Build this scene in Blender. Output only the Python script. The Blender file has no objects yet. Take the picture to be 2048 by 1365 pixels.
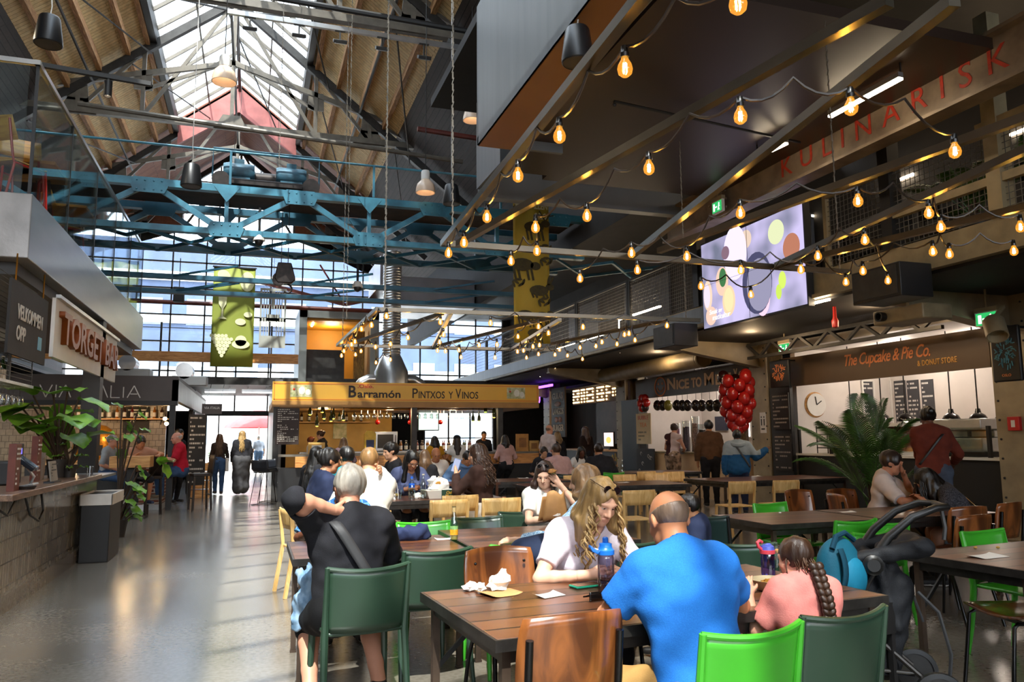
import bpy, bmesh, math, random
import numpy as np
from mathutils import Vector, Matrix
PI = math.pi
rnd = random.Random(7)
sc = bpy.context.scene
COL = sc.collection

# ---------------------------------------------------------------- camera, sky, sun, exposure
FPX, CX, CY, CAM_H = 1550.0, 1024.0, 682.5, 1.5
ROLL, PITCH, YAW = -0.008, math.radians(7.110), math.radians(18.431)
cam = bpy.data.cameras.new('camera'); cam_ob = bpy.data.objects.new('camera', cam); COL.objects.link(cam_ob)
cam.sensor_fit = 'HORIZONTAL'; cam.sensor_width = 36.0; cam.lens = 36.0 * FPX / 2048.0
cam.clip_start = 0.05; cam.clip_end = 300
cam_ob.matrix_world = (Matrix.Translation((0, 0, CAM_H)) @ Matrix.Rotation(-YAW, 4, 'Z')
                       @ Matrix.Rotation(PI / 2 + PITCH, 4, 'X') @ Matrix.Rotation(ROLL, 4, 'Z'))
sc.camera = cam_ob
cam.dof.use_dof = False
W = bpy.data.worlds.new('sky'); sc.world = W; W.use_nodes = True
wn = W.node_tree.nodes; wl = W.node_tree.links
bg = wn['Background']
wtc = wn.new('ShaderNodeTexCoord'); wno = wn.new('ShaderNodeTexNoise'); wno.inputs['Scale'].default_value = 2.2; wno.inputs['Detail'].default_value = 5
wra = wn.new('ShaderNodeValToRGB')
wra.color_ramp.elements[0].position = 0.38; wra.color_ramp.elements[0].color = (0.74, 0.86, 1.0, 1)
wra.color_ramp.elements[1].position = 0.62; wra.color_ramp.elements[1].color = (1.0, 0.98, 0.95, 1)
wl.new(wtc.outputs['Generated'], wno.inputs['Vector']); wl.new(wno.outputs['Fac'], wra.inputs['Fac']); wl.new(wra.outputs['Color'], bg.inputs['Color'])
bg.inputs['Strength'].default_value = 7.5
SUN_DX, SUN_DY = 0.20, 0.62                       # metres travelled sideways and forward per metre of fall
sun = bpy.data.lights.new('sun', 'SUN'); sun.energy = 9.5; sun.angle = 0.009; sun.color = (1.0, 0.93, 0.82)
sun_ob = bpy.data.objects.new('sun', sun); COL.objects.link(sun_ob)
sun_ob.rotation_euler = Vector((SUN_DX, SUN_DY, -1)).to_track_quat('-Z', 'Y').to_euler()
sun_ob.location = (-6, -12, 30)
vs = sc.view_settings
vs.view_transform = 'Standard'; vs.look = 'None'; vs.gamma = 1; vs.use_curve_mapping = False; vs.exposure = 0.35
cy = sc.cycles
cy.max_bounces = 8; cy.diffuse_bounces = 3; cy.glossy_bounces = 3; cy.transmission_bounces = 4; cy.transparent_max_bounces = 16
cy.caustics_reflective = False; cy.caustics_refractive = False; cy.sample_clamp_indirect = 4.0
cy.use_denoising = True

# ---------------------------------------------------------------- measuring the place: a sight line from where the photographer stood
def sight(u, v):
 a0 = (u - CX) / FPX; b0 = (CY - v) / FPX
 c, s = math.cos(ROLL), math.sin(ROLL)
 a = c * a0 - s * b0; b = s * a0 + c * b0
 h = math.cos(PITCH) - b * math.sin(PITCH); z = math.sin(PITCH) + b * math.cos(PITCH)
 return Vector((a * math.cos(YAW) + h * math.sin(YAW), -a * math.sin(YAW) + h * math.cos(YAW), z))
EYE = Vector((0, 0, CAM_H))
def onX(u, v, X): r = sight(u, v); return EYE + r * (X / r.x)
def onY(u, v, Y): r = sight(u, v); return EYE + r * (Y / r.y)
def onZ(u, v, Z): r = sight(u, v); return EYE + r * ((Z - CAM_H) / r.z)

# ---------------------------------------------------------------- materials
MATS = {}
def _hex(c):
 if isinstance(c, str):
  r = [int(c[i:i + 2], 16) / 255 for i in (0, 2, 4)]
  return tuple(x / 12.92 if x <= .04045 else ((x + .055) / 1.055) ** 2.4 for x in r) + (1,)
 return tuple(c) + (1,) if len(c) == 3 else tuple(c)
def mat(name, col, rough=.5, metal=0., var=.12, scale=8., bump=0., bscale=40., spec=.5, stretch=None, coat=0., col2=None):
 """principled surface whose colour is broken up by noise; col2 = second colour the noise mixes towards"""
 if name in MATS: return MATS[name]
 m = bpy.data.materials.new(name); m.use_nodes = True; n = m.node_tree.nodes; l = m.node_tree.links
 b = n['Principled BSDF']; c = _hex(col)
 b.inputs['Roughness'].default_value = rough; b.inputs['Metallic'].default_value = metal
 b.inputs['Specular IOR Level'].default_value = spec; b.inputs['Coat Weight'].default_value = coat
 b.inputs['Base Color'].default_value = c
 m.diffuse_color = c
 if var > 0 or col2 is not None or bump > 0:
  tc = n.new('ShaderNodeTexCoord'); mp = n.new('ShaderNodeMapping')
  if stretch: mp.inputs['Scale'].default_value = stretch
  l.new(tc.outputs['Object'], mp.inputs['Vector'])
 if var > 0 or col2 is not None:
  no = n.new('ShaderNodeTexNoise'); no.inputs['Scale'].default_value = scale; no.inputs['Detail'].default_value = 4
  ra = n.new('ShaderNodeValToRGB'); l.new(mp.outputs['Vector'], no.inputs['Vector']); l.new(no.outputs['Fac'], ra.inputs['Fac'])
  c2 = _hex(col2) if col2 is not None else tuple(x * (1 - var * 2) for x in c[:3]) + (1,)
  ra.color_ramp.elements[0].position = .35; ra.color_ramp.elements[1].position = .65
  ra.color_ramp.elements[0].color = c2; ra.color_ramp.elements[1].color = c
  l.new(ra.outputs['Color'], b.inputs['Base Color'])
 if bump > 0:
  nb = n.new('ShaderNodeTexNoise'); nb.inputs['Scale'].default_value = bscale; nb.inputs['Detail'].default_value = 3
  bp = n.new('ShaderNodeBump'); bp.inputs['Strength'].default_value = bump; bp.inputs['Distance'].default_value = .01
  l.new(mp.outputs['Vector'], nb.inputs['Vector']); l.new(nb.outputs['Fac'], bp.inputs['Height']); l.new(bp.outputs['Normal'], b.inputs['Normal'])
 MATS[name] = m; return m
def emit(name, col, strength):
 if name in MATS: return MATS[name]
 m = bpy.data.materials.new(name); m.use_nodes = True; n = m.node_tree.nodes; l = m.node_tree.links
 n.remove(n['Principled BSDF']); e = n.new('ShaderNodeEmission'); e.inputs['Color'].default_value = _hex(col); e.inputs['Strength'].default_value = strength
 l.new(e.outputs[0], n['Material Output'].inputs['Surface']); m.diffuse_color = _hex(col); MATS[name] = m; return m
def glass(name, col=(1, 1, 1), gloss=.12, rough=.02):
 """thin clear pane: lets light straight through and mirrors a little of the room"""
 if name in MATS: return MATS[name]
 m = bpy.data.materials.new(name); m.use_nodes = True; n = m.node_tree.nodes; l = m.node_tree.links
 n.remove(n['Principled BSDF']); t = n.new('ShaderNodeBsdfTransparent'); t.inputs['Color'].default_value = _hex(col)
 g = n.new('ShaderNodeBsdfGlossy'); g.inputs['Roughness'].default_value = rough
 fr = n.new('ShaderNodeLayerWeight'); fr.inputs['Blend'].default_value = .25
 mu = n.new('ShaderNodeMath'); mu.operation = 'MULTIPLY_ADD'; mu.inputs[1].default_value = .5; mu.inputs[2].default_value = gloss * .4
 x = n.new('ShaderNodeMixShader'); l.new(fr.outputs['Fresnel'], mu.inputs[0]); l.new(mu.outputs[0], x.inputs[0]); l.new(t.outputs[0], x.inputs[1]); l.new(g.outputs[0], x.inputs[2])
 l.new(x.outputs[0], n['Material Output'].inputs['Surface']); m.diffuse_color = _hex(col)[:3] + (.3,); MATS[name] = m; return m
def wood(name, dark, light, rough=.4, axis=0, scale=2.2, rings=14., coat=0., spec=.5):
 """long-grained timber, grain along the local axis"""
 if name in MATS: return MATS[name]
 m = bpy.data.materials.new(name); m.use_nodes = True; n = m.node_tree.nodes; l = m.node_tree.links; b = n['Principled BSDF']
 tc = n.new('ShaderNodeTexCoord'); mp = n.new('ShaderNodeMapping'); s = [rings] * 3; s[axis] = 1.1; mp.inputs['Scale'].default_value = s
 no = n.new('ShaderNodeTexNoise'); no.inputs['Scale'].default_value = scale; no.inputs['Detail'].default_value = 6; no.inputs['Distortion'].default_value = 1.6
 ra = n.new('ShaderNodeValToRGB'); ra.color_ramp.elements[0].position = .36; ra.color_ramp.elements[1].position = .64
 ra.color_ramp.elements[0].color = _hex(dark); ra.color_ramp.elements[1].color = _hex(light)
 l.new(tc.outputs['Object'], mp.inputs['Vector']); l.new(mp.outputs['Vector'], no.inputs['Vector']); l.new(no.outputs['Fac'], ra.inputs['Fac']); l.new(ra.outputs['Color'], b.inputs['Base Color'])
 b.inputs['Roughness'].default_value = rough; b.inputs['Coat Weight'].default_value = coat; b.inputs['Specular IOR Level'].default_value = spec
 m.diffuse_color = _hex(light); MATS[name] = m; return m
def boards(name, c1, c2, gap, bw, bh, mortar=.012, rough=.6, offset=.5, rot=(0, 0, 0), bump=.3, spec=.4, grain=None):
 """bricks, tiles or planks as one patterned surface"""
 if name in MATS: return MATS[name]
 m = bpy.data.materials.new(name); m.use_nodes = True; n = m.node_tree.nodes; l = m.node_tree.links; b = n['Principled BSDF']
 tc = n.new('ShaderNodeTexCoord'); mp = n.new('ShaderNodeMapping'); mp.inputs['Rotation'].default_value = rot
 br = n.new('ShaderNodeTexBrick'); br.offset = offset; br.inputs['Scale'].default_value = 1
 br.inputs['Brick Width'].default_value = bw; br.inputs['Row Height'].default_value = bh; br.inputs['Mortar Size'].default_value = mortar
 br.inputs['Color1'].default_value = _hex(c1); br.inputs['Color2'].default_value = _hex(c2); br.inputs['Mortar'].default_value = _hex(gap)
 l.new(tc.outputs['Object'], mp.inputs['Vector']); l.new(mp.outputs['Vector'], br.inputs['Vector'])
 no = n.new('ShaderNodeTexNoise'); no.inputs['Scale'].default_value = 9; no.inputs['Detail'].default_value = 5
 mx = n.new('ShaderNodeMix'); mx.data_type = 'RGBA'; mx.blend_type = 'MULTIPLY'; mx.inputs['Factor'].default_value = .5
 ra = n.new('ShaderNodeValToRGB'); ra.color_ramp.elements[0].position = .3; ra.color_ramp.elements[0].color = (.45, .45, .45, 1); ra.color_ramp.elements[1].position = .7
 if grain:
  m2 = n.new('ShaderNodeMapping'); m2.inputs['Scale'].default_value = grain; l.new(mp.outputs['Vector'], m2.inputs['Vector']); l.new(m2.outputs['Vector'], no.inputs['Vector']); no.inputs['Distortion'].default_value = 1.2
 else: l.new(mp.outputs['Vector'], no.inputs['Vector'])
 l.new(no.outputs['Fac'], ra.inputs['Fac'])
 l.new(br.outputs['Color'], mx.inputs['A']); l.new(ra.outputs['Color'], mx.inputs['B']); l.new(mx.outputs['Result'], b.inputs['Base Color'])
 bp = n.new('ShaderNodeBump'); bp.inputs['Strength'].default_value = bump; bp.inputs['Distance'].default_value = .01; bp.invert = True
 l.new(br.outputs['Fac'], bp.inputs['Height']); l.new(bp.outputs['Normal'], b.inputs['Normal'])
 b.inputs['Roughness'].default_value = rough; b.inputs['Specular IOR Level'].default_value = spec
 m.diffuse_color = _hex(c1); MATS[name] = m; return m

# ---------------------------------------------------------------- mesh builder
def frame_for(d):
 d = Vector(d).normalized(); up = Vector((0, 0, 1)) if abs(d.z) < .95 else Vector((0, 1, 0))
 x = d.cross(up).normalized(); return x, x.cross(d).normalized(), d
class MB:
 def __init__(s): s.v = []; s.f = []; s.mi = []; s.cur = 0
 def m(s, i): s.cur = i; return s
 def _add(s, vs_, fs):
  o = len(s.v); s.v += [tuple(p) for p in vs_]; s.f += [tuple(i + o for i in f) for f in fs]; s.mi += [s.cur] * len(fs); return s
 def box(s, c, d, rz=0., M=None):
  hx, hy, hz = d[0] / 2, d[1] / 2, d[2] / 2
  p = [Vector((x, y, z)) for z in (-hz, hz) for x, y in ((-hx, -hy), (hx, -hy), (hx, hy), (-hx, hy))]
  R = M if M is not None else Matrix.Rotation(rz, 3, 'Z')
  p = [R @ q + Vector(c) for q in p]
  return s._add(p, [(3, 2, 1, 0), (4, 5, 6, 7), (0, 1, 5, 4), (1, 2, 6, 5), (2, 3, 7, 6), (3, 0, 4, 7)])
 def mm(s, a, b):
  return s.box([(a[i] + b[i]) / 2 for i in range(3)], [abs(b[i] - a[i]) for i in range(3)])
 def bar(s, a, b, w, h=None, up=None):
  """straight bar of rectangular section from a to b; w across, h along up"""
  a = Vector(a); b = Vector(b); h = h or w; d = (b - a).normalized()
  u = Vector(up) if up is not None else (Vector((0, 0, 1)) if abs(d.z) < .98 else Vector((0, 1, 0)))
  x = d.cross(u).normalized(); y = x.cross(d).normalized()
  p = [q + x * (i * w / 2) + y * (j * h / 2) for q in (a, b) for i, j in ((-1, -1), (1, -1), (1, 1), (-1, 1))]
  return s._add(p, [(3, 2, 1, 0), (4, 5, 6, 7), (0, 1, 5, 4), (1, 2, 6, 5), (2, 3, 7, 6), (3, 0, 4, 7)])
 def tube(s, pts, r, n=8, caps=True):
  pts = [Vector(p) for p in pts]; N = len(pts); rs = r if isinstance(r, (list, tuple)) else [r] * N
  x0 = None; vs_ = []
  for i, p in enumerate(pts):
   d = (pts[min(i + 1, N - 1)] - pts[max(i - 1, 0)])
   d = d.normalized() if d.length > 1e-9 else Vector((0, 0, 1))
   if x0 is None: x0 = frame_for(d)[0]
   x0 = (x0 - d * x0.dot(d)); x0 = x0.normalized() if x0.length > 1e-6 else frame_for(d)[0]
   y0 = d.cross(x0)
   vs_ += [p + (x0 * math.cos(2 * PI * k / n) + y0 * math.sin(2 * PI * k / n)) * rs[i] for k in range(n)]
  fs = [(i * n + k, i * n + (k + 1) % n, (i + 1) * n + (k + 1) % n, (i + 1) * n + k) for i in range(N - 1) for k in range(n)]
  if caps: fs += [tuple(range(n - 1, -1, -1)), tuple((N - 1) * n + k for k in range(n))]
  return s._add(vs_, fs)
 def lathe(s, prof, c=(0, 0, 0), n=16, R=None, ang=2 * PI):
  """prof = [(radius, z)] turned about the z axis of R"""
  R = R if R is not None else Matrix.Identity(3); c = Vector(c); full = abs(ang - 2 * PI) < 1e-6; nn = n if full else n + 1
  vs_ = [c + R @ Vector((r * math.cos(ang * k / n), r * math.sin(ang * k / n), z)) for r, z in prof for k in range(nn)]
  fs = []
  for i in range(len(prof) - 1):
   for k in range(n):
    k2 = (k + 1) % nn; fs.append((i * nn + k, i * nn + k2, (i + 1) * nn + k2, (i + 1) * nn + k))
  return s._add(vs_, fs)
 def ball(s, c, r, n=12, m=8, R=None):
  r = (r, r, r) if not isinstance(r, (tuple, list)) else r; R = R if R is not None else Matrix.Identity(3); c = Vector(c)
  vs_ = [c + R @ Vector((0, 0, -r[2]))]
  for j in range(1, m):
   t = -PI / 2 + PI * j / m
   vs_ += [c + R @ Vector((r[0] * math.cos(t) * math.cos(2 * PI * k / n), r[1] * math.cos(t) * math.sin(2 * PI * k / n), r[2] * math.sin(t))) for k in range(n)]
  vs_.append(c + R @ Vector((0, 0, r[2]))); L = len(vs_) - 1
  fs = [(0, 1 + (k + 1) % n, 1 + k) for k in range(n)]
  for j in range(m - 2): fs += [(1 + j * n + k, 1 + j * n + (k + 1) % n, 1 + (j + 1) * n + (k + 1) % n, 1 + (j + 1) * n + k) for k in range(n)]
  fs += [(1 + (m - 2) * n + k, 1 + (m - 2) * n + (k + 1) % n, L) for k in range(n)]
  return s._add(vs_, fs)
 def prism(s, pts, vec):
  """flat outline pts pushed along vec"""
  pts = [Vector(p) for p in pts]; n = len(pts); vec = Vector(vec)
  return s._add(pts + [p + vec for p in pts], [tuple(range(n - 1, -1, -1)), tuple(range(n, 2 * n))] + [(k, (k + 1) % n, n + (k + 1) % n, n + k) for k in range(n)])
 def grid(s, fn, nu, nv, th=0.):
  """sheet fn(u,v), u,v in 0..1, optionally given thickness th along its normal"""
  P = [[Vector(fn(i / nu, j / nv)) for j in range(nv + 1)] for i in range(nu + 1)]
  vs_ = [p for row in P for p in row]; id_ = lambda i, j: i * (nv + 1) + j
  fs = [(id_(i, j), id_(i + 1, j), id_(i + 1, j + 1), id_(i, j + 1)) for i in range(nu) for j in range(nv)]
  if th:
   N = []
   for i in range(nu + 1):
    for j in range(nv + 1):
     a = P[min(i + 1, nu)][j] - P[max(i - 1, 0)][j]; b = P[i][min(j + 1, nv)] - P[i][max(j - 1, 0)]
     q = a.cross(b); N.append(q.normalized() if q.length > 1e-12 else Vector((0, 0, 1)))
   L = len(vs_); vs_ = vs_ + [p - q * th for p, q in zip(vs_, N)]
   fs = fs + [tuple(L + k for k in reversed(f)) for f in fs]
   rim = [id_(i, 0) for i in range(nu + 1)] + [id_(nu, j) for j in range(1, nv + 1)] + [id_(i, nv) for i in range(nu - 1, -1, -1)] + [id_(0, j) for j in range(nv - 1, 0, -1)]
   for k in range(len(rim)):
    a, b = rim[k], rim[(k + 1) % len(rim)]; fs.append((b, a, a + L, b + L))
  return s._add(vs_, fs)
 def mesh(s, name, mats, smooth=None):
  me = bpy.data.meshes.new(name); me.from_pydata(s.v, [], s.f)
  mats = mats if isinstance(mats, (list, tuple)) else [mats]
  for q in mats: me.materials.append(q)
  if any(s.mi): me.polygons.foreach_set('material_index', [min(i, len(mats) - 1) for i in s.mi])
  if smooth is not None:
   me.polygons.foreach_set('use_smooth', [True] * len(s.f))
   if smooth < PI: me.set_sharp_from_angle(angle=smooth)
  me.update(); return me
 def build(s, name, mats, parent=None, smooth=.7, bevel=0.):
  o = bpy.data.objects.new(name, s.mesh(name, mats, smooth)); COL.objects.link(o)
  if parent is not None: o.parent = parent
  if bevel:
   b = o.modifiers.new('bevel', 'BEVEL'); b.width = bevel; b.segments = 2; b.limit_method = 'ANGLE'
  return o
def tag(o, label=None, cat=None, group=None, kind=None):
 if label: o['label'] = label
 if cat: o['category'] = cat
 if group: o['group'] = group
 if kind: o['kind'] = kind
 return o
def thing(name, label, cat, loc=(0, 0, 0), rz=0., group=None):
 o = bpy.data.objects.new(name, None); o.empty_display_size = .1; COL.objects.link(o); o.location = loc; o.rotation_euler = (0, 0, rz)
 return tag(o, label, cat, group)
def one(mb, name, mats, label, cat, loc=None, rz=0., group=None, smooth=.7, bevel=0.):
 o = mb.build(name, mats, None, smooth, bevel)
 if loc is not None: o.location = loc; o.rotation_euler = (0, 0, rz)
 return tag(o, label, cat, group)
_sn = {}
def sname(name):
 w = name.split('_'); ok = set('left right rear main upper lower end back far inner outer'.split())
 if len(w) < 2 or all(q in ok or q.isdigit() for q in w[1:]): return name
 _sn[w[0]] = _sn.get(w[0], 200) + 1; return '%s_%d' % (w[0], _sn[w[0]])
def struct(mb, name, mats, smooth=None, parent=None, bevel=0.):
 o = mb.build(sname(name), mats, parent, smooth, bevel)
 if parent is None: o['kind'] = 'structure'
 return o
def parts(name, m, parent, mbs):
 for q in mbs: q.build(name, m, parent)
KIDS = {}
def dup(root, loc, rz=0., label=None, group=None, scale=None):
 def cp(o, par):
  c = o.copy(); COL.objects.link(c)
  if par is not None: c.parent = par
  if o.name not in KIDS: KIDS[o.name] = list(o.children)
  for k in KIDS[o.name]: cp(k, c)
  return c
 r = cp(root, None); r.location = loc; r.rotation_euler = (0, 0, rz)
 if label: r['label'] = label
 if group: r['group'] = group
 if scale: r.scale = (scale,) * 3
 return r
class Stock:
 """first placing moves the original, later ones copy it"""
 def __init__(s, root): s.r = root; s.used = False
 def put(s, loc, rz, label, group=None, scale=None):
  if not s.used:
   s.used = True; o = s.r; o.location = loc; o.rotation_euler = (0, 0, rz); tag(o, label, None, group)
   if scale: o.scale = (scale,) * 3
   return o
  return dup(s.r, loc, rz, label, group, scale)
def letters(txt, size, name, m, parent=None, loc=(0, 0, 0), rot=(PI / 2, 0, 0), depth=.004, shear=0., bold=0., space=1., align='CENTER', squeeze=1., fit=None):
 """raised lettering as a mesh"""
 cu = bpy.data.curves.new(name, 'FONT'); cu.body = txt; cu.size = size; cu.extrude = depth; cu.shear = shear; cu.offset = bold
 cu.space_character = space; cu.align_x = align; cu.align_y = 'CENTER'; cu.resolution_u = 3
 t = bpy.data.objects.new(name, cu); COL.objects.link(t)
 dg = bpy.context.evaluated_depsgraph_get(); me = bpy.data.meshes.new_from_object(t.evaluated_get(dg))
 COL.objects.unlink(t); bpy.data.objects.remove(t)
 me.name = name; me.materials.clear(); me.materials.append(m)
 sx = squeeze
 if fit:
  w = max((v.co.x for v in me.vertices), default=1) - min((v.co.x for v in me.vertices), default=0); sx = fit / max(w, .01)
 for v in me.vertices: v.co.x *= sx
 o = bpy.data.objects.new(name, me); COL.objects.link(o)
 if parent is not None: o.parent = parent
 o.location = loc; o.rotation_euler = rot
 return o
def bez(a, b, sag, n=8):
 a = Vector(a); b = Vector(b)
 return [a.lerp(b, i / n) + Vector((0, 0, -sag * 4 * (i / n) * (1 - i / n))) for i in range(n + 1)]
def lamp(name, kind, loc, power, col, size=.1, rot=None, sy=None, spread=None):
 d = bpy.data.lights.new(name, kind); d.energy = power; d.color = col
 if kind == 'AREA':
  d.size = size
  if sy: d.shape = 'RECTANGLE'; d.size_y = sy
  if spread: d.spread = spread
 else: d.shadow_soft_size = size
 o = bpy.data.objects.new(name, d); COL.objects.link(o); o.location = loc
 if rot is not None: o.rotation_euler = rot
 return o
# ---------------------------------------------------------------- setting: floor, roof, walls
XR, ZR, SL = -0.81, 13.8, 0.80                     # ridge line and roof slope
def zroof(x): return ZR - SL * abs(x - XR)
M_conc = bpy.data.materials.new('polished_concrete'); M_conc.use_nodes = True
def _conc():
 n = M_conc.node_tree.nodes; l = M_conc.node_tree.links; b = n['Principled BSDF']
 tc = n.new('ShaderNodeTexCoord')
 n1 = n.new('ShaderNodeTexNoise'); n1.inputs['Scale'].default_value = .7; n1.inputs['Detail'].default_value = 6
 n2 = n.new('ShaderNodeTexVoronoi'); n2.inputs['Scale'].default_value = 55
 n3 = n.new('ShaderNodeTexNoise'); n3.inputs['Scale'].default_value = 30; n3.inputs['Detail'].default_value = 4
 r1 = n.new('ShaderNodeValToRGB'); r1.color_ramp.elements[0].position = .3; r1.color_ramp.elements[0].color = _hex('6a645b'); r1.color_ramp.elements[1].position = .7; r1.color_ramp.elements[1].color = _hex('7d766b')
 r3 = n.new('ShaderNodeValToRGB'); r3.color_ramp.elements[0].position = .35; r3.color_ramp.elements[0].color = (.62, .6, .56, 1); r3.color_ramp.elements[1].position = .65; r3.color_ramp.elements[1].color = (1, 1, 1, 1)
 mx = n.new('ShaderNodeMix'); mx.data_type = 'RGBA'; mx.blend_type = 'MULTIPLY'; mx.inputs['Factor'].default_value = .6
 rr = n.new('ShaderNodeMapRange'); rr.inputs['From Min'].default_value = .3; rr.inputs['From Max'].default_value = .7; rr.inputs['To Min'].default_value = .2; rr.inputs['To Max'].default_value = .27
 for q in (n1, n2, n3): l.new(tc.outputs['Object'], q.inputs['Vector'])
 l.new(n1.outputs['Fac'], r1.inputs['Fac']); l.new(n3.outputs['Fac'], r3.inputs['Fac']); l.new(r1.outputs['Color'], mx.inputs['A']); l.new(r3.outputs['Color'], mx.inputs['B'])
 l.new(mx.outputs['Result'], b.inputs['Base Color']); l.new(n1.outputs['Fac'], rr.inputs['Value']); l.new(rr.outputs['Result'], b.inputs['Roughness'])
 b.inputs['Specular IOR Level'].default_value = .6
_conc()
M_pine = boards('roof_boards_pine', 'ffe6b0', 'f4d49a', 'a87c44', 3.2, .13, .006, .7, .37, (0, 0, 0))
M_darkboard = boards('roof_boards_dark', '4a4240', '3a3331', '171312', 3.0, .14, .01, .7, .4, (0, 0, PI / 2))
M_redwood = boards('roof_boards_brown', 'a86a4e', '8f563e', '4a2a1c', 3.0, .14, .008, .65, .4)
M_beamwood = wood('purlin_timber', '8a5f3a', 'c79a68', .7, 1)
M_steel = mat('grey_painted_steel', '6e675c', .5, .2, .15, 5)
M_steeld = mat('dark_painted_steel', '3a3836', .5, .3, .2, 6)
M_black = mat('black_paint', '141314', .5, 0, .15, 6)
M_dark = mat('dark_plaster', '1d1a19', .75, 0, .2, 3)
M_brownpl = mat('brown_plaster', '3b2a20', .6, 0, .15, 2)
M_soffit = mat('brown_soffit', '2c1e15', .42, 0, .08, 1.2)
M_bulk = mat('brushed_grey_concrete', '8f8b88', .3, .35, .16, 2.4, .1, 30, .6, (1, .15, 1))
M_greybox = mat('grey_panel', '6e7378', .42, .1, .08, 1.5, 0, 1, .5, (1, 4, .3))
M_white = mat('white_paint', 'd8d5cf', .5, 0, .05, 3)
M_alu = mat('aluminium', 'b8b9ba', .3, .85, .08, 4)
M_glass = glass('window_glass', (.93, .97, 1), .1)
M_railglass = glass('rail_glass', (.86, .93, .92), .22)
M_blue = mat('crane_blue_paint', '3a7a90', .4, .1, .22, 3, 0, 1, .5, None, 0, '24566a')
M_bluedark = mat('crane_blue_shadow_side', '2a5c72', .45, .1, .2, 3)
M_cream = mat('cream_steel', '968768', .5, .1, .15, 4)

struct(MB().mm((-12, -12, -.2), (16, 36, 0)), 'floor', M_conc)
# roof: boarded slopes left and right of a glazed ridge
SKL, SKR, YG0, YG1, Y1 = -2.75, 1.15, -12, 27.6, 34.3
def slope_slab(x0, x1, y0, y1, th=.12):
 p = [(x, y, zroof(x)) for x, y in ((x0, y0), (x1, y0), (x1, y1), (x0, y1))]
 return MB().prism(p if x1 > x0 else p, (0, 0, th))
def pitched(x0, x1, y0, y1, name, m):
 """slab laid flat in its own axes then tilted, so the boards run with the slope"""
 L = math.hypot(x1 - x0, zroof(x1) - zroof(x0)); o = MB().mm((0, y0, 0), (L, y1, .12)).build(sname(name), m)
 o.location = (x0, 0, zroof(x0)); o.rotation_euler = (0, -math.atan2(zroof(x1) - zroof(x0), x1 - x0), 0); o['kind'] = 'structure'; return o
cl = pitched(-5.13, SKL, YG0, YG1, 'ceiling_left', M_pine); cr = pitched(SKR, 3.7, YG0, YG1, 'ceiling_right', M_pine)
pitched(-7.2, -5.13, YG0, Y1, 'ceiling_left_eave', M_darkboard); pitched(3.7, 6.6, YG0, Y1, 'ceiling_right_eave', M_darkboard)
pitched(-5.13, XR, YG1, Y1, 'ceiling_far_left', M_redwood); pitched(XR, 3.7, YG1, Y1, 'ceiling_far_right', M_redwood)
tn = 1
for x in (-4.75, -4.05, -3.4, -2.95, 1.4, 2.0, 2.65, 3.3):
 o = struct(MB().bar((x, YG0, zroof(x) - .12), (x, YG1, zroof(x) - .12), .11, .22), 'trim_%d' % tn, M_beamwood); tn += 1
# red gable edge where the glazed ridge meets the lower boarded ceiling
M_red = mat('red_gable_paint', 'a8605a', .6, 0, .15, 3)
struct(MB().prism([(SKL, YG1, zroof(SKL) - .75), (XR, YG1, ZR - .9), (SKR, YG1, zroof(SKR) - .75), (SKR, YG1, zroof(SKR) + .1), (XR, YG1, ZR + .1), (SKL, YG1, zroof(SKL) + .1)], (0, .12, 0)), 'trim_%d' % tn, M_red); tn += 1
# glazed ridge: panes with glazing bars
for side, x0 in (('left', SKL), ('right', SKR)):
 w = MB(); g = MB(); k = 0; y = YG0
 while y < YG1 - .1:
  y2 = min(y + .95, YG1); w.bar((x0, y, zroof(x0) + .06), (XR, y, ZR + .06), .05, .09); y = y2
 for t in (0., .5, 1.):
  x = x0 + (XR - x0) * t; w.bar((x, YG0, zroof(x) + .06), (x, YG1, zroof(x) + .06), .07 if t != .5 else .04, .1)
 q = [(x0, YG0, zroof(x0) + .08), (XR, YG0, ZR + .08), (XR, YG1, ZR + .08), (x0, YG1, zroof(x0) + .08)]
 g.prism(q, (0, 0, .012))
 o = struct(w, 'window_%d' % (1 if side == 'left' else 2), M_steel); gp = g.build('pane', M_glass, o)
struct(MB().bar((SKL - .05, YG0, zroof(SKL) - .1), (SKL - .05, YG1, zroof(SKL) - .1), .16, .45), 'trim_%d' % tn, M_black); tn += 1
struct(MB().bar((SKR + .05, YG0, zroof(SKR) - .1), (SKR + .05, YG1, zroof(SKR) - .1), .16, .45), 'trim_%d' % tn, M_black); tn += 1
struct(MB().bar((XR, YG0, ZR - .05), (XR, YG1, ZR - .05), .1, .2), 'trim_%d' % tn, M_steeld); tn += 1
# side walls above the galleries, unseen back wall left open in a band to admit sky light
struct(MB().mm((-7.4, -12, 3.9), (-7.1, 34.5, zroof(-7.1) + .1)), 'wall_left', M_darkboard)
struct(MB().mm((-12.2, -12, 0), (-12, 34.5, 4.1)), 'wall_left_aisle', M_dark)
struct(MB().mm((-12.2, -12, 4.0), (-7.1, 8.6, 4.15)).mm((-12.2, 17.3, 4.0), (-7.1, 34.5, 4.15)), 'ceiling_left_aisle', M_dark)
struct(MB().mm((6.5, 12.5, 5.6), (6.7, 34.5, zroof(6.6) + .1)), 'wall_right', M_dark)
struct(MB().mm((2.75, -12, 7.2), (14.2, 12.6, 7.35)).mm((6.6, 12.5, 6.9), (14.2, 34.5, 7.05)), 'ceiling_right_gallery', M_dark)
struct(MB().mm((14, -12, 0), (14.2, 34.5, 7.3)), 'wall_right_rear', M_brownpl)
struct(MB().mm((-12, -12.2, 0), (14, -12, 3.5)).mm((-12, -12.2, 9.0), (14, -12, 14.0)), 'wall_back', M_dark)
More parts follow.
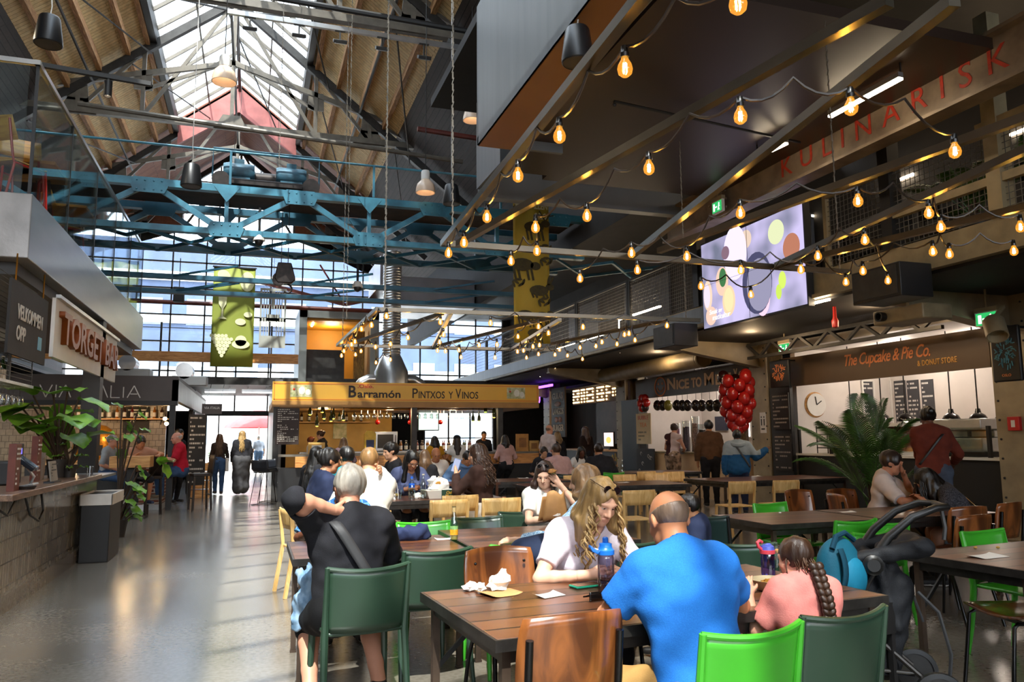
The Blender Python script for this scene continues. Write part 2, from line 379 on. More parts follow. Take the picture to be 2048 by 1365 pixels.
# end wall: tall glazing over the entrance
M_frame = mat('end_window_frame', '55524f', .5, .2, .1, 4)
YE = 34.0
ew = MB()
for x in [-7.2 + 1.29 * i for i in range(15)]: ew.bar((x, YE, 2.6), (x, YE, 10.2), .06, .09)
for z in (2.65, 3.4, 4.3, 5.5, 6.6, 7.7, 8.8, 10.2): ew.bar((-7.2, YE, z), (10.9, YE, z), .06, .09 if z > 3.4 else .2, (0, 1, 0))
for z in (6.05, 7.15): ew.bar((-7.2, YE, z), (10.9, YE, z), .03, .03, (0, 1, 0))
o = struct(ew, 'window_3', M_frame); MB().mm((-7.2, YE + .02, 2.7), (10.9, YE + .035, 10.2)).build('pane', M_glass, o)
gw = MB()
for t in (-1.6, -.8, 0, .8, 1.6): gw.bar((XR + t, YE, 10.25), (XR + t, YE, zroof(XR + t) - .15), .06, .08)
for z in (10.9, 11.6, 12.3): gw.bar((XR - (13.7 - z) / SL, YE, z), (XR + (13.7 - z) / SL, YE, z), .05, .06, (0, 1, 0))
o = struct(gw, 'window_4', M_frame); MB().prism([(XR - 2.2, YE + .05, 10.25), (XR + 2.2, YE + .05, 10.25), (XR + 2.2, YE + .05, 11.9), (XR, YE + .05, 13.6), (XR - 2.2, YE + .05, 11.9)], (0, .015, 0)).build('pane', M_glass, o)
struct(MB().prism([(-7.2, YE + .1, 10.2), (XR - 2.2, YE + .1, 10.2), (XR - 2.2, YE + .1, zroof(XR - 2.2)), (-7.2, YE + .1, zroof(-7.2))], (0, .2, 0))
       .prism([(XR + 2.2, YE + .1, 10.2), (6.6, YE + .1, 10.2), (6.6, YE + .1, zroof(6.6)), (XR + 2.2, YE + .1, zroof(XR + 2.2))], (0, .2, 0)), 'wall_end_gable', M_redwood)
DX0, DX1 = -1.95, .62
struct(MB().mm((-12, YE, 0), (DX0, YE + .25, 2.62)).mm((DX1, YE, 0), (7.2, YE + .25, 2.62)).mm((7.2, YE, 0), (10.4, YE + .25, .5)).mm((10.4, YE, 0), (14, YE + .25, 2.62)).mm((10.9, YE, 2.6), (14, YE + .25, 7.2)).mm((-12, YE, 2.6), (-7.2, YE + .25, 4.2)), 'wall_end', M_dark)
wm = MB().bar((7.2, YE, 1.5), (10.4, YE, 1.5), .05)
for x in (7.2, 8.3, 9.3, 10.4): wm.bar((x, YE, .5), (x, YE, 2.62), .07)
o = struct(wm, 'window_5', M_frame); MB().mm((7.2, YE + .02, .5), (10.4, YE + .03, 2.6)).build('pane', M_glass, o)
dm = MB().bar((DX0, YE, 0), (DX0, YE, 2.62), .1, .16, (0, 1, 0)).bar((DX1, YE, 0), (DX1, YE, 2.62), .1, .16, (0, 1, 0)).bar((DX0, YE, 2.56), (DX1, YE, 2.56), .16, .14, (0, 1, 0)).bar((DX0 + .62, YE, 0), (DX0 + .62, YE, 2.5), .05, .08, (0, 1, 0))
o = struct(dm, 'door_1', M_steeld); MB().mm((DX0 + .05, YE - .01, .05), (DX0 + .6, YE + .005, 2.48)).build('door_pane', M_glass, o)
MB().tube([(DX0 + .55, YE - .06, .9), (DX0 + .55, YE - .06, 1.5)], .015, 8).build('handle', M_alu, o)

# gallery across the end of the hall, over the entrance passage
M_glulam = wood('glulam_beam', 'a86a30', 'd99a55', .45, 0, 2.0, 10)
struct(MB().mm((-7.1, 27, 3.3), (1.45, 34, 3.55)).mm((1.45, 27, 3.3), (10.4, 34, 3.55)), 'ceiling_entrance', M_steeld)
struct(MB().mm((-7.1, 26.94, 4.02), (1.38, 27.04, 4.34)), 'trim_%d' % tn, M_glulam); tn += 1
for x in (-4.6, -2.9, -1.2, .5): struct(MB().bar((x, 27.05, 3.4), (x, 27.05, 5.3), .06), 'trim_%d' % tn, M_steeld); tn += 1
# passage walls and strip lights over the entrance
M_pass = mat('passage_grey', '5f6264', .4, .2, .1, 3)
struct(MB().mm((DX1 - .02, 24.4, 0), (DX1 + .2, 34, 3.3)), 'wall_passage_right', M_pass)
struct(MB().mm((DX0 - .25, 30.2, 0), (DX0 - .05, 34, 3.3)), 'wall_passage_left', M_pass)
M_tubew = emit('cool_strip_light', (1, .98, .95), 9)
for k, (y, x) in enumerate(((28.2, -1.1), (28.2, .1))):
 t = thing('strip_light', ['cool strip light over the entrance passage, nearer the italian kiosk', 'cool strip light over the entrance passage, nearer the yellow bar'][k], 'light', (x, y, 3.1), 0)
 MB().mm((-.5, -.06, .03), (.5, .06, .12)).build('housing', M_alu, t); MB().mm((-.48, -.05, 0), (.48, .05, .029)).build('diffuser', M_tubew, t)
 MB().bar((-.3, 0, .1), (-.3, 0, .2), .02).bar((.3, 0, .1), (.3, 0, .2), .02).build('bracket', M_alu, t)

# ---------------------------------------------------------------- roof trusses
def gusset_(mb, x, z, w, h, y, taper=.5):
 mb.prism([(x - w / 2, y - .03, z - h / 2), (x + w / 2, y - .03, z - h / 2), (x + w / 2 * taper, y - .03, z + h / 2), (x - w / 2 * taper, y - .03, z + h / 2)], (0, .06, 0))
def truss(y, label):
 t = thing('roof_truss', label, 'truss', (0, y, 0))
 zc = 9.9; Lx, Rx = -6.9, 5.9
 for e in (Lx, Rx): MB().bar((e, 0, zroof(e) - .3), (XR, 0, ZR - .3), .16, .2).build('top_chord', M_steeld, t)
 MB().bar((Lx, 0, zc), (Rx, 0, zc), .17, .16).build('tie_beam', M_steel, t)
 zi = 11.7
 for s in (-5.2, 5.2): MB().bar((XR + s, 0, zc + .35), (XR, 0, zi), .1, .14).build('raised_tie', M_steel, t)
 for dx in (-3.7, -2.2, 0, 2.2, 3.7): MB().bar((XR + dx, 0, zc), (XR + dx, 0, zroof(XR + dx) - .3), .1, .1).build('post', M_steel, t)
 for s in (-1, 1):
  for a, b in (((3.7, 0), (2.2, 1)), ((2.2, 0), (0, 1)), ((2.2, .4), (0, .52)), ((5.2, 0), (3.7, 1))):
   q = [(XR + s * u, 0, zc + (zroof(XR + s * u) - .3 - zc) * v) for u, v in (a, b)]; MB().bar(q[0], q[1], .06, .09).build('diagonal', M_steel, t)
 gs = []
 def gusset(mb, *a): gs.append(MB()); gusset_(gs[-1], *a)
 g = 0
 for dx in (-3.7, 3.7, 0): gusset(g, XR + dx, zc + .1, .9, .42, 0)
 for dx in (-2.2, 2.2): gusset(g, XR + dx, zc + (1.8 if abs(dx) < 3 else 1) * .55, .45, .5, 0, .9)
 for s in (-1, 1): gusset(g, XR + s * 3.7, zroof(XR + s * 3.7) - .45, .5, .5, 0, .8)
 parts('gusset_plate', M_steel, t, gs)
 return t
for y, lb in ((8.6, 'grey riveted roof truss passing over the tables'), (15.0, 'grey riveted roof truss carrying the row of floodlights'), (21.4, 'grey riveted roof truss just in front of the red gable edge'),
              (27.8, 'grey riveted roof truss just under the red gable edge'), (33.2, 'grey riveted roof truss furthest away, against the end gable')): truss(y, lb)
# ties running the length of the hall between trusses
for x, z, lb in ((-4.2, 10.7, 'thin steel bracing rod running along under the left roof slope'), (-.81, 11.75, 'thin steel bracing rod running along under the ridge'), (2.6, 10.7, 'thin steel bracing rod running along under the right roof slope')):
 one(MB().tube([(x, 8, z), (x, 33.5, z)], .035, 6), 'bracing_rod', M_steeld, lb, 'rod')
for k, (a, b) in enumerate((((-6.4, 15, 10.2), (XR, 21.4, 13.2)), ((5.2, 15, 10.2), (XR, 21.4, 13.2)), ((XR, 15, 13.2), (-6.4, 21.4, 10.2)), ((XR, 15, 13.2), (5.2, 21.4, 10.2)), ((-6.4, 8.6, 10.2), (XR, 15, 13.2)), ((5.2, 8.6, 10.2), (XR, 15, 13.2)))):
 one(MB().tube([a, b], .03, 6), 'brace_rod', M_steeld, ['diagonal rod under the left roof slope rising to the ridge, middle bay', 'diagonal rod under the right roof slope rising to the ridge, middle bay', 'diagonal rod falling from the ridge to the left eave, middle bay', 'diagonal rod falling from the ridge to the right eave, middle bay', 'diagonal rod under the left roof slope, nearest bay', 'diagonal rod under the right roof slope, nearest bay'][k], 'rod')

for k in range(10):
 x = -5.6 + 1.15 * k; y0, y1 = (15, 21.4) if k % 2 else (21.4, 27.8); z0, z1 = zroof(x) - .5, zroof(x + 1.6) - .5
 one(MB().tube([(x, y0, z0), (x + 1.6, y1, z1)], .022, 5), 'wind_rod', M_steeld, 'thin wind bracing rod slung under the roof between trusses', 'rod', None, 0, 'wind bracing rods')
# ---------------------------------------------------------------- blue overhead crane
def crane_girder(y, z0, z1, name, label, m):
 t = thing(name, label, 'girder', (0, y, 0)); X0, X1 = -5.4, 6.4; st = 1.275; x = -4.4
 MB().bar((X0, 0, z1), (X1, 0, z1), .16, .13).build('top_chord', m, t)
 MB().bar((X0 + .8, 0, z0), (X1, 0, z0), .16, .11).build('bottom_chord', m, t)
 k = 0; d = []; p = []; gg = []; xs = []; rm = MB().ball((0, 0, 0), .017, 6, 4).mesh('rivet', m, PI)
 x = -1.85 - 2 * st
 while x < X1:
  xs.append((x, k % 2 == 0)); x += st; k += 1
 for i, (x, top) in enumerate(xs):
  zt = z1 - .05 if top else z0 + .05; g = MB(); gg.append(g)
  g.prism([(x - .25, -.1, zt - .15), (x + .25, -.1, zt - .15), (x + .31, -.1, zt), (x + .25, -.1, zt + .12), (x - .25, -.1, zt + .12), (x - .31, -.1, zt)], (0, .02, 0))
  for a in (-.2, -.07, .07, .2):
   for b in (-.1, .06):
    if y < 15: r_ = bpy.data.objects.new('rivet', rm); COL.objects.link(r_); r_.parent = t; r_.location = (x + a, -.1, zt + b)
  if not top:
   p.append(MB().bar((x, 0, z0), (x, 0, z1), .07, .09)); g = MB(); gg.append(g); g.prism([(x - .22, -.09, z1 + .02), (x, -.09, z1 - .26), (x + .22, -.09, z1 + .02)], (0, .02, 0))
  if i + 1 < len(xs):
   x2 = xs[i + 1][0]; d.append(MB().bar((x, 0, z1 if top else z0), (x2, 0, z0 if top else z1), .07, .1))
 parts('diagonal', m, t, d); parts('upright', m, t, p); parts('gusset_plate', m, t, gg)
 return t
crane_girder(14.5, 5.2, 6.0, 'crane_girder', 'blue riveted lattice girder of the overhead crane, nearer one', M_blue)
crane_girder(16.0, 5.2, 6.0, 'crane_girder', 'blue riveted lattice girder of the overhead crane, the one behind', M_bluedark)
b = MB()
for i in range(10):
 x = -4.4 + i * 1.275; b.bar((x, 14.5, 5.15), (x + 1.275, 16.0, 5.15), .05, .06); b.bar((x, 16.0, 5.15), (x + 1.275, 14.5, 5.15), .05, .06)
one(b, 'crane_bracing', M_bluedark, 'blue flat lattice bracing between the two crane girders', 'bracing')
one(MB().mm((-5.2, 14.7, 6.04), (6.4, 15.8, 6.09)), 'crane_walkway', mat('grimy_deck', '3a2a22', .7, 0, .3, 4), 'dark boarded walkway on top of the blue crane', 'walkway')
for k, (y, z, w) in enumerate(((17.6, 4.95, .1), (18.4, 4.78, .09), (19.2, 4.9, .08))):
 t = thing('runway_beam', ['steel beam crossing the hall just behind the blue crane', 'steel beam crossing the hall, second behind the blue crane', 'steel beam crossing the hall, third behind the blue crane'][k], 'beam', (0, y, z))
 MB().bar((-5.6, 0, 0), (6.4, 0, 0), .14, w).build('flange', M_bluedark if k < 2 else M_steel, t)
 for i in range(4): MB().bar((-4.6 + i * 2.8, 0, 0), (-3.2 + i * 2.8, -.75, .15), .04).build('lacing', M_bluedark, t)
# crane hand rail
t = thing('crane_handrail', 'slim blue hand rail standing along the top of the crane', 'rail', (0, 14.45, 6.08))
MB().tube([(-5.2, 0, .62), (6.4, 0, .62)], .022, 6).build('top_rail', M_blue, t)
for x in (-3.1, -.53, 2.05, 4.6): MB().bar((x, 0, 0), (x, 0, .62), .04).build('stanchion', M_blue, t)
# trolley with motors
M_mach = mat('machine_blue', '2a5568', .5, .3, .3, 6); M_rust = mat('greasy_iron', '2b2320', .5, .5, .3, 8)
t = thing('crane_trolley', 'greasy crane trolley with motors and gear drums on the blue girder', 'machine', (.1, 15.2, 6.1))
MB().mm((-.95, -.5, .08), (.95, .5, .2)).build('frame', M_rust, t, .7, .02)
for x in (-.8, .8):
 for y in (-.55, .55): MB().lathe([(.0, -.05), (.16, -.05), (.16, .05), (.0, .05)], (x, y, .12), 14, Matrix.Rotation(PI / 2, 3, 'X')).build('wheel', M_rust, t)
for x in (-.5, .45):
 m_ = MB().lathe([(0, -.28), (.17, -.28), (.19, -.22), (.19, .22), (.17, .28), (0, .28)], (x, -.1, .42), 14, Matrix.Rotation(PI / 2, 3, 'Y')).box((x, -.1, .25), (.4, .3, .12)).box((x, -.1, .63), (.18, .16, .1)); m_.build('motor', M_mach, t)
MB().lathe([(0, -.3), (.22, -.3), (.22, -.27), (.13, -.27), (.13, .27), (.22, .27), (.22, .3), (0, .3)], (0, .15, .42), 16, Matrix.Rotation(PI / 2, 3, 'Y')).build('drum', M_rust, t)
MB().tube([(-.95, -.45, .2), (-.95, -.45, .75), (.95, -.45, .75), (.95, -.45, .2)], .02, 6).build('guard_rail', M_mach, t)
# hook block hanging under the crane
p = onY(570, 505, 15.2); t = thing('hook_block', 'heavy black crane hook block hanging under the blue girders', 'hook', (p.x, 15.2, 4.55)); t.scale = (.62,) * 3
MB().bar((-.1, 0, .45), (-.1, 0, 2.6), .025).bar((.1, 0, .45), (.1, 0, 2.6), .025).build('rope', M_rust, t)
MB().prism([(-.2, -.12, .5), (.2, -.12, .5), (.34, -.12, -.02), (.22, -.12, -.14), (-.2, -.12, -.14), (-.3, -.12, .0)], (0, .24, 0)).build('cheek', M_rust, t, .7, .03)
MB().lathe([(0, -.1), (.2, -.1), (.2, .1), (0, .1)], (-.16, 0, -.02), 18, Matrix.Rotation(PI / 2, 3, 'X')).build('sheave', M_rust, t)
MB().tube([(.1 + .13 * math.cos(a), 0, -.3 + .13 * math.sin(a)) for a in [PI / 2 - i * .4 for i in range(11)]], .03, 8).build('hook', M_rust, t)
# dark red pipes across the end bay and ties with a V
M_redpipe = mat('dark_red_pipe', '6e3128', .5, .1, .2, 4)
for k, (va, vb) in enumerate(((548, 572), (600, 618))):
 a = onY(230, va, 26); b_ = onY(760, vb, 26)
 one(MB().tube([(-7.1, 26, a.z), (6.5, 26, a.z)], .07, 8), 'red_pipe', M_redpipe, ['dark red pipe crossing the end bay of the hall, upper of the pair', 'dark red pipe crossing the end bay of the hall, lower of the pair'][k], 'pipe')
a = onY(510, 562, 25.5); b_ = onY(690, 610, 25.5); c_ = onY(765, 595, 25.5)
one(MB().bar(a, b_, .1, .1).bar(b_, c_, .1, .1).tube([b_, onY(640, 530, 25.5)], .03, 6), 'red_tie', M_redpipe, 'dark red tie bars meeting in a shallow V beyond the crane', 'tie')

# ---------------------------------------------------------------- left gallery
t = struct(MB().mm((-7.1, 8.77, 3.33), (-2.2, 17.25, 4.0)), 'trim_%d' % tn, M_bulk, bevel=.01); tn += 1
struct(MB().mm((-7.1, -12, 3.33), (-6.2, 8.77, 4.0)), 'trim_%d' % tn, M_dark); tn += 1
struct(MB().mm((-7.0, 9.0, 3.2), (-2.35, 17.1, 3.33)), 'ceiling_bar', M_black); 
t = thing('glass_balustrade', 'frameless glass balustrade with slim steel hand rail on the left gallery', 'balustrade', (0, 0, 0))
ztop = 5.42
for k in range(5):
 y0 = 8.85 + k * 1.65
 MB().mm((-2.26, y0 + .02, 3.95), (-2.24, y0 + 1.63, ztop - .03)).build('pane', M_railglass, t)
for k in range(3): MB().mm((-2.3 - (k + 1) * 1.6, 8.82, 3.95), (-2.32 - k * 1.6, 8.84, ztop - .03)).build('pane', M_railglass, t)
MB().bar((-7, 8.83, ztop), (-2.22, 8.83, ztop), .05, .05).bar((-2.25, 8.8, ztop), (-2.25, 17.2, ztop), .05, .05).build('hand_rail', M_alu, t)
for k in range(6):
 y0 = 8.85 + k * 1.65; MB().bar((-2.25, y0, 3.98), (-2.25, y0, ztop), .03, .02).build('edge_strip', M_black, t)
# ---------------------------------------------------------------- office box and soffit on the right
BX = 2.7
struct(MB().mm((BX, -12, 5.35), (3.25, 9.5, 5.45)).mm((BX, -12, 5.35), (BX + .06, 9.5, 7.3)).mm((BX, 9.44, 5.35), (3.9, 9.5, 7.3)), 'trim_%d' % tn, [M_greybox]); tn += 1
struct(MB().mm((BX + .02, -12, 5.335), (3.22, 9.49, 5.349)), 'ceiling_box_soffit', mat('box_soffit_bulb_light', '8a5a2a', .5, 0, .05, 2))  # brown puts the bulbs' warm light into the colour of the underside
struct(MB().mm((3.4, -12, 5.48), (4.15, 10.7, 5.6)).mm((4.15, 5.65, 5.48), (8.05, 10.9, 5.6)), 'ceiling_soffit', M_soffit)
struct(MB().mm((3.22, -12, 5.75), (3.42, 9.5, 5.85)), 'ceiling_gap', M_black)
struct(MB().mm((3.45, 11.9, 5.45), (7.2, 12.1, 7.1)), 'wall_office_end', M_greybox)
struct(MB().mm((3.4, 10.7, 5.6), (3.5, 12.0, 7.1)), 'wall_office_side', M_greybox)
# sprinkler pipe under soffit
one(MB().tube([onZ(1228, 203, 5.38), onZ(1600, 285, 5.38)], .018, 6).ball(onZ(1229, 210, 5.33), .025, 8, 6), 'sprinkler_pipe', M_black, 'thin black sprinkler pipe running under the dark soffit', 'pipe')
# strip lights under the soffit
for k, (a, b_) in enumerate((((1660, 234), (1802, 157)), ((1515, 315), (1573, 287)))):
 A = onZ(a[0], a[1], 5.3); B = onZ(b_[0], b_[1], 5.3); d = (B - A).normalized()
 t = thing('strip_light', ['slim warm strip light under the soffit, the longer near the painted beam', 'slim warm strip light under the soffit, the shorter one farther off'][k], 'light', A)
 MB().bar((0, 0, .045), B - A + Vector((0, 0, .045)), .07, .06).build('housing', M_alu, t)
 MB().bar((0, 0, 0), B - A, .06, .02).build('diffuser', emit('warm_strip', (1, .8, .55), 34), t)
 MB().bar((0, 0, .08), (0, 0, .2), .015).bar(B - A + Vector((0, 0, .08)), B - A + Vector((0, 0, .2)), .015).build('hanger', M_black, t)
# painted beam
M_beam = mat('aged_grey_beam', '8a7a66', .5, .15, .25, 3, 0, 1, .5, None, 0, '6a5a4a'); BXX = 7.2
t = thing('steel_beam', 'old grey steel beam lettered KULINARISK in red capitals', 'beam', (BXX, 0, 0))
MB().mm((-.01, 3, 5.08), (.03, 12.4, 5.6)).build('web', M_beam, t)
MB().mm((-.12, 3, 5.04), (.14, 12.4, 5.08)).build('bottom_flange', M_beam, t); MB().mm((-.12, 3, 5.6), (.14, 12.4, 5.64)).build('top_flange', M_beam, t)
bt = MB()
for i in range(5):
 for j in range(3): bt.ball((-.015, 10.5 + i * .12, 5.2 + j * .14), .022, 8, 5)
bt.build('rivet', M_beam, t)
o = letters('KULINARISK', .40, 'lettering', mat('red_paint', 'b8331c', .5, 0, .2, 12), t, (-.016, 7.3, 5.34), (PI / 2, 0, -PI / 2), .003, 0, .0, 1.75, 'CENTER', 1, 3.6)

# ---------------------------------------------------------------- right gallery
GX = 8.0
struct(MB().mm((GX, -12, 3.58), (14, 32, 3.95)), 'ceiling_gallery_deck', M_cream)
struct(MB().mm((GX + .05, -12, 3.5), (14, 32, 3.575)), 'ceiling_under_gallery', M_dark)
struct(MB().mm((GX - .03, 12.4, 3.62), (GX, 32, 3.92)), 'trim_%d' % tn, M_greybox); tn += 1
struct(MB().mm((GX - .08, -2, 3.54), (GX + .04, 32, 3.6)), 'trim_%d' % tn, M_cream); tn += 1
struct(MB().mm((11.2, -12, 3.95), (11.4, 34, 7.0)), 'wall_gallery', M_dark)
M_mesh = mat('mesh_wire', '6a6660', .5, .4, .1, 5)
def mesh_panel(mb, y0, y1, z0, z1, x, s=.075):
 y = y0
 while y <= y1: mb.bar((x, y, z0), (x, y, z1), .007); y += s
 z = z0
 while z <= z1: mb.bar((x, y0, z), (x, y1, z), .007); z += s
for k, (y0, y1) in enumerate(((5.6, 9.2), (12.6, 15.6), (15.7, 18.6), (18.7, 22.6), (22.7, 27), (27.1, 31))):
 t = thing('mesh_balustrade', 'wire mesh balustrade panel on the right gallery, ' + ['beside the palms at the near end', 'just left of the video screen', 'second left of the video screen', 'third left of the video screen', 'behind the yellow animal banner', 'at the far end'][k], 'balustrade', (0, 0, 0))
 m_ = MB(); mesh_panel(m_, y0, y1, 3.98, 4.98, GX + .03, .075 if y0 < 16 else .11); m_.build('mesh', M_mesh, t)
 MB().bar((GX + .03, y0 - .04, 5.03), (GX + .03, y1 + .04, 5.03), .06, .05).build('hand_rail', M_cream if k == 0 else M_steeld, t)
 for y in (y0, y1): MB().bar((GX + .03, y, 3.95), (GX + .03, y, 5.05), .07, .07).build('post', M_cream if k == 0 else M_black, t)
# glass partitions and lit rooms along the gallery
M_roomlit = mat('gallery_back_panel', '4a4d55', .5, 0, .1, 3)
for k, (y0, y1) in enumerate(((13.2, 15.2), (19.2, 22), (24, 26.6))):
 one(MB().mm((11.12, y0, 4.0), (11.19, y1, 6.2)), 'wall_panel', M_roomlit, 'grey blue wall panel behind the gallery mesh, ' + ['next to the video screen', 'in the middle', 'farthest off'][k], 'panel')
# columns with rivets and cantilever brackets
M_col = mat('beige_steel', '9a8a6e', .5, .1, .15, 3); KX = 10.5
for k, y in enumerate((8.35, 14.3, 21.0, 27.2)):
 t = thing('steel_column', 'riveted beige steel column ' + ['at the right edge by the cupcake shop', 'between the balloon cluster and the cupcake shop', 'left of the smiley shop sign', 'beside the goulash board'][k], 'column', (KX, y, 0))
 MB().mm((-.1, -.3, 0), (-.06, .3, 3.5)).mm((-.06, -.02, 0), (.3, .02, 3.5)).mm((.3, -.3, 0), (.34, .3, 3.5)).build('shaft', M_col, t)
 r_ = MB()
 for i in range(12):
  for s in (-.24, .24): r_.ball((-.105, s, .3 + i * .28), .018, 6, 4)
 r_.build('rivet', M_black, t)
 MB().mm((-.2, -.36, 0), (.42, .36, .03)).build('base_plate', M_col, t)
 MB().prism([(-.1, -.05, 3.0), (-.1, -.05, 3.5), (GX - KX + .1, -.05, 3.5), (GX - KX + .1, -.05, 3.38)], (0, .1, 0)).prism([(-.1, -.12, 2.97), (-.1, -.12, 3.0), (GX - KX + .1, -.12, 3.38), (GX - KX + .1, -.12, 3.35)], (0, .24, 0)).build('bracket', M_col, t)
# ---------------------------------------------------------------- small makers shared by the stalls
M_glassware = glass('glassware', (.95, .97, .97), .3, .05)
M_paper = mat('white_paper', 'e8e5de', .7, 0, .03, 10)
M_kraft = mat('kraft_paper', 'b98a55', .75, 0, .1, 8)
M_chalk = mat('chalkboard', '26221f', .7, 0, .15, 4)
M_chalkink = mat('chalk_ink', 'cfc7bb', .8, 0, .1, 20)
M_oak = wood('pale_oak', 'b07c44', 'dba96a', .45, 0, 2.0, 9)
M_brass = mat('brass', 'c08a3a', .3, .9, .1, 5)
M_warmbulb = emit('warm_bulb', (1, .62, .25), 45)
def bottle_mb(h=.28, r=.036, neck=.013, cut=.62):
 return MB().lathe([(0, 0), (r * .9, 0), (r, .01), (r, h * cut), (r * .85, h * (cut + .07)), (neck * 1.1, h * .8), (neck, h * .97), (neck * 1.25, h * .975), (neck * 1.25, h), (0, h)], n=12)
def make_bottle(label, col, h=.28, r=.036, lab=None, cap='d8d0c0', loc=(0, 0, 0)):
 t = thing('bottle', label, 'bottle', loc)
 bottle_mb(h, r).build('glass_body', col, t)
 if lab: MB().lathe([(r * 1.015, h * .14), (r * 1.015, h * .5)], n=14).build('paper_label', lab, t)
 MB().lathe([(.0165, h * .955), (.0165, h * 1.005), (0, h * 1.005)], n=10).build('cap', mat('cap_' + cap, cap, .4, .2, 0), t)
 return t
M_bgreen = mat('bottle_green', '1f3a1c', .08, 0, 0, 1, 0, 1, .8); M_bbrown = mat('bottle_brown', '35180a', .08, 0, 0, 1, 0, 1, .8)
M_bclear = glass('bottle_clear', (.85, .92, .9), .35); M_bred = mat('bottle_red', '5a120e', .1, 0, 0, 1, 0, 1, .8); M_bamber = mat('bottle_amber', '8a5210', .1, 0, 0, 1, 0, 1, .8)
BCOL = [M_bgreen, M_bbrown, M_bclear, M_bred, M_bamber]
_bst = [Stock(make_bottle('bottle', c, .3, .038, M_paper)) for c in BCOL]
def wine_glass():
 t = thing('wine_glass', 'wine glass', 'glass')           # hangs foot up from a rack at z = 0
 MB().lathe([(0, 0), (.034, 0), (.034, -.003), (.006, -.008)], n=14).build('foot', M_glassware, t)
 MB().lathe([(.004, -.006), (.004, -.09)], n=8).build('stem', M_glassware, t)
 MB().lathe([(.004, -.088), (.03, -.1), (.04, -.13), (.038, -.165), (.031, -.195)], n=14).build('bowl', M_glassware, t)
 return t
_wg = Stock(wine_glass())
def board_lines(mb, w, h, rows, x0=-.42, seed=1, th=.003):
 """rows of small marks standing for unreadable handwriting, in the plane y = 0 facing -y"""
 r = random.Random(seed)
 for i in range(rows):
  z = h / 2 - h * (i + .8) / (rows + .6); x = x0 * w
  while x < .42 * w:
   L = r.uniform(.03, .11) * w
   if r.random() < .85: mb.mm((x, -th, z - h * .12 / rows * 1.6), (min(x + L, .44 * w), 0, z + h * .12 / rows * 1.6))
   x += L + .025 * w
   if r.random() < .1: break
def menu_board(name, label, w, h, loc, rz, rows, m_back=M_chalk, m_ink=M_chalkink, seed=1, head=None, frame=None, cat='sign'):
 t = thing(name, label, cat, loc, rz)
 MB().mm((-w / 2, 0, -h / 2), (w / 2, .025, h / 2)).build('board', m_back, t)
 k = MB(); board_lines(k, w, h * (.86 if head else 1), rows, seed=seed); k.build('lettering', m_ink, t)
 if head: letters(head, h * .1, 'heading', m_ink, t, (0, -.003, h * .44), (PI / 2, 0, 0), .002)
 if frame:
  MB().bar((-w / 2, 0, h / 2), (w / 2, 0, h / 2), .04).bar((-w / 2, 0, -h / 2), (w / 2, 0, -h / 2), .04).bar((-w / 2, 0, -h / 2), (-w / 2, 0, h / 2), .04).bar((w / 2, 0, -h / 2), (w / 2, 0, h / 2), .04).build('frame', frame, t)
 return t
def leaf_mb(mb, base, d, L, w, up=(0, 0, 1), fold=.25, droop=.3, n=5, lobed=True):
 base = Vector(base); d = Vector(d).normalized(); x = d.cross(Vector(up)); x = x.normalized() if x.length > .05 else Vector((1, 0, 0)); z = x.cross(d)
 def f(u, v):
  t = u; s = (v - .5) * 2; ww = w * (math.sin(PI * min(1, t * .92 + .06)) ** .75) * (1.0 if not lobed else (.85 + .3 * t))
  return base + d * (L * t) + x * (s * ww) + z * (fold * abs(s) * ww - droop * L * t * t + .02 * math.sin(9 * t) * abs(s))
 mb.grid(f, n, 4)
M_leaf = mat('fig_leaf', '7fb034', .38, 0, .2, 6, 0, 1, .6, None, 0, '47781f'); M_stem = mat('plant_stem', '3f2c1a', .7)
M_pot = mat('dark_pot', '2a2624', .5)
def fig_plant(name, label, loc, leaves, pot=.13):
 t = thing(name, label, 'plant', loc); lf = MB(); st = MB()
 for (b, d, L, w) in leaves:
  b = Vector(b); st.tube([(0, 0, .05), (b.x * .25, b.y * .25, b.z * .55), b], .011, 6); leaf_mb(lf, b, d, L, w)
 if pot: MB().lathe([(0, 0), (pot * .75, 0), (pot, pot * 1.7), (pot * .92, pot * 1.7), (pot * .88, pot * 1.5), (0, pot * 1.5)], n=16).build('pot', M_pot, t)
 lf.build('foliage', M_leaf, t, PI); st.build('stem', M_stem, t); return t

# ---------------------------------------------------------------- the tiled bar on the left
M_tile = boards('glazed_wall_tiles', '8f8a80', '6f6a60', '2a2622', .075, .21, .006, .16, .0, (-PI / 2, -PI / 2, 0), .6, .8)
t = thing('bar_counter', 'tiled bar counter with dark timber worktop under the grey concrete gallery', 'counter', (0, 0, 0))
MB().mm((-2.75, 6.2, .16), (-2.06, 12.35, 1.0)).build('tiled_front', M_tile, t); MB().mm((-2.75, 6.15, 0), (-2.02, 12.35, .16)).build('plinth', M_conc, t)
M_top = wood('worn_worktop', '5f4636', '94745c', .3, 1, 2.5, 12, .2)
MB().mm((-2.75, 7.55, 1.005), (-1.88, 11.6, 1.06)).build('worktop', M_top, t, .7, .005); MB().mm((-2.5, 11.6, 1.005), (-1.88, 12.75, 1.04)).build('shelf_end', M_alu, t)
MB().tube([(-2.04, 8.6, .98), (-2.0, 8.65, .8), (-1.98, 8.9, .72), (-2.0, 9.15, .8), (-2.04, 9.2, .98)], .012, 6).tube([(-2.04, 7.6, .98), (-2.0, 7.9, .86), (-2.04, 8.3, .98)], .01, 6).build('hanging_cable', M_black, t)
t = thing('service_counter', 'dark back bar behind the tiled counter', 'counter', (-3.9, 9.2, 0)); MB().mm((-.3, -2.5, 0), (.3, 3.2, .95)).build('body', M_black, t); MB().mm((-.32, -2.5, .95), (.32, 3.2, 1.0)).build('worktop', M_top, t)
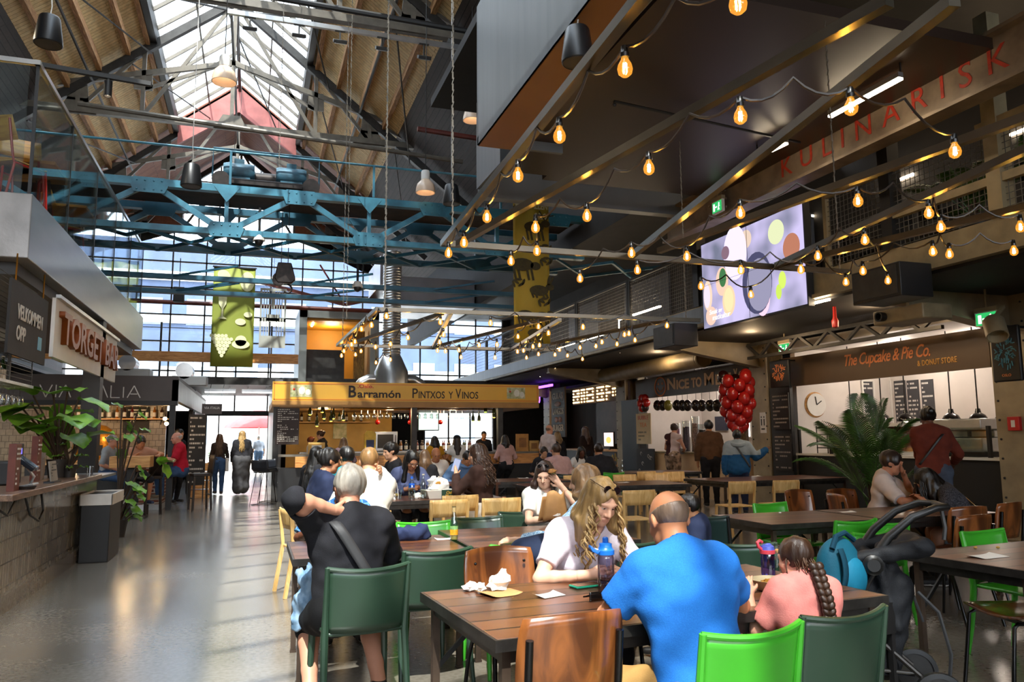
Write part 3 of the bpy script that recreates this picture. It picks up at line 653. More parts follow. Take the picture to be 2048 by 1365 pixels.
struct(MB().mm((-5.2, 6, 0), (-5.05, 13, 3.33)), 'wall_bar_back', M_dark)
for k, y in enumerate((7.2, 8.3, 9.4, 10.5, 11.6)):
 for j in range(5):
  _bst[(k + j) % 5].put((-3.95 + .09 * (j % 2), y - .35 + j * .17, 1.0), 0, 'bottle standing on the dark back bar behind the tiled counter', 'back bar bottles')
# post and board
one(MB().mm((-2.46, 13.1, 0), (-2.22, 13.36, 3.33)), 'bar_post', M_black, 'square black post behind the waste bin at the end of the bar', 'post')
t = thing('shop_sign', 'white board with raised copper letters TORGET BAR', 'sign', (-2.22, 12.26, 2.82), PI / 2)
MB().mm((-2.15, 0, -.35), (2.15, .04, .34)).build('board', M_white, t)
MB().bar((-2.15, -.02, .36), (2.15, -.02, .36), .05, .04).build('top_rail', M_alu, t)
M_copper = mat('copper_letter', '86400f', .4, .25, .1, 2)
letters('TORGET BAR', .52, 'lettering', M_copper, t, (0, -.03, 0), (PI / 2, 0, 0), .035, 0, .012, 1.0, 'CENTER', 1, 3.95)
t = menu_board('chalkboard', 'chalkboard reading VELKOMMEN OPP hanging left of the copper lettered board', 1.4, .72, (-2.23, 9.12, 2.70), PI / 2, 1, seed=5)
for o in list(t.children):
 if o.name.startswith('lettering'): bpy.data.objects.remove(o)
letters('VELKOMMEN', .2, 'lettering', M_chalkink, t, (.02, -.004, .07), (PI / 2, 0, 0), .002, 0, .004, 1, 'CENTER', 1, .95)
letters('OPP', .2, 'lettering', M_chalkink, t, (-.3, -.004, -.14), (PI / 2, 0, 0), .002, 0, .004, 1, 'CENTER', 1, .32)
MB().mm((.36, -.004, -.22), (.5, 0, -.08)).build('blue_stamp', mat('pale_blue', '6fa8bd', .6, 0, 0), t)
MB().tube([(-.55, .01, .34), (-.55, .01, .63)], .008, 5).tube([(.5, .01, .34), (.5, .01, .63)], .008, 5).build('hook', M_brass, t)
for k, (y, x) in enumerate(((8.85, .0), (9.5, .0))): pass
# wire rack with bottles over the bar, glasses hanging beneath
t = thing('bottle_rack', 'black wire mesh bottle rack hanging over the tiled bar', 'rack', (0, 0, 0))
zr0, zr1 = 2.12, 3.2; m_ = MB(); z = zr0
while z < zr1: m_.bar((-2.38, 6.5, z), (-2.38, 9.95, z), .006); z += .05
for y in (7, 7.7, 8.4, 9.1, 9.95): m_.bar((-2.38, y, zr0), (-2.38, y, zr1), .012)
m_.build('mesh', M_steeld, t)
MB().mm((-2.85, 6.5, zr0 - .03), (-2.36, 9.98, zr0)).build('shelf', M_alu, t); MB().mm((-2.85, 6.5, 2.62), (-2.42, 9.95, 2.64)).build('shelf', M_alu, t)
for y in (6.6, 9.93): MB().bar((-2.6, y, zr0), (-2.6, y, 3.33), .03).build('hanger', M_black, t)
for k in range(11):
 _bst[k % 5].put((-2.6, 7.6 + k * .21, zr0 + .005), 0, 'bottle standing in the wire rack over the tiled bar', 'bottles in the wire rack')
for k in range(20): _wg.put((-2.42 - .12 * (k % 2), 7.9 + (k // 2) * .2, zr0 - .035), 0, 'stemmed glass hanging upside down under the wire rack over the tiled bar', 'glasses under the wire rack')
# things on the bar
p = onZ(62, 962, 1.06)
t = thing('card_terminal', 'tilted payment screen on a bent steel stand on the bar', 'terminal', (-2.05, 8.7, 1.06))
MB().tube([(-.05, -.1, .01), (.06, -.1, .03), (.06, .1, .03), (-.05, .1, .01)], .012, 6).tube([(.02, 0, .03), (.05, 0, .1), (-.02, 0, .2)], .014, 6).build('stand', M_alu, t)
MB().box((-.02, 0, .23), (.05, .17, .2), M=Matrix.Rotation(-.9, 3, 'Y')).build('screen', mat('dark_screen', '20242c', .12, 0, 0), t, .7, .01)
t = thing('till', 'black till with a glowing blue customer display on the bar', 'till', (-2.45, 9.3, 1.06)); MB().mm((-.18, -.2, 0), (.15, .2, .24)).build('body', M_black, t, .7, .02); MB().mm((.12, -.14, .26), (.17, .14, .42)).build('display_case', M_black, t, .7, .01); MB().mm((.171, -.06, .31), (.174, .06, .37)).build('display', emit('blue_display', (.12, .1, 1), 2.5), t)
t = thing('menu_holder', 'grey menu card in a slotted rack at the front of the bar', 'menu', (-2.02, 9.55, 1.06), PI / 2); MB().box((0, 0, .12), (.3, .012, .22), M=Matrix.Rotation(-.15, 3, 'X')).build('card', mat('grey_card', '8a8378', .6), t); k_ = MB(); board_lines(k_, .28, .2, 6, seed=9); o = k_.build('print', M_black, t); o.location = (0, -.012, .12); MB().mm((-.16, -.05, 0), (.16, .05, .02)).build('base', M_black, t)
t = thing('menu_tower', 'upright slatted board of drink names standing on the bar', 'menu', (-2.25, 9.95, 1.06), PI / 2); MB().mm((-.09, 0, 0), (.09, .06, .5)).build('board', mat('russet_board', '6a2c1a', .5), t); k_ = MB(); board_lines(k_, .17, .45, 9, seed=3); o = k_.build('lettering', M_chalkink, t); o.location = (0, -.003, .26)
t = thing('menu_tower', 'red edged board of drink names at the left edge on the bar', 'menu', (-2.0, 8.12, 1.06), PI / 2); MB().mm((-.08, 0, 0), (.08, .06, .42)).build('board', MATS['russet_board'], t); k_ = MB(); board_lines(k_, .15, .38, 8, seed=4); o = k_.build('lettering', M_chalkink, t); o.location = (0, -.003, .22)
M_cup = mat('paper_cup', '8a8078', .6)
for k, (y, n_) in enumerate(((10.25, 6), (10.38, 8))):
 for j in range(n_): one(MB().lathe([(.03, 0), (.042, .1), (.04, .1), (.028, .003), (0, .003)], n=12), 'paper_cup', M_cup, 'paper cup in one of the two stacks beside the slatted board on the bar', 'cup', (-2.3 - .02 * k, y, 1.06 + j * .03), 0, 'stacked paper cups')
one(MB().lathe([(0, .004), (.033, .004), (.04, .12), (.043, .12), (.036, 0), (0, 0)], n=14), 'tumbler', M_glassware, 'empty clear tumbler at the far end of the bar by the black post', 'glass', (-1.98, 11.35, 1.06))
one(MB().lathe([(0, 0), (.07, 0), (.09, .03), (.085, .03), (.066, .006), (0, .006)], n=16), 'saucer', M_pot, 'small dark tray lying near the front edge of the bar', 'tray', (-1.98, 8.35, 1.06))
r = random.Random(3); lv = []
for k in range(24):
 a = r.uniform(0, 2 * PI); h_ = r.uniform(.45, 1.05); q = r.uniform(.1, .42)
 lv.append(((q * math.cos(a), q * math.sin(a), h_), (math.cos(a) + .3, math.sin(a) - .6, r.uniform(-.4, .6)), r.uniform(.28, .4), r.uniform(.15, .22)))
fig_plant('fiddle_leaf_fig', 'fiddle leaf fig with broad green leaves standing on the bar left of the black post', (-2.25, 10.85, 1.06), lv)
lv = []
for k in range(22):
 a = r.uniform(-.8, 2.2); h_ = r.uniform(.25, 2.05); q = r.uniform(.08, .3)
 lv.append(((q * math.cos(a), q * math.sin(a), h_), (math.cos(a), math.sin(a) - .7, r.uniform(-.7, .3)), r.uniform(.16, .26), r.uniform(.07, .1)))
lv += [((.62, .0, 1.12), (.5, -.5, .35), .24, .13), ((.62, 0, 1.12), (.55, -.3, -.75), .24, .12), ((.6, 0, 1.1), (.1, -.4, .9), .18, .09)]
fig_plant('trailing_fig', 'tall green leafy plant growing just right of the black post behind the bin', (-1.98, 13.75, 0), lv, .16)
lv = [((.1 * math.cos(a), .14 * math.sin(a), .12 + .14 * (k % 3)), (math.cos(a), math.sin(a), .2), .11, .04) for k, a in enumerate([i * .55 for i in range(18)])]
fig_plant('herb_pot', 'small bushy dark green pot plant on the bar next to the tumbler', (-2.12, 10.85, 1.06), lv, .09)
one(MB().ball((0, 0, .04), .045, 12, 8), 'orange', mat('orange_fruit', 'd9701e', .5), 'single orange lying on the bar below the fig leaves', 'fruit', (-2.2, 11.2, 1.06))
for k, (dx, dy, c) in enumerate(((0, 0, 'b8452e'), (.09, .05, 'd98a3a'), (.02, .11, 'd9c08a'), (-.07, .07, 'c26a4a'))):
 one(MB().ball((0, 0, .04), .042, 10, 7), 'fruit', mat('fruit_%s' % c, c, .5), ['red', 'orange', 'pale', 'pink'][k] + ' round fruit in the small pile at the left end of the bar', 'fruit', (-2.35 + dx, 8.15 + dy, 1.06))
# waste bin
t = thing('waste_bin', 'tall black waste bin with a white liner rim beside the bar', 'bin', (-1.83, 11.42, 0))
MB().prism([(-.165, -.42, 0), (.165, -.42, 0), (.165, .42, 0), (-.165, .42, 0)], (0, 0, .82)).build('body', M_black, t, .7, .008)
M_liner = mat('liner_white', 'cfcac2', .5, 0, .08, 6)
MB().mm((-.19, -.44, .70), (-.17, .44, .84)).mm((.17, -.44, .70), (.19, .44, .84)).mm((-.19, -.44, .70), (.19, -.425, .84)).mm((-.19, .425, .70), (.19, .44, .84)).build('liner', M_liner, t, .7, .006)

# ---------------------------------------------------------------- italian stall
VY = 18.5; VX0, VX1 = -5.2, -1.59
M_vfas = mat('charcoal_fascia', '4a4240', .5, .1, .06, 2); M_vside = mat('grey_fascia', '9a9c9a', .4, .3, .08, 2)
t = thing('shop_sign', 'charcoal fascia lettered VIA ITALIA with green, white and red dots', 'sign', (0, VY, 0))
MB().mm((VX0, 0, 2.36), (VX1, .12, 2.82)).build('fascia', M_vfas, t); MB().mm((VX1 - .12, 0, 2.36), (VX1, 10.5, 2.82)).build('side_fascia', M_vside, t)
MB().mm((VX0, 0, 2.26), (VX1, .25, 2.36)).build('shadow_board', M_black, t)
k_ = MB(); x = onY(80, 785, VY).x; xe = onY(281, 785, VY).x; zb, zt = 2.42, 2.68; hw = .2
def V_(pts): 
 for a, b in zip(pts, pts[1:]): k_.bar((a[0], -.01, a[1]), (b[0], -.01, b[1]), .018, .02, (0, 1, 0))
X_ = lambda u: onY(u, 785, VY).x
V_([(X_(79), zt), (X_(92), zb), (X_(104), zt)]); V_([(X_(112), zb), (X_(112), zt)]); V_([(X_(119), zb), (X_(131), zt), (X_(142), zb)]); V_([(X_(165), zb), (X_(165), zt - .03)])
V_([(X_(171), zt), (X_(190), zt)]); V_([(X_(181), zb), (X_(181), zt)]); V_([(X_(193), zb), (X_(205), zt), (X_(216), zb)]); V_([(X_(222), zt), (X_(222), zb), (X_(240), zb)]); V_([(X_(247), zb), (X_(247), zt - .03)]); V_([(X_(255), zb), (X_(268), zt), (X_(281), zb)]); V_([(X_(261), zb + .08), (X_(275), zb + .08)])
k_.build('lettering', M_white, t)
for u, c in ((113, '2f8a3a'), (165, 'e5e0d5'), (249, 'c01f22')): MB().lathe([(0, -.012), (.04, -.012), (.04, 0)], (X_(u), 0, 2.755), 16, Matrix.Rotation(PI / 2, 3, 'X')).build('dot', mat('dot_' + c, c, .5, 0, 0), t)
struct(MB().mm((VX0 - .2, VY, 2.82), (VX1, 29, 2.9)), 'ceiling_italian_stall', M_vfas)
for k, (x, y) in enumerate(((VX1 - .1, VY + .1), (VX1 - .1, 24))): one(MB().mm((x - .06, y - .06, 0), (x + .06, y + .06, 2.36)), 'stall_post', M_black, ['slim black post at the front corner of the italian stall', 'slim black post along the side of the italian stall'][k], 'post')
M_wtile = boards('white_wall_tiles', '9a8a72', '8a7a64', '5a5040', .15, .15, .006, .25, .5, (PI / 2, 0, 0), .2)
struct(MB().mm((-7, 21.6, 0), (-2.1, 21.7, 2.85)), 'wall_italian_stall', M_wtile)
t = thing('bar_counter', 'brick fronted bar of the italian stall with pale timber top', 'counter', (0, 0, 0))
M_brick = boards('bar_bricks', '8a4a35', '6a3626', 'c8bfb2', .21, .075, .011, .7, .5, (PI / 2, 0, 0), .4)
MB().mm((-2.3, 18.75, .12), (-1.85, 20.9, 1.0)).build('brick_pier', M_brick, t); MB().mm((-2.32, 18.73, 0), (-1.83, 20.92, .12)).build('steel_skirting', M_alu, t)
MB().mm((-4.6, 19.2, 0), (-2.3, 19.8, 1.0)).build('body', M_black, t); MB().mm((-4.6, 18.85, 1.0), (-1.75, 20.95, 1.06)).build('worktop', M_oak, t)
t = thing('pizza_oven', 'golden domed pizza oven glowing at the back of the italian stall', 'oven', (-3.55, 20.9, 1.06)); MB().lathe([(.5, 0), (.5, .3), (.46, .5), (.36, .68), (.2, .8), (0, .84)], n=20).build('dome', mat('gold_mosaic', 'c88a2a', .3, .6, .25, 30), t); MB().mm((-.22, -.54, .1), (.22, -.44, .34)).build('mouth', M_black, t); MB().mm((-.6, -.6, -.06), (.6, .6, 0)).build('hearth', M_steel, t)
t = thing('poster', 'dark poster with a white moka pot drawing at the back of the italian stall', 'poster', (onY(272, 838, 21.5).x, 21.55, onY(272, 838, 21.5).z)); MB().mm((-.3, 0, -.35), (.3, .02, .3)).build('sheet', M_chalk, t)
MB().tube([(-.14, -.005, -.25), (-.16, -.005, -.12), (-.1, -.005, -.02), (-.14, -.005, .06)], .012, 5).tube([(-.05, -.005, -.25), (-.03, -.005, -.12), (-.08, -.005, -.02), (-.03, -.005, .08)], .012, 5).tube([(0, -.005, .05), (.14, -.005, .02)], .01, 5).lathe([(.06, -.008), (.07, -.008)], (.15, 0, -.02), 14, Matrix.Rotation(PI / 2, 3, 'X')).mm((-.2, -.006, .2), (.22, 0, .235)).mm((-.1, -.006, .14), (.16, 0, .165)).build('drawing', M_white, t)
t = thing('shelf', 'timber shelf of bottles high on the back wall of the italian stall', 'shelf', (-3.3, 21.4, 2.05)); MB().mm((-1.2, -.12, -.03), (1.3, .2, 0)).build('board', M_oak, t); MB().bar((-1, .15, -.02), (-1, -.05, -.15), .02).bar((1.1, .15, -.02), (1.1, -.05, -.15), .02).build('bracket', M_black, t)
for k in range(14): _bst[(k * 2) % 5].put((-4.4 + k * .17, 21.4, 2.05), 0, 'bottle on the high shelf at the back of the italian stall', 'italian shelf bottles')
for k, (u, v) in enumerate(((330, 838), (333, 848), (195, 832))):
 p = onY(u, v, 19.4); t = thing('pendant_bulb', ['glowing filament bulb over the italian bar, the upper of two', 'glowing filament bulb over the italian bar, the lower of two', 'glowing filament bulb behind the fig leaves'][k], 'lamp', p); MB().ball((0, 0, 0), .045, 10, 8).build('bulb', M_warmbulb, t); MB().tube([(0, 0, .04), (0, 0, 2.83 - p.z)], .006, 5).lathe([(0, .09), (.02, .09), (.02, .04), (0, .04)], n=8).build('cord', M_black, t)
t = menu_board('menu_board', 'tall chalkboard of handwritten dishes at the corner of the italian stall', .42, 1.75, onY(394, 892, 21.0) - Vector((0, 0, .1)), .15, 16, seed=11)
MB().bar((-.18, .02, -1.3), (-.18, .02, -.8), .03).bar((.18, .02, -1.3), (.18, .02, -.8), .03).build('leg', M_black, t)
t = thing('hanging_sign', 'small dark hanging sign lettered VIA ITALIA in the entrance passage', 'sign', (onY(424, 818, 24).x, 24, onY(424, 818, 24).z)); MB().mm((-.27, 0, -.15), (.27, .05, .14)).build('board', M_vfas, t); letters('VIA ITALIA', .1, 'lettering', M_white, t, (0, -.005, .02), (PI / 2, 0, 0), .002, 0, 0, 1, 'CENTER', 1, .42); MB().bar((-.2, .02, .14), (-.2, 3.1, .9), .012).bar((.2, .02, .14), (.2, 3.1, .9), .012).build('hanger', M_black, t)
for k, (u0, u1, yy) in enumerate(((232, 302, 20), (345, 415, 22), (108, 135, 15.5))):
 a = onY(u0, 757, yy); b = onY(u1, 757, yy); t = thing('roof_duct', ['grey extract unit on the roof of the italian stall, left one', 'grey extract unit on the roof of the italian stall, right one', 'round silver extract hood seen below the copper lettered board'][k], 'duct', ((a.x + b.x) / 2, yy, 2.91)); w = (b.x - a.x) / 2
 MB().mm((-w, -.3, 0), (w, .4, .25 if k < 2 else .2)).build('box', M_vside, t, .7, .02); MB().lathe([(0, -.3), (w * .5, -.3), (w * .5, .3), (0, .3)], (-w * .3, 0, .38), 16, Matrix.Rotation(PI / 2, 3, 'X')).build('drum', M_alu, t)
for k in range(4):
 one(MB().mm((-.25, -.18, 0), (.25, .18, .03)).mm((-.25, -.18, .03), (-.22, .18, .22)).mm((.22, -.18, .03), (.25, .18, .22)).mm((-.22, -.18, .03), (.22, -.15, .2)).mm((-.22, .15, .03), (.22, .18, .2)), 'wooden_crate', M_oak, ['wooden crate stacked by the tall menu board, ' + s for s in ('lowest', 'second up', 'third up', 'topmost')][k], 'crate', (-1.28, 22.3, k * .23), .1 * k, 'crates by the entrance', None)
t = thing('high_table', 'thick pale timber high table on a black pedestal by the italian bar', 'table', (onY(265, 905, 17.0).x, 17.0, 0)); MB().mm((-.36, -.3, .98), (.36, .3, 1.2)).build('tabletop', M_oak, t, .7, .01); MB().mm((-.07, -.07, .02), (.07, .07, .98)).build('pedestal', M_black, t); MB().mm((-.3, -.3, 0), (.3, .3, .025)).build('base_plate', M_black, t)

# ---------------------------------------------------------------- yellow tapas bar in the middle
BY = 20.0
M_yel = mat('sign_yellow', 'e3aa35', .45, 0, .05, 1.2); M_yeld = mat('sign_orange', 'd07a20', .45, 0, 0)
t = thing('shop_sign', 'long yellow sign lettered Barramon Pintxos y Vinos over the tapas bar', 'sign', (0, BY, 0))
MB().mm((.43, 0, 2.45), (7.43, .3, 2.93)).build('fascia', M_yel, t)
MB().mm((.46, -.006, 2.87), (7.4, 0, 2.895)).mm((.46, -.006, 2.475), (7.4, 0, 2.5)).mm((.46, -.006, 2.475), (.485, 0, 2.895)).mm((7.375, -.006, 2.475), (7.4, 0, 2.895)).build('border', M_yeld, t)
M_ink = mat('dark_ink', '2a1a10', .6, 0, 0)
xb = lambda u: onY(u, 790, BY).x
letters('B', .42, 'lettering', M_ink, t, (xb(704), -.006, 2.68), (PI / 2, 0, 0), .003, 0, .008, 1, 'CENTER', .9)
letters('arramón', .27, 'lettering', M_ink, t, ((xb(715) + xb(802)) / 2, -.006, 2.63), (PI / 2, 0, 0), .003, 0, .006, 1, 'CENTER', 1, xb(802) - xb(716))
letters('.Oslo.', .13, 'lettering_red', mat('sign_red', 'c23a14', .5, 0, 0), t, ((xb(715) + xb(747)) / 2, -.006, 2.83), (PI / 2, 0, 0), .003, 0, .004, 1, 'CENTER', 1, xb(747) - xb(715))
for s, u0, u1, sz in (('P', 824, 835, .36), ('INTXOS', 837, 889, .26), ('Y', 897, 906, .26), ('V', 911, 922, .36), ('INOS', 924, 956, .26)):
 letters(s, sz, 'lettering', M_ink, t, ((xb(u0) + xb(u1)) / 2, -.006, 2.62 + (.035 if sz > .3 else 0)), (PI / 2, 0, 0), .003, 0, .003, 1, 'CENTER', 1, xb(u1) - xb(u0))
for u in (602, 1032):
 x = xb(u); MB().mm((x - .26, -.005, 2.55), (x + .26, 0, 2.85)).build('picture', mat('picture_pale', 'cfc6a0', .6, 0, .3, 9, 0, 1, .5, None, 0, '8a8f5a'), t)
 MB().lathe([(0, -.012), (.06, -.012), (.06, -.004)], (x - .2, 0, 2.66), 12, Matrix.Rotation(PI / 2, 3, 'X')).ball((x - .17, -.01, 2.74), (.03, .006, .03), 8, 6).build('picture_red_figure', MATS['sign_red'], t)
 MB().ball((x + .02, -.008, 2.7), (.08, .006, .1), 10, 6).ball((x + .17, -.008, 2.66), (.07, .006, .08), 10, 6).build('picture_figures', mat('picture_white', 'e8e2d0', .6, 0, .1, 9), t)
struct(MB().mm((.43, BY, 2.3), (7.43, BY + 4.6, 2.45)), 'ceiling_tapas_bar', mat('warm_ply', 'a8783a', .5, 0, .1, 3))
struct(MB().mm((.95, 24.2, 0), (4.1, 24.3, 2.4)), 'wall_tapas_back', mat('ochre_wall', 'c59a4a', .6, 0, .12, 2))
for k, u in enumerate((552, 828, 1000)):
 x = onY(u, 850, BY + .1).x; one(MB().mm((x - .07, BY + .05, 0), (x + .07, BY + .2, 2.4)), 'stall_post', M_steeld, ['dark steel post at the left end of the tapas bar', 'dark steel post in the middle of the tapas bar', 'slim dark steel post right of the middle of the tapas bar'][k], 'post')
t = thing('bar_counter', 'tapas bar counter with golden timber front boards', 'counter', (0, 0, 0))
MB().mm((.62, BY - .15, 0), (7.2, BY + .45, .8)).build('body', M_black, t); MB().mm((1.0, BY - .3, .82), (7.3, BY - .2, 1.08)).build('front_board', M_glulam, t); MB().mm((.6, BY - .3, 1.08), (7.3, BY + .5, 1.13)).build('worktop', M_steel, t)
menu_board('menu_board', 'tall black menu board with white handwriting at the left end of the tapas bar', .56, .9, (onY(575, 853, BY - .05).x, BY + .025, onY(575, 853, BY - .05).z), 0, 18, seed=21, m_back=mat('dark_brown_board', '2e1d16', .6), m_ink=M_chalkink)
t = thing('glass_rack', 'brass rail rack for upside down glasses over the tapas bar', 'rack', (0, BY + .7, 2.28)); MB().bar((2.4, -.12, 0), (6.3, -.12, 0), .03).bar((2.4, .12, 0), (6.3, .12, 0), .03).bar((2.4, .3, 0), (6.3, .3, 0), .03).build('rail', M_brass, t); MB().bar((2.5, .1, 0), (2.5, .1, .1), .03).bar((6.2, .1, 0), (6.2, .1, .1), .03).build('hanger', M_brass, t)
for k in range(44): _wg.put((2.5 + (k % 22) * .172 + .05 * (k // 22), BY + .62 + .22 * (k // 22), 2.27), 0, 'stemmed glass hanging upside down from the brass rack over the tapas bar', 'glasses over the tapas bar', 1.25)
bl = [(620, 825), (634, 848), (645, 820), (662, 838), (667, 833), (687, 836), (648, 833), (971, 820), (946, 838), (958, 838), (988, 831), (988, 824), (1001, 818)]
for k, (u, v) in enumerate(bl):
 p = onY(u, v, BY + .35); green = k in (7, 12, 8)
 m_g = emit('bottle_lamp_green', (.45, .85, .05), 3.5) if green else emit('bottle_lamp_amber', (1, .62, .08), 3.2)
 t = thing('bottle_lamp', ('green' if green else 'amber') + ' cut bottle pendant lamp over the tapas bar, ' + ('left end cluster by the menu board' if k < 7 else 'right end cluster'), 'lamp', p, 0, ('green' if green else 'amber') + (' bottle lamps left' if k < 7 else ' bottle lamps right'))
 MB().lathe([(.02, .2), (.022, .1), (.045, .05), (.048, -.06), (.044, -.06), (.04, .04), (.018, .09)], n=12).build('shade', mat('lamp_bottle_glass', '3a3a0a', .1), t)
 MB().ball((0, 0, -.05), (.043, .043, .03), 10, 6).build('bulb', m_g, t); MB().tube([(0, 0, .18), (0, 0, 2.3 - p.z)], .008, 5).build('cord', M_black, t)
t = thing('oven', 'steel oven with glass door on the back bar of the tapas bar', 'oven', (onY(770, 862, 22.5).x, 22.5, 1.15)); MB().mm((-.32, -.25, 0), (.32, .25, .55)).build('body', M_alu, t, .7, .01); MB().mm((-.25, -.26, .08), (.2, -.25, .47)).build('door', M_black, t); MB().bar((.26, -.28, .1), (.26, -.28, .45), .02).build('handle', M_steeld, t)
t = thing('coffee_bag', 'tall yellow bag with a dark blue label on the tapas bar', 'bag', (onY(740, 870, 20.25).x, 20.25, 1.13)); MB().prism([(-.14, -.06, 0), (.14, -.06, 0), (.15, -.06, .5), (.08, -.02, .58), (-.08, -.02, .58), (-.15, -.06, .5)], (0, .12, 0)).build('bag', mat('bag_yellow', 'e0b020', .5), t, .7, .01); MB().mm((-.1, -.064, .06), (.1, -.061, .34)).build('label_panel', mat('navy_panel', '16204a', .5), t)
t = thing('service_counter', 'low back bar crowded with bottles inside the tapas bar', 'counter', (3.6, 22.8, 0)); MB().mm((-2.3, -.3, 0), (3.3, .3, 1.1)).build('body', M_steeld, t); MB().mm((-2.35, -.35, 1.1), (3.35, .35, 1.14)).build('worktop', M_alu, t)
for k in range(30):
 _bst[(k * 3 + 1) % 5].put((3.95 + (k % 15) * .16, 22.6 + .18 * (k // 15), 1.14), 0, 'bottle standing on the back bar inside the tapas bar', 'tapas back bar bottles')
for k in range(10): _bst[k % 2].put((1.15 + k * .22, 24.0, 2.02), 0, 'wine bottle on the top shelf at the left end of the tapas bar', 'tapas top shelf bottles')
one(MB().mm((1.0, 23.85, 1.99), (3.4, 24.2, 2.02)), 'shelf', M_oak, 'top shelf of wine bottles at the left end of the tapas bar', 'shelf')
for k, u in enumerate((755, 820, 881)):
 p = onY(u, 845, 21.9); one(MB().ball((0, 0, 0), .07, 12, 8).tube([(0, 0, .06), (0, 0, 2.3 - p.z)], .008, 5), 'red_pendant', mat('red_gloss', 'a01410', .2, 0, 0), ['small red ball pendant inside the tapas bar, ' + s for s in ('left', 'middle', 'right')][k], 'lamp', p)
t = thing('monitor', 'pale screen showing a picture at the back of the tapas bar', 'monitor', onY(857, 843, 24)); MB().mm((-.34, 0, -.3), (.34, .05, .3)).build('case', M_black, t); MB().mm((-.31, -.004, -.27), (.31, 0, .27)).build('screen', emit('pale_screen', (.65, .85, .75), 1.3), t); MB().bar((0, .03, .3), (0, .03, 1.0), .04).build('arm', M_black, t)
one(MB().mm((-.2, 0, -.28), (.2, .02, .3)).mm((-.22, -.01, -.3), (.22, .0, -.28)), 'poster', mat('poster_cream', 'cfc49a', .6, 0, .3, 6, 0, 1, .5, None, 0, '9a9a6a'), 'pale green and white poster behind the server in the tapas bar', 'poster', onY(680, 858, 24.15))
for k, (u, v, w, h_, c, s) in enumerate(((633, 882, .2, .22, 'e0b060', 'small framed card standing on the left of the tapas counter'), (1043, 868, .17, .36, 'b07a38', 'taller kraft paper bag on the tapas counter'), (1066, 878, .14, .22, 'b58a48', 'smaller kraft paper bag on the tapas counter'))):
 p = onY(u, v, BY); t = thing('card_stand' if k == 0 else 'paper_bag', s, 'card' if k == 0 else 'bag', (p.x, BY - .05, 1.13)); MB().mm((-w, -.04, 0), (w, .06, h_ * 1.3)).build('frame' if k == 0 else 'bag', mat('kraft_%d' % k, c, .7), t, .7, .006); MB().mm((-w * .6, -.045, h_ * .3), (w * .6, -.041, h_)).build('print', M_paper if k == 0 else mat('kraft_dark', '8a5a28', .7), t)
# steel chimney above the bar
CHX = onY(783, 700, 21).x
t = thing('chimney', 'tall ribbed steel chimney with a conical hood above the tapas bar', 'chimney', (CHX, 21, 0)); prof = []
z = 3.72
while z < 6.6: prof += [(.24, z), (.255, z + .03), (.24, z + .06)]; z += .075
MB().lathe(prof, n=20).build('flue', M_alu, t)
MB().lathe([(.46, 2.45), (.46, 3.3), (.27, 3.72), (.24, 3.74)], n=20).build('hood', M_alu, t)
for s in (-1, 1): MB().tube([(s * .4, 0, 3.1), (s * .62, 0, 3.1), (s * .8, 0, 3.0), (s * .84, 0, 2.94)], .13, 12).build('elbow', M_alu, t)
# wide steel duct
a = onY(800, 560, 23); b = onY(1027, 612, 23)
one(MB().mm((a.x - .6, 23, 6.1), (a.x + .05, 25.5, 7.0)).mm((a.x, 23, 5.5), (6.45, 25.6, 6.4)), 'air_duct', mat('bright_duct', 'b8b4b8', .28, .8, .12, 1.2), 'wide bright steel air duct running right behind the chimney', 'duct', bevel=.01)
# ochre lift lobby framed in grey steel on the gallery above
LY = 26.9; a = onY(600, 615, LY); b = onY(757, 765, LY)
struct(MB().mm((a.x, LY, 3.4), (a.x + .25, 30, a.z)).mm((a.x, LY, a.z - .33), (b.x, 30, a.z)).mm((b.x - .3, LY, 3.4), (b.x, 30, a.z)), 'wall_lobby_frame', mat('grey_steel_frame', '8a8f8c', .4, .4, .08, 2))
M_och = mat('lobby_ochre', 'c48a1a', .55, 0, .08, 1.5)
struct(MB().mm((a.x + .25, 29.6, 3.5), (b.x - .3, 29.7, a.z - .33)).mm((a.x + .26, 27.1, a.z - .4), (b.x - .3, 29.7, a.z - .33)).mm((a.x + .25, 27.2, 3.5), (a.x + .27, 29.7, a.z - .33)), 'wall_lobby', M_och)
one(MB().mm((-.75, -.5, 0), (.55, .3, 1.05)), 'lobby_counter', M_steeld, 'dark tall box standing inside the ochre lobby above the tapas sign', 'counter', (a.x + 1.05, 28.2, 3.56))
one(MB().mm((b.x - .78, 27.6, 3.56), (b.x - .4, 27.68, 5.3)), 'timber_panel', wood('bark_panel', '6a4a1a', 'b98a3a', .6, 2, 3, 8), 'rough timber panel at the right side of the ochre lobby', 'panel')
one(MB().mm((-.03, -.4, -.02), (.03, .4, .02)), 'strip_light', MATS['warm_strip'], 'warm strip light on the ochre lobby ceiling', 'light', (a.x + .5, 28, a.z - .42))
# ---------------------------------------------------------------- stalls under the right gallery (fronts in the plane x = KX)
M_cupf = mat('umber_fascia', '5a4632', .5, .05, .06, 2); M_ntmf = mat('slate_fascia', '4a4642', .5, .05, .06, 2)
M_ltwall = mat('stall_white_wall', 'cfc8c2', .6, 0, .05, 2); M_copperink = mat('copper_ink', 'd9824a', .5, .1, 0)
RZ = -PI / 2
def rsign(name, label, y0, y1, z0, z1, m, cat='sign', x=KX, th=.08):
 t = thing(name, label, cat, (x, (y0 + y1) / 2, (z0 + z1) / 2), RZ)
 MB().mm((-(y1 - y0) / 2, 0, -(z1 - z0) / 2), ((y1 - y0) / 2, th, (z1 - z0) / 2)).build('fascia', m, t); return t
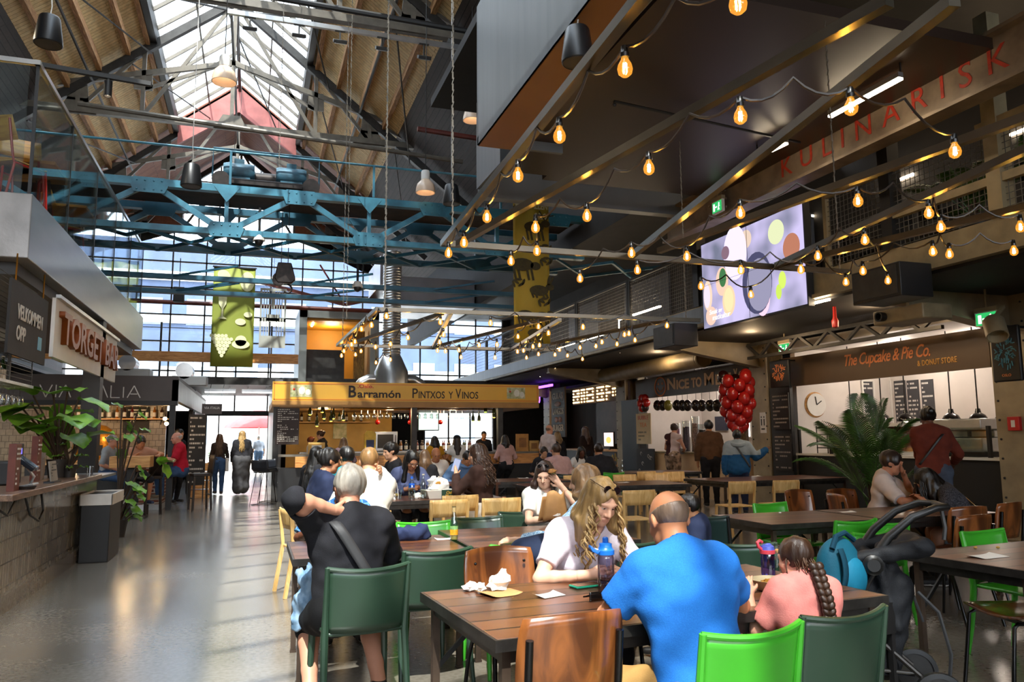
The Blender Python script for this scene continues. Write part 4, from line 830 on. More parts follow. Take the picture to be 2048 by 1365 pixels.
# local x of a sign runs towards the viewer's right (-y), local -y points into the hall
t = rsign('shop_sign', 'umber fascia lettered The Cupcake and Pie Co. and donut store', 8.75, 13.6, 2.5, 3.1, M_cupf)
def lx(u, v, t, x=KX): return -(onX(u, v, x).y - t.location.y)
x0, x1 = lx(1688, 720, t), lx(1858, 700, t)
letters('The Cupcake & Pie Co.', .3, 'lettering', M_copperink, t, ((x0 + x1) / 2, -.004, .07), (PI / 2, 0, 0), .003, .35, .003, .92, 'CENTER', 1, x1 - x0)
x0, x1 = lx(1835, 725, t), lx(1914, 718, t)
letters('& DONUT STORE', .13, 'lettering', mat('gold_ink', 'c9964a', .5, .1, 0), t, ((x0 + x1) / 2, -.004, -.13), (PI / 2, 0, 0), .003, 0, .002, 1.05, 'CENTER', 1, x1 - x0)
struct(MB().mm((13.3, 8.6, 0), (13.4, 13.6, 3.5)), 'wall_cupcake_back', M_ltwall); struct(MB().mm((KX + .3, 13.55, 0), (13.4, 13.7, 3.5)), 'wall_cupcake_side', M_ltwall); struct(MB().mm((KX + .1, 8.5, 3.3), (13.4, 13.6, 3.45)), 'ceiling_cupcake', M_ltwall)
struct(MB().mm((KX + .3, 8.5, 0), (13.4, 8.6, 3.5)), 'wall_cupcake_right', M_ltwall)
t = thing('shop_counter', 'long black cake shop counter with white top and glass screens', 'counter', (0, 0, 0)); MB().mm((KX + .05, 8.7, 0), (KX + .7, 13.3, 1.1)).build('body', mat('matt_black', '0f0d0c', .6, 0, 0), t); MB().mm((KX, 8.7, 1.1), (KX + .75, 13.3, 1.14)).build('worktop', M_white, t)
for y in (8.9, 10.1, 12.3, 13.2): MB().bar((KX + .03, y, 1.14), (KX + .03, y, 1.62), .05, .05).build('screen_post', M_black, t)
MB().mm((KX + .02, 8.92, 1.2), (KX + .03, 10.08, 1.6)).build('glass_screen', M_railglass, t); MB().mm((KX + .02, 10.12, 1.2), (KX + .03, 12.28, 1.6)).build('glass_screen', M_railglass, t)
t = thing('display_case', 'glass cake display glowing pink on the cake shop counter behind the palm', 'case', (KX + .4, 11.6, 1.14)); MB().mm((-.25, -.9, 0), (.25, .9, .06)).mm((-.25, -.9, .5), (.25, .9, .56)).build('frame', M_white, t); MB().mm((-.24, -.88, .06), (-.23, .88, .5)).build('glass_front', M_railglass, t); MB().mm((.22, -.88, .06), (.24, .88, .5)).build('back_panel', mat('salmon_panel', 'd9705a', .6, 0, .2, 6), t)
for k in range(8): one(MB().lathe([(0, 0), (.035, 0), (.048, .05), (.055, .06), (.03, .1), (0, .115)], n=12), 'cupcake', mat('cupcake_%d' % (k % 3), ('c96a5a', 'e0c8a0', '8a4a30')[k % 3], .7), 'frosted cupcake in the glass display on the cake shop counter', 'cake', (KX + .35, 10.9 + k * .17, 1.21), 0, 'cupcakes in the display')
for k, y in enumerate((12.4, 12.75)):
 t = thing('tray_shelf', 'tiered rack of trays at the left end of the cake shop counter, ' + ['right one', 'left one'][k], 'rack', (KX + .4, y, 1.14)); 
 for j in range(4): MB().mm((-.2, -.16, .1 + j * .13), (.2, .16, .12 + j * .13)).build('tray', M_steeld, t)
 for a in (-.19, .19):
  for b in (-.15, .15): MB().bar((a, b, 0), (a, b, .54), .015).build('upright', M_steeld, t)
for k, u in enumerate((1702, 1764, 1812, 1903, 1957, 2010)):
 p = onX(u, 838, KX + 1.0); t = thing('pendant_lamp', 'black dome pendant hanging over the cake shop counter, ' + ['first from the left', 'second from the left', 'third from the left', 'fourth from the left', 'fifth from the left', 'at the right edge'][k], 'lamp', p)
 MB().lathe([(.15, -.05), (.145, 0), (.11, .06), (.05, .1), (.035, .17), (0, .17)], n=18).build('shade', mat('gloss_black', '0c0b0b', .15, 0, 0), t); MB().ball((0, 0, -.02), .05, 10, 6).build('bulb', emit('white_bulb', (1, .85, .65), 12), t); MB().tube([(0, 0, .16), (.004, 0, 3.4 - p.z)], .012, 5).build('cord', M_black, t)
for k, u in enumerate((1738, 1773, 1802, 1828, 1857)):
 p = onX(u, 815, 13.28); t = menu_board('menu_board', 'printed menu panel on the cake shop back wall, ' + ['leftmost', 'second', 'third', 'fourth', 'rightmost'][k] + ' of the row', .3, 1.15, (13.275, p.y, p.z) if k else onY(1738, 815, 13.525), RZ if k else 0, 12, seed=31 + k, m_back=mat('slate_panel', '3a3a3e', .6, 0, 0), m_ink=M_white, frame=M_white if k < 2 else None)
p = onX(1632, 810, 13.28); t = thing('wall_clock', 'round pale wall clock at the left of the cake shop', 'clock', onY(1632, 810, 13.52), 0); MB().lathe([(0, 0), (.25, 0), (.27, -.02), (.27, -.05), (.25, -.05), (.24, -.03)], (0, 0, 0), 24, Matrix.Rotation(-PI / 2, 3, 'X') @ Matrix.Rotation(PI, 3, 'X')).build('case', M_oak, t); MB().lathe([(0, 0.02), (.24, .02)], (0, 0, 0), 24, Matrix.Rotation(PI / 2, 3, 'X')).build('dial', M_white, t); MB().bar((0, -.03, 0), (.12, -.03, .08), .015).bar((0, -.03, 0), (-.03, -.03, .17), .012).build('hand', M_black, t)
t = thing('bunting', 'multicoloured paper garland hung along the ceiling of the cake shop', 'garland', (12.3, 9.6, 3.0)); cols = ['c22a5a', 'd9a01e', '3a8a4a', '5a4ac0', 'd0d0d0', 'c23a1e']
for k in range(14): MB().ball((.0, -1.2 + k * .19, .06 * (k % 2)), (.03, .1, .09), 8, 6).build('paper_tassel', mat('tassel_' + cols[k % 6], cols[k % 6], .7, 0, 0), t)
MB().tube([(0, -1.3, .12), (0, 1.4, .12)], .006, 5).build('string', M_black, t)
t = thing('espresso_machine', 'chrome espresso machine on the right of the cake shop counter', 'machine', (KX + .42, 9.6, 1.14)); MB().mm((-.25, -.45, .08), (.25, .45, .3)).mm((-.25, -.45, .42), (.25, .45, .6)).mm((.05, -.42, .3), (.25, .42, .42)).build('body', M_alu, t, .7, .02); MB().tube([(-.2, -.2, .4), (-.2, -.2, .32)], .03, 8).tube([(-.2, .2, .4), (-.2, .2, .32)], .03, 8).build('group_head', M_black, t); MB().mm((-.22, -.4, 0), (.22, .4, .08)).build('base', M_black, t)
one(MB().mm((12.2, 8.8, 0), (12.9, 9.5, 2.1)).mm((12.17, 8.85, .2), (12.2, 9.45, 1.95)), 'fridge', M_cream, 'tall pale cabinet at the right inside the cake shop', 'cabinet', bevel=.01)
for k in range(6): one(MB().lathe([(.03, 0), (.042, .1), (.04, .1), (0, .004)], n=10), 'paper_cup', M_cup, 'paper cup in the tall stack beside the espresso machine', 'cup', (KX + .3, 10.3, 1.14 + .05 * k), 0, 'cake shop cup stack')
struct(MB().mm((KX + .12, 8.5, 1.14), (KX + .125, 8.62, 3.3)), 'trim_90', M_cream)
# smiley shop
t = rsign('shop_sign', 'slate fascia lettered NICE TO MEET YOU with a smiley face', 14.75, 20.2, 2.57, 3.12, M_ntmf)
for s, u0, u1, v, sz in (('N', 1335, 1351, 772, .42), ('ICE', 1353, 1378, 772, .33), ('TO', 1383, 1404, 770, .33), ('M', 1409, 1428, 767, .42), ('EET', 1431, 1462, 766, .33), ('Y', 1468, 1476, 765, .42), ('OU', 1478, 1492, 763, .33)):
 x0, x1 = lx(u0, v, t), lx(u1, v, t); letters(s, sz, 'lettering', mat('cream_ink', 'd9b48a', .6, 0, 0), t, ((x0 + x1) / 2, -.004, (.02 if sz > .4 else -.02)), (PI / 2, 0, 0), .003, 0, .012, 1, 'CENTER', 1, x1 - x0)
x = lx(1321, 774, t); fm = MB(); fm.tube([(x + .3 * math.cos(a), -.006, .25 * math.sin(a)) for a in [i * .2618 for i in range(25)]], .016, 6).tube([(x + .17 * math.cos(a), -.006, .14 * math.sin(a)) for a in [-PI * .95 + i * .283 for i in range(11)]], .014, 6).ball((x - .1, -.006, .08), (.03, .01, .04), 8, 6).ball((x + .1, -.006, .08), (.03, .01, .04), 8, 6); fm.build('smiley_face', M_copperink, t)
struct(MB().mm((12.6, 14.7, 0), (12.7, 20.9, 3.5)), 'wall_smiley_back', M_ltwall); struct(MB().mm((KX + .3, 20.1, 0), (12.7, 20.2, 3.5)), 'wall_smiley_side', M_ltwall); struct(MB().mm((KX + .1, 14.6, 3.2), (12.7, 20.9, 3.3)), 'ceiling_smiley', M_dark)
t = thing('shop_counter', 'plain beige counter of the smiley shop', 'counter', (0, 0, 0)); MB().mm((KX - .1, 15.0, 0), (KX + .5, 19.3, 1.06)).build('body', mat('beige_front', 'c9a67a', .6, 0, .05, 2), t); MB().mm((KX - .14, 15.0, 1.06), (KX + .55, 19.35, 1.1)).build('worktop', M_cream, t)
jc = ['c06a9a', '4a3a5a', 'd9b0a0', '2a2622', '7a4a9a', 'c89a5a']
for k, (u, h_) in enumerate(((1355, .75), (1374, .8), (1392, .9), (1406, .7), (1478, .75), (1490, .7))):
 p = onX(u, 905, KX + .2); t = thing('sweet_tube', 'tall clear tube of sweets on the smiley shop counter, ' + ['pink, first from the left', 'dark, second from the left', 'pale glittering, third from the left', 'black, fourth from the left', 'purple one beside the balloons', 'orange one beside the balloons'][k], 'jar', (KX + .2, p.y, 1.1)); MB().lathe([(.1, 0), (.1, h_), (.105, h_), (.105, 0)], n=16).build('tube', M_glassware, t); MB().lathe([(0, .01), (.095, .01), (.095, h_ * .8), (0, h_ * .82)], n=14).build('sweets', mat('sweets_' + jc[k], jc[k], .4, 0, .4, 40), t)
t = thing('lit_panel', 'bright lit white panel at the back of the smiley shop', 'panel', (12.55, onX(1330, 825, 12.55).y, 2.05)); MB().mm((0, -.45, -.6), (.04, .45, .6)).build('frame', M_white, t); MB().mm((-.01, -.42, -.57), (0, .42, .57)).build('diffuser', emit('lit_panel', (1, .93, .85), 3), t)
t = thing('lit_panel', 'bright lit white panel behind the black sweet tube near the balloons', 'panel', (12.55, onX(1485, 850, 12.55).y, 1.9)); MB().mm((0, -.35, -.45), (.04, .35, .45)).build('frame', M_white, t); MB().mm((-.01, -.32, -.42), (0, .32, .42)).build('diffuser', MATS['lit_panel'], t)
one(MB().mm((0, -.3, -.2), (.04, .3, .2)).mm((-.004, -.27, -.17), (0, .27, .17)), 'monitor', mat('navy_panel2', '1a2540', .3), 'small dark screen on the back wall of the smiley shop', 'monitor', (12.56, onX(1438, 845, 12.5).y, 1.85))
for k, u in enumerate((1315, 1325, 1336, 1354, 1365, 1375, 1392, 1404, 1420, 1434)):
 p = onX(u, 810, KX + .15); t = thing('dark_balloon', 'small dark balloon hanging in the row under the smiley shop sign', 'balloon', (KX + .15, p.y, p.z - .02), 0, 'dark balloons under the smiley sign'); MB().ball((0, 0, 0), (.12, .12, .15), 12, 8).build('skin', mat('balloon_black', '1c1614', .25, 0, 0) if k != 2 else mat('balloon_olive', '6a6420', .25, 0, 0), t); MB().tube([(0, 0, .14), (0, 0, 3.2 - p.z)], .006, 5).build('string', M_black, t)
M_bred2 = mat('balloon_red', 'a81c18', .25, 0, .06, 3, 0, 1, .6); M_bblk = mat('balloon_dark', '2a0f0e', .25, 0, 0)
c0 = onX(1474, 800, KX - .75); r = random.Random(5); n_ = 0
for k in range(34):
 zz = .56 - 1.2 * (k / 33.); a = k * 2.4; rad = (.38 if zz > -.2 else .38 * max(.15, (zz + .8) / .6)) * .8
 one(MB().ball((0, 0, 0), (.13, .13, .145), 12, 8).lathe([(.012, -.15), (.022, -.17)], n=8), 'balloon', M_bblk if k in (1, 3) else M_bred2, ('nearly black' if k in (1, 3) else 'red') + ' balloon in the big cluster hung by the beige column', 'balloon', (c0.x + .8 * rad * math.cos(a), c0.y + rad * math.sin(a), c0.z + zz * .95), 0, ('black' if k in (1, 3) else 'red') + ' balloons of the big cluster')
c1 = onX(1287, 807, KX - .2)
for k in range(6):
 a = k * 1.05; one(MB().ball((0, 0, 0), (.11, .11, .12), 12, 8), 'balloon', M_bblk if k == 4 else M_bred2, ('nearly black' if k == 4 else 'red') + ' balloon in the small bunch over the paper notice', 'balloon', (c1.x, c1.y + .17 * math.cos(a), c1.z + .15 * math.sin(a)), 0, 'small bunch ' + ('black' if k == 4 else 'red'))
# bulb-letter sign, goulash board, paper notice
t = rsign('bulb_sign', 'sign of big letters made from rows of lit round bulbs', 20.7, 24.9, 2.6, 3.14, mat('rust_panel', '3a1c10', .6, 0, .1, 3)); M_sb = emit('sign_bulb', (1, .62, .26), 4.5)
pat = ['1111101110111110011111011101010111', '1001101010100010010010010001110111', '1111101110111110011111011101010101', '1001001010100010010010010001010101', '1111101010111110011111011101010101']
k_ = MB(); nb = 0
for j, row in enumerate(pat):
 for i, c in enumerate(row):
  if c == '1' and nb < 98: nb += 1; MB().ball((-1.95 + i * .115, -.03, .2 - j * .1), .031, 8, 5).build('bulb', M_sb, t)
struct(MB().mm((12.8, 20.9, 0), (12.9, 28, 3.5)), 'wall_grill_back', mat('grill_wall', '4a3a2c', .6, 0, .2, 3)); struct(MB().mm((KX + .1, 20.9, 3.2), (12.9, 28, 3.3)), 'ceiling_grill', M_dark)
t = thing('shop_counter', 'dark counter of the grill stall painted with vegetables', 'counter', (KX, 23.4, 0)); MB().mm((0, -2.0, 0), (.6, 2.2, 1.05)).build('body', M_black, t); MB().mm((-.05, -2.05, 1.05), (.65, 2.25, 1.1)).build('worktop', M_oak, t)
r = random.Random(8); k_ = MB()
for i in range(26): k_.ball((-.005, r.uniform(-2.1, -.6), r.uniform(.35, .95)), (.006, r.uniform(.06, .14), r.uniform(.05, .1)), 8, 5)
k_.build('painted_vegetables', mat('veg_paint', 'c97a2a', .6, 0, .3, 5, 0, 1, .5, None, 0, '4a6a22'), t)
t = thing('food_screen', 'small bright screen showing a burger on the grill stall counter', 'screen', (KX + .1, onX(1217, 868, KX + .1).y, 1.42), RZ); MB().mm((-.36, 0, -.24), (.36, .05, .24)).build('case', M_black, t); MB().mm((-.33, -.004, -.21), (.33, 0, .21)).build('screen', emit('burger_screen', (1, .7, .6), 1.5), t); MB().ball((0, -.004, -.02), (.18, .006, .1), 12, 8).build('burger_picture', emit('burger_orange', (1, .55, .15), 1.2), t); MB().mm((-.05, .01, -.32), (.05, .04, -.24)).build('stand', M_black, t)
for k in range(12): _bst[k % 5].put((12.5, 22 + k * .28, 1.3), 0, 'bottle on the back shelf of the grill stall', 'grill stall bottles')
one(MB().mm((12.35, 21.6, 1.25), (12.75, 26, 1.3)).mm((12.35, 21.6, 0), (12.75, 21.7, 1.25)).mm((12.35, 25.9, 0), (12.75, 26, 1.25)), 'shelf', M_steeld, 'low back shelf of bottles in the grill stall', 'shelf')
p = onX(1116, 825, 10.0); t = thing('sign_board', 'tall dark board painted GULASJ LANGOS BURGER with pictures of food', 'sign', (10.0, p.y, p.z), RZ); MB().mm((-.62, 0, -.85), (.62, .06, .85)).build('board', mat('umber_board', '2e1a12', .6, 0, .1, 3), t)
M_wht = mat('cream_letter', 'd9c8b0', .6, 0, 0)
for s, z in (('GULASJ', .55), ('LANGOS', .02), ('BURGER', -.55)): letters(s, .3, 'lettering', M_wht, t, (0, -.004, z), (PI / 2, 0, 0), .003, 0, .01, 1, 'CENTER', 1, 1.0)
MB().ball((0, -.01, .28), (.3, .012, .09), 12, 6).ball((-.15, -.01, -.26), (.17, .012, .1), 12, 6).ball((.2, -.01, -.26), (.17, .012, .1), 12, 6).build('food_painting', mat('food_paint', 'b8682a', .6, 0, .3, 9), t); MB().bar((0, .04, .8), (0, .6, .8), .04).build('bracket', M_black, t)
p = onX(1286, 858, 10.27); t = thing('paper_notice', 'cream paper notice with red and grey handwriting beside the balloons', 'notice', (10.28, p.y, p.z), RZ); MB().mm((-.42, 0, -.42), (.42, .02, .42)).build('sheet', mat('cream_sheet', 'cbb894', .7, 0, .06, 4), t); letters('BUBBLE', .16, 'lettering', MATS['red_paint'], t, (0, -.004, .3), (PI / 2, 0, 0), .002, 0, 0, 1, 'CENTER', 1, .6); letters('TEA', .17, 'lettering', mat('orange_ink', 'c86a2a', .6, 0, 0), t, (0, -.004, .1), (PI / 2, 0, 0), .002, 0, 0, 1, 'CENTER', 1, .4); k_ = MB(); board_lines(k_, .7, .36, 3, seed=77); o = k_.build('handwriting', mat('grey_ink', '5a5a52', .7, 0, 0), t); o.location = (0, 0, -.2)
struct(MB().mm((10.3, 19.75, 0), (10.34, 20.75, 2.55)), 'trim_91', M_black)
t = thing('chalkboard', 'black chalkboard with small chalk drawings under the paper notice', 'sign', (10.27, onX(1286, 915, 10.2).y, .75), RZ); MB().mm((-.5, 0, -.7), (.5, .03, .42)).build('board', M_chalk, t); k_ = MB(); r = random.Random(4)
for i in range(12): a = r.uniform(-.4, .4); b = r.uniform(-.55, .35); k_.tube([(a + .05 * math.cos(q), -.004, b + .05 * math.sin(q)) for q in (0, 1.2, 2.4, 3.6, 4.8)], .006, 4)
k_.build('drawing', M_chalkink, t)
# boards and signs on the columns
cy_ = 14.3
t = thing('toilet_sign', 'small white toilet sign with two black figures on the beige column', 'sign', (KX - .11, onX(1525, 846, KX - .12).y, onX(1525, 846, KX - .12).z), RZ); MB().mm((-.1, 0, -.22), (.1, .01, .22)).build('plate', M_white, t); k_ = MB()
for s in (-.045, .045): k_.mm((s - .018, -.003, -.06), (s + .018, 0, .08)).ball((s, -.002, .12), (.02, .003, .02), 8, 5)
k_.mm((-.06, -.003, -.15), (.06, 0, -.12)).build('pictogram', M_black, t)
for k, (u, v, w, h_, s) in enumerate(((1562, 823, .55, .75, 'dark printed menu board by the toilet sign, upper of two'), (1567, 905, .55, .75, 'dark printed menu board by the toilet sign, lower of two'))):
 p = onX(u, v, KX - .1); t = menu_board('menu_board', s, w, h_, (KX - .12, p.y, p.z), RZ, 9, seed=50 + k, m_back=mat('near_black_board', '1d1714', .5, 0, 0), m_ink=mat('faint_ink', '8a7f74', .7, 0, 0))
struct(MB().mm((KX - .07, 13.3, 0), (KX, 13.95, 2.5)), 'trim_92', M_black)
def round_sign(u, v, label, c, w, h_, x=KX - .4):
 p = onX(u, v, x); t = thing('hanging_sign', label, 'sign', (x, p.y, p.z), RZ); MB().mm((-w, 0, -h_), (w, .06, h_)).build('board', M_black, t, .7, .02)
 m_ = MB(); r = random.Random(int(u))
 for i in range(70):
  a = r.uniform(0, 2 * PI); q = math.sqrt(r.random()) * .85; b = a + r.uniform(-1, 1); X = q * w * .78 * math.cos(a); Z = q * h_ * .62 * math.sin(a) + h_ * .1
  m_.bar((X, -.004, Z), (X + .06 * w * 3 * math.cos(b), -.004, Z + .06 * h_ * 3 * math.sin(b)), .012, .006, (0, 1, 0))
 m_.build('round_emblem', c, t); MB().bar((0, .03, h_), (0, .5, h_), .03).build('bracket', M_black, t); return t
round_sign(1558, 748, 'square black sign with a round copper emblem left of the cake shop', M_copperink, .3, .28)
t = round_sign(2010, 708, 'black hanging sign with a round blue emblem at the right edge', mat('blue_ink', '3f7f8f', .5, 0, 0), .2, .36, 9.2); letters('OSLO', .05, 'lettering', M_copperink, t, (0, -.004, -.28), (PI / 2, 0, 0), .002)
def exit_sign(u, v, X, label, w=.2, drop=.35):
 p = onX(u, v, X); t = thing('exit_sign', label, 'sign', p, RZ); MB().mm((-w, 0, -.1), (w, .05, .1)).build('case', M_white, t); MB().mm((-w * .92, -.004, -.085), (w * .92, 0, .085)).build('green_face', emit('exit_green', (.03, .45, .12), 1.0), t)
 MB().ball((w * .45, -.006, .045), (.016, .003, .016), 8, 5).bar((w * .45, -.006, .03), (w * .35, -.006, -.02), .02, .004, (0, 1, 0)).bar((w * .35, -.006, -.02), (w * .5, -.006, -.06), .014, .004, (0, 1, 0)).bar((w * .35, -.006, -.02), (w * .2, -.006, -.06), .014, .004, (0, 1, 0)).bar((w * .4, -.006, .01), (w * .58, -.006, 0), .012, .004, (0, 1, 0)).mm((-w * .7, -.006, -.06), (-w * .4, -.003, .06)).bar((-w * .3, -.006, 0), (w * .05, -.006, 0), .02, .004, (0, 1, 0)).build('pictogram', emit('exit_white', (1, 1, 1), 1.4), t)
 MB().mm((-w * 1.05, -.01, .1), (w * 1.05, .06, .16)).bar((0, .02, .15), (0, .02, .15 + drop), .02).build('mount', M_cream, t); return t
exit_sign(1568, 697, 9.9, 'green emergency exit sign hanging left of the cake shop fascia', .17, .4); exit_sign(1972, 638, 9.6, 'green emergency exit sign partly behind the beige spotlight at right', .17, .3)
exit_sign(1434, 414, 7.0, 'small green exit sign under the painted steel beam', .14, .1)
t = thing('alarm_box', 'small red fire alarm box with white label at the right edge', 'alarm', (KX - .16, onX(2026, 848, KX - .16).y, onX(2026, 848, KX - .16).z), RZ); MB().mm((-.09, 0, -.1), (.09, .06, .1)).build('box', mat('alarm_red', 'b01c1c', .4, 0, 0), t, .7, .006); MB().mm((-.03, -.004, -.05), (.03, 0, .05)).build('label_plate', M_white, t)
t = thing('spotlight', 'large beige can spotlight at the upper right by the exit sign', 'lamp', onX(1990, 655, 9.0)); R_ = Matrix.Rotation(-.5, 3, 'X') @ Matrix.Rotation(.35, 3, 'Y'); MB().lathe([(.1, .14), (.13, .1), (.13, -.16), (.115, -.16), (.1, -.06), (0, -.06)], n=18, R=R_).build('can', M_cream, t); MB().bar((0, 0, .12), (.3, .1, .3), .04).build('arm', M_cream, t)
# things under the gallery: ducts, speakers, projector
t = thing('duct', 'long half round grey duct under the gallery by the smiley shop sign', 'duct', (0, 0, 0)); MB().tube([(9.7, 20.6, 3.27), (9.7, 15.4, 3.27)], .21, 18).build('tube', M_cream, t); MB().lathe([(0, 0), (.21, 0), (.22, .05), (.21, .1)], (9.7, 15.38, 3.27), 18, Matrix.Rotation(PI / 2, 3, 'X')).build('end_cap', M_cream, t)
struct(MB().mm((11.0, 14.5, 3.12), (11.1, 20.5, 3.5)), 'wall_violet_back', mat('violet_panel', '5a4a7a', .6, 0, .1, 2))
for k, (u, v, lb, s) in enumerate(((1345, 675, 'black box loudspeaker with a grey grille left below the video screen', .3), (1770, 572, 'black box loudspeaker hanging at the right of the video screen', .3))):
 p = onX(u, v, 7.6); t = thing('box_speaker', lb, 'speaker', p); MB().mm((-.25, -.5, -.22), (.25, .3, .2)).build('cabinet', M_black, t, .7, .01); MB().mm((-.258, -.45, -.18), (-.25, .28, .17)).build('grille', M_steeld, t); MB().bar((0, 0, .0), (.5, 0, .22), .04).build('bracket', M_black, t)
t = thing('projector', 'cream projector under the gallery to the right of the video screen', 'projector', onX(1790, 620, 8.4) - Vector((0, .25, .12))); MB().mm((-.25, -.45, -.1), (.25, .4, .1)).build('body', M_cream, t, .7, .02); MB().lathe([(.06, 0), (.07, .1), (.05, .1)], (-.25, .2, 0), 14, Matrix.Rotation(-PI / 2, 3, 'Y')).build('lens', M_black, t); MB().bar((0, 0, .1), (0, 0, .3), .05).build('pole', M_cream, t)
one(MB().lathe([(0, -.12), (.05, -.1), (.055, 0), (.03, .05), (.025, .3), (0, .3)], n=12), 'red_beacon', mat('beacon_red', 'c22a22', .3, 0, 0), 'small red beacon under the gallery edge right of the video screen', 'beacon', onX(1670, 642, 8.6) + Vector((0, 0, 0)))
t = thing('lattice_beam', 'grey lattice beam under the gallery above the cake shop sign', 'beam', (9.9, 0, 0)); k_ = MB().bar((0, 9, 3.4), (0, 13.9, 3.4), .06).bar((0, 9, 3.12), (0, 13.9, 3.12), .06)
for i in range(12): k_.bar((0, 9 + i * .41, 3.12 if i % 2 else 3.4), (0, 9.41 + i * .41, 3.4 if i % 2 else 3.12), .05)
k_.build('lattice', M_steeld, t)
one(MB().mm((GX - .02, 9.2, 3.47), (GX + .02, 12.3, 3.5)), 'strip_light', MATS['warm_strip'], 'thin warm strip light along the gallery edge below the video screen', 'light')
for k, (u0, v0, u1, v1, X) in enumerate(((1110, 700, 1230, 672, 8.3), (1080, 722, 1155, 704, 9), (1238, 640, 1322, 655, 8.3))):
 A = onX(u0, v0, X); B = onX(u1, v1, X); B.z = A.z; one(MB().bar(A, B, .05, .03).bar(A, (A.x, A.y, 3.5), .02), 'strip_light', MATS['warm_strip'], 'warm strip light under the gallery edge, ' + ['left of the black loudspeaker', 'above the yellow sign end', 'just right of the animal banner'][k], 'light')
one(MB().mm((10.0, 25.6, 3.3), (10.05, 27.0, 3.38)), 'neon_strip', emit('violet_neon', (.25, .06, 1), 6), 'violet neon strip under the gallery above the goulash board', 'light')
p = onX(1074, 806, 10.3); one(MB().tube([(0, .3, 0), (0, .2, .1), (0, .05, -.04), (0, -.1, .08), (0, -.25, .0), (0, -.3, .08), (0, -.3, .6)], .02, 6), 'neon_sign', MATS['violet_neon'], 'small scribble of blue violet neon beside the goulash board', 'sign', p)
# video wall
TX = 7.85; tl = onX(1402, 492, TX); br = onX(1614, 610, TX); y0, y1 = br.y, tl.y; z0, z1 = onX(1410, 658, TX).z, tl.z
t = thing('video_wall', 'large bright screen of four panels showing bowls of food from above', 'screen', (TX, (y0 + y1) / 2, (z0 + z1) / 2), RZ); w, h_ = (y1 - y0) / 2, (z1 - z0) / 2
MB().mm((-w - .03, .01, -h_ - .03), (w + .03, .12, h_ + .03)).build('case', M_black, t); bgm = emit('screen_lilac', (.42, .38, .62), 1.25)
m = bgm; n = m.node_tree.nodes; l = m.node_tree.links; no = n.new('ShaderNodeTexNoise'); no.inputs['Scale'].default_value = 1.2; tc = n.new('ShaderNodeTexCoord'); ra = n.new('ShaderNodeValToRGB'); ra.color_ramp.elements[0].color = (.13, .14, .2, 1); ra.color_ramp.elements[0].position = .35; ra.color_ramp.elements[1].color = (.45, .4, .62, 1); ra.color_ramp.elements[1].position = .62
l.new(tc.outputs['Object'], no.inputs['Vector']); l.new(no.outputs['Fac'], ra.inputs['Fac']); l.new(ra.outputs['Color'], n['Emission'].inputs['Color'])
MB().mm((-w, 0, -h_), (w, .01, h_)).build('panel', bgm, t)
def disc(cx_, cz, rx, rz, col, s=1.1, yy=-.003, nm='bowl_picture'):
 MB().prism([(w * cx_ + rx * math.cos(a), yy, h_ * cz + rz * math.sin(a)) for a in [i * PI / 12 for i in range(24)]], (0, .002, 0)).build(nm, emit('scr_%d_%d_%d' % tuple(int(c * 99) for c in col), col, s), t)
for a in ((-.25, .52, .34, .48, (.75, .66, .95)), (-.02, .72, .16, .16, (.65, .5, .4)), (-.45, .6, .12, .12, (.2, .12, .16)), (.55, .62, .2, .2, (.62, .66, .4)), (.8, .2, .2, .22, (.4, .16, .1)), (.82, .1, .1, .1, (.8, .78, .9)), (-.55, -.02, .19, .26, (.75, .5, .38)), (-.53, .06, .11, .17, (.05, .16, .06)), (-.88, -.25, .14, .28, (.78, .55, .42)), (-.9, -.25, .1, .22, (.7, .62, .8)), (-.42, -.5, .19, .27, (.8, .55, .34)), (-.42, -.48, .14, .21, (.72, .64, .36)), (.16, -.3, .4, .52, (.06, .06, .12)), (.2, -.35, .33, .44, (.26, .25, .36)), (.25, -.6, .2, .34, (.85, .55, .68)), (.1, -.28, .13, .18, (.75, .45, .55)), (.62, -.4, .09, .14, (.55, .7, .12)), (.55, -.62, .07, .12, (.5, .66, .1)), (-.82, -.74, .17, .17, (.8, .5, .4)), (.14, -.14, .05, .06, (.5, .02, .03))): disc(a[0], a[1], a[2], a[3], a[4], 1.1, -.003 - .0006 * (rnd.random() * 3 + 1))
MB().mm((-.004, -.008, -h_), (.004, -.005, h_)).mm((-w, -.008, -.002), (w, -.005, .002)).build('bezel', M_black, t)
letters('Smak av', .12, 'caption', emit('caption_white', (1, .9, .95), 1.4), t, (-w * .72, -.006, -h_ * .66), (PI / 2, 0, 0), .001, .2); letters('matkultur', .14, 'caption', MATS['caption_white'], t, (-w * .6, -.006, -h_ * .8), (PI / 2, 0, 0), .001, .2)
# banners
BNY = 14.0; a = onY(1026, 398, BNY); b = onY(1101, 688, BNY); w, h_ = (b.x - a.x) / 2, (a.z - b.z) / 2
M_ban = mat('banner_mustard', '9a8018', .7, 0, .08, 1.5); t = thing('banner', 'tall mustard banner printed with dark animals beside the gallery', 'banner', ((a.x + b.x) / 2, BNY, (a.z + b.z) / 2)); MB().grid(lambda u, v: ((u - .5) * 2 * w, .015 * math.sin(u * 9), (v - .5) * 2 * h_), 12, 4, .004).build('cloth', M_ban, t, PI)
letters('MATHALLEN', .17, 'lettering', mat('banner_pale', 'b8b08a', .7, 0, 0), t, (0, -.03, h_ - .12), (PI / 2, 0, 0), .001, 0, .004, 1, 'CENTER', 1, w * 1.8); letters('OSLO', .17, 'lettering', MATS['banner_pale'], t, (w * .5, -.03, h_ - .32), (PI / 2, 0, 0), .001, 0, .004, 1, 'CENTER', 1, w * .7)
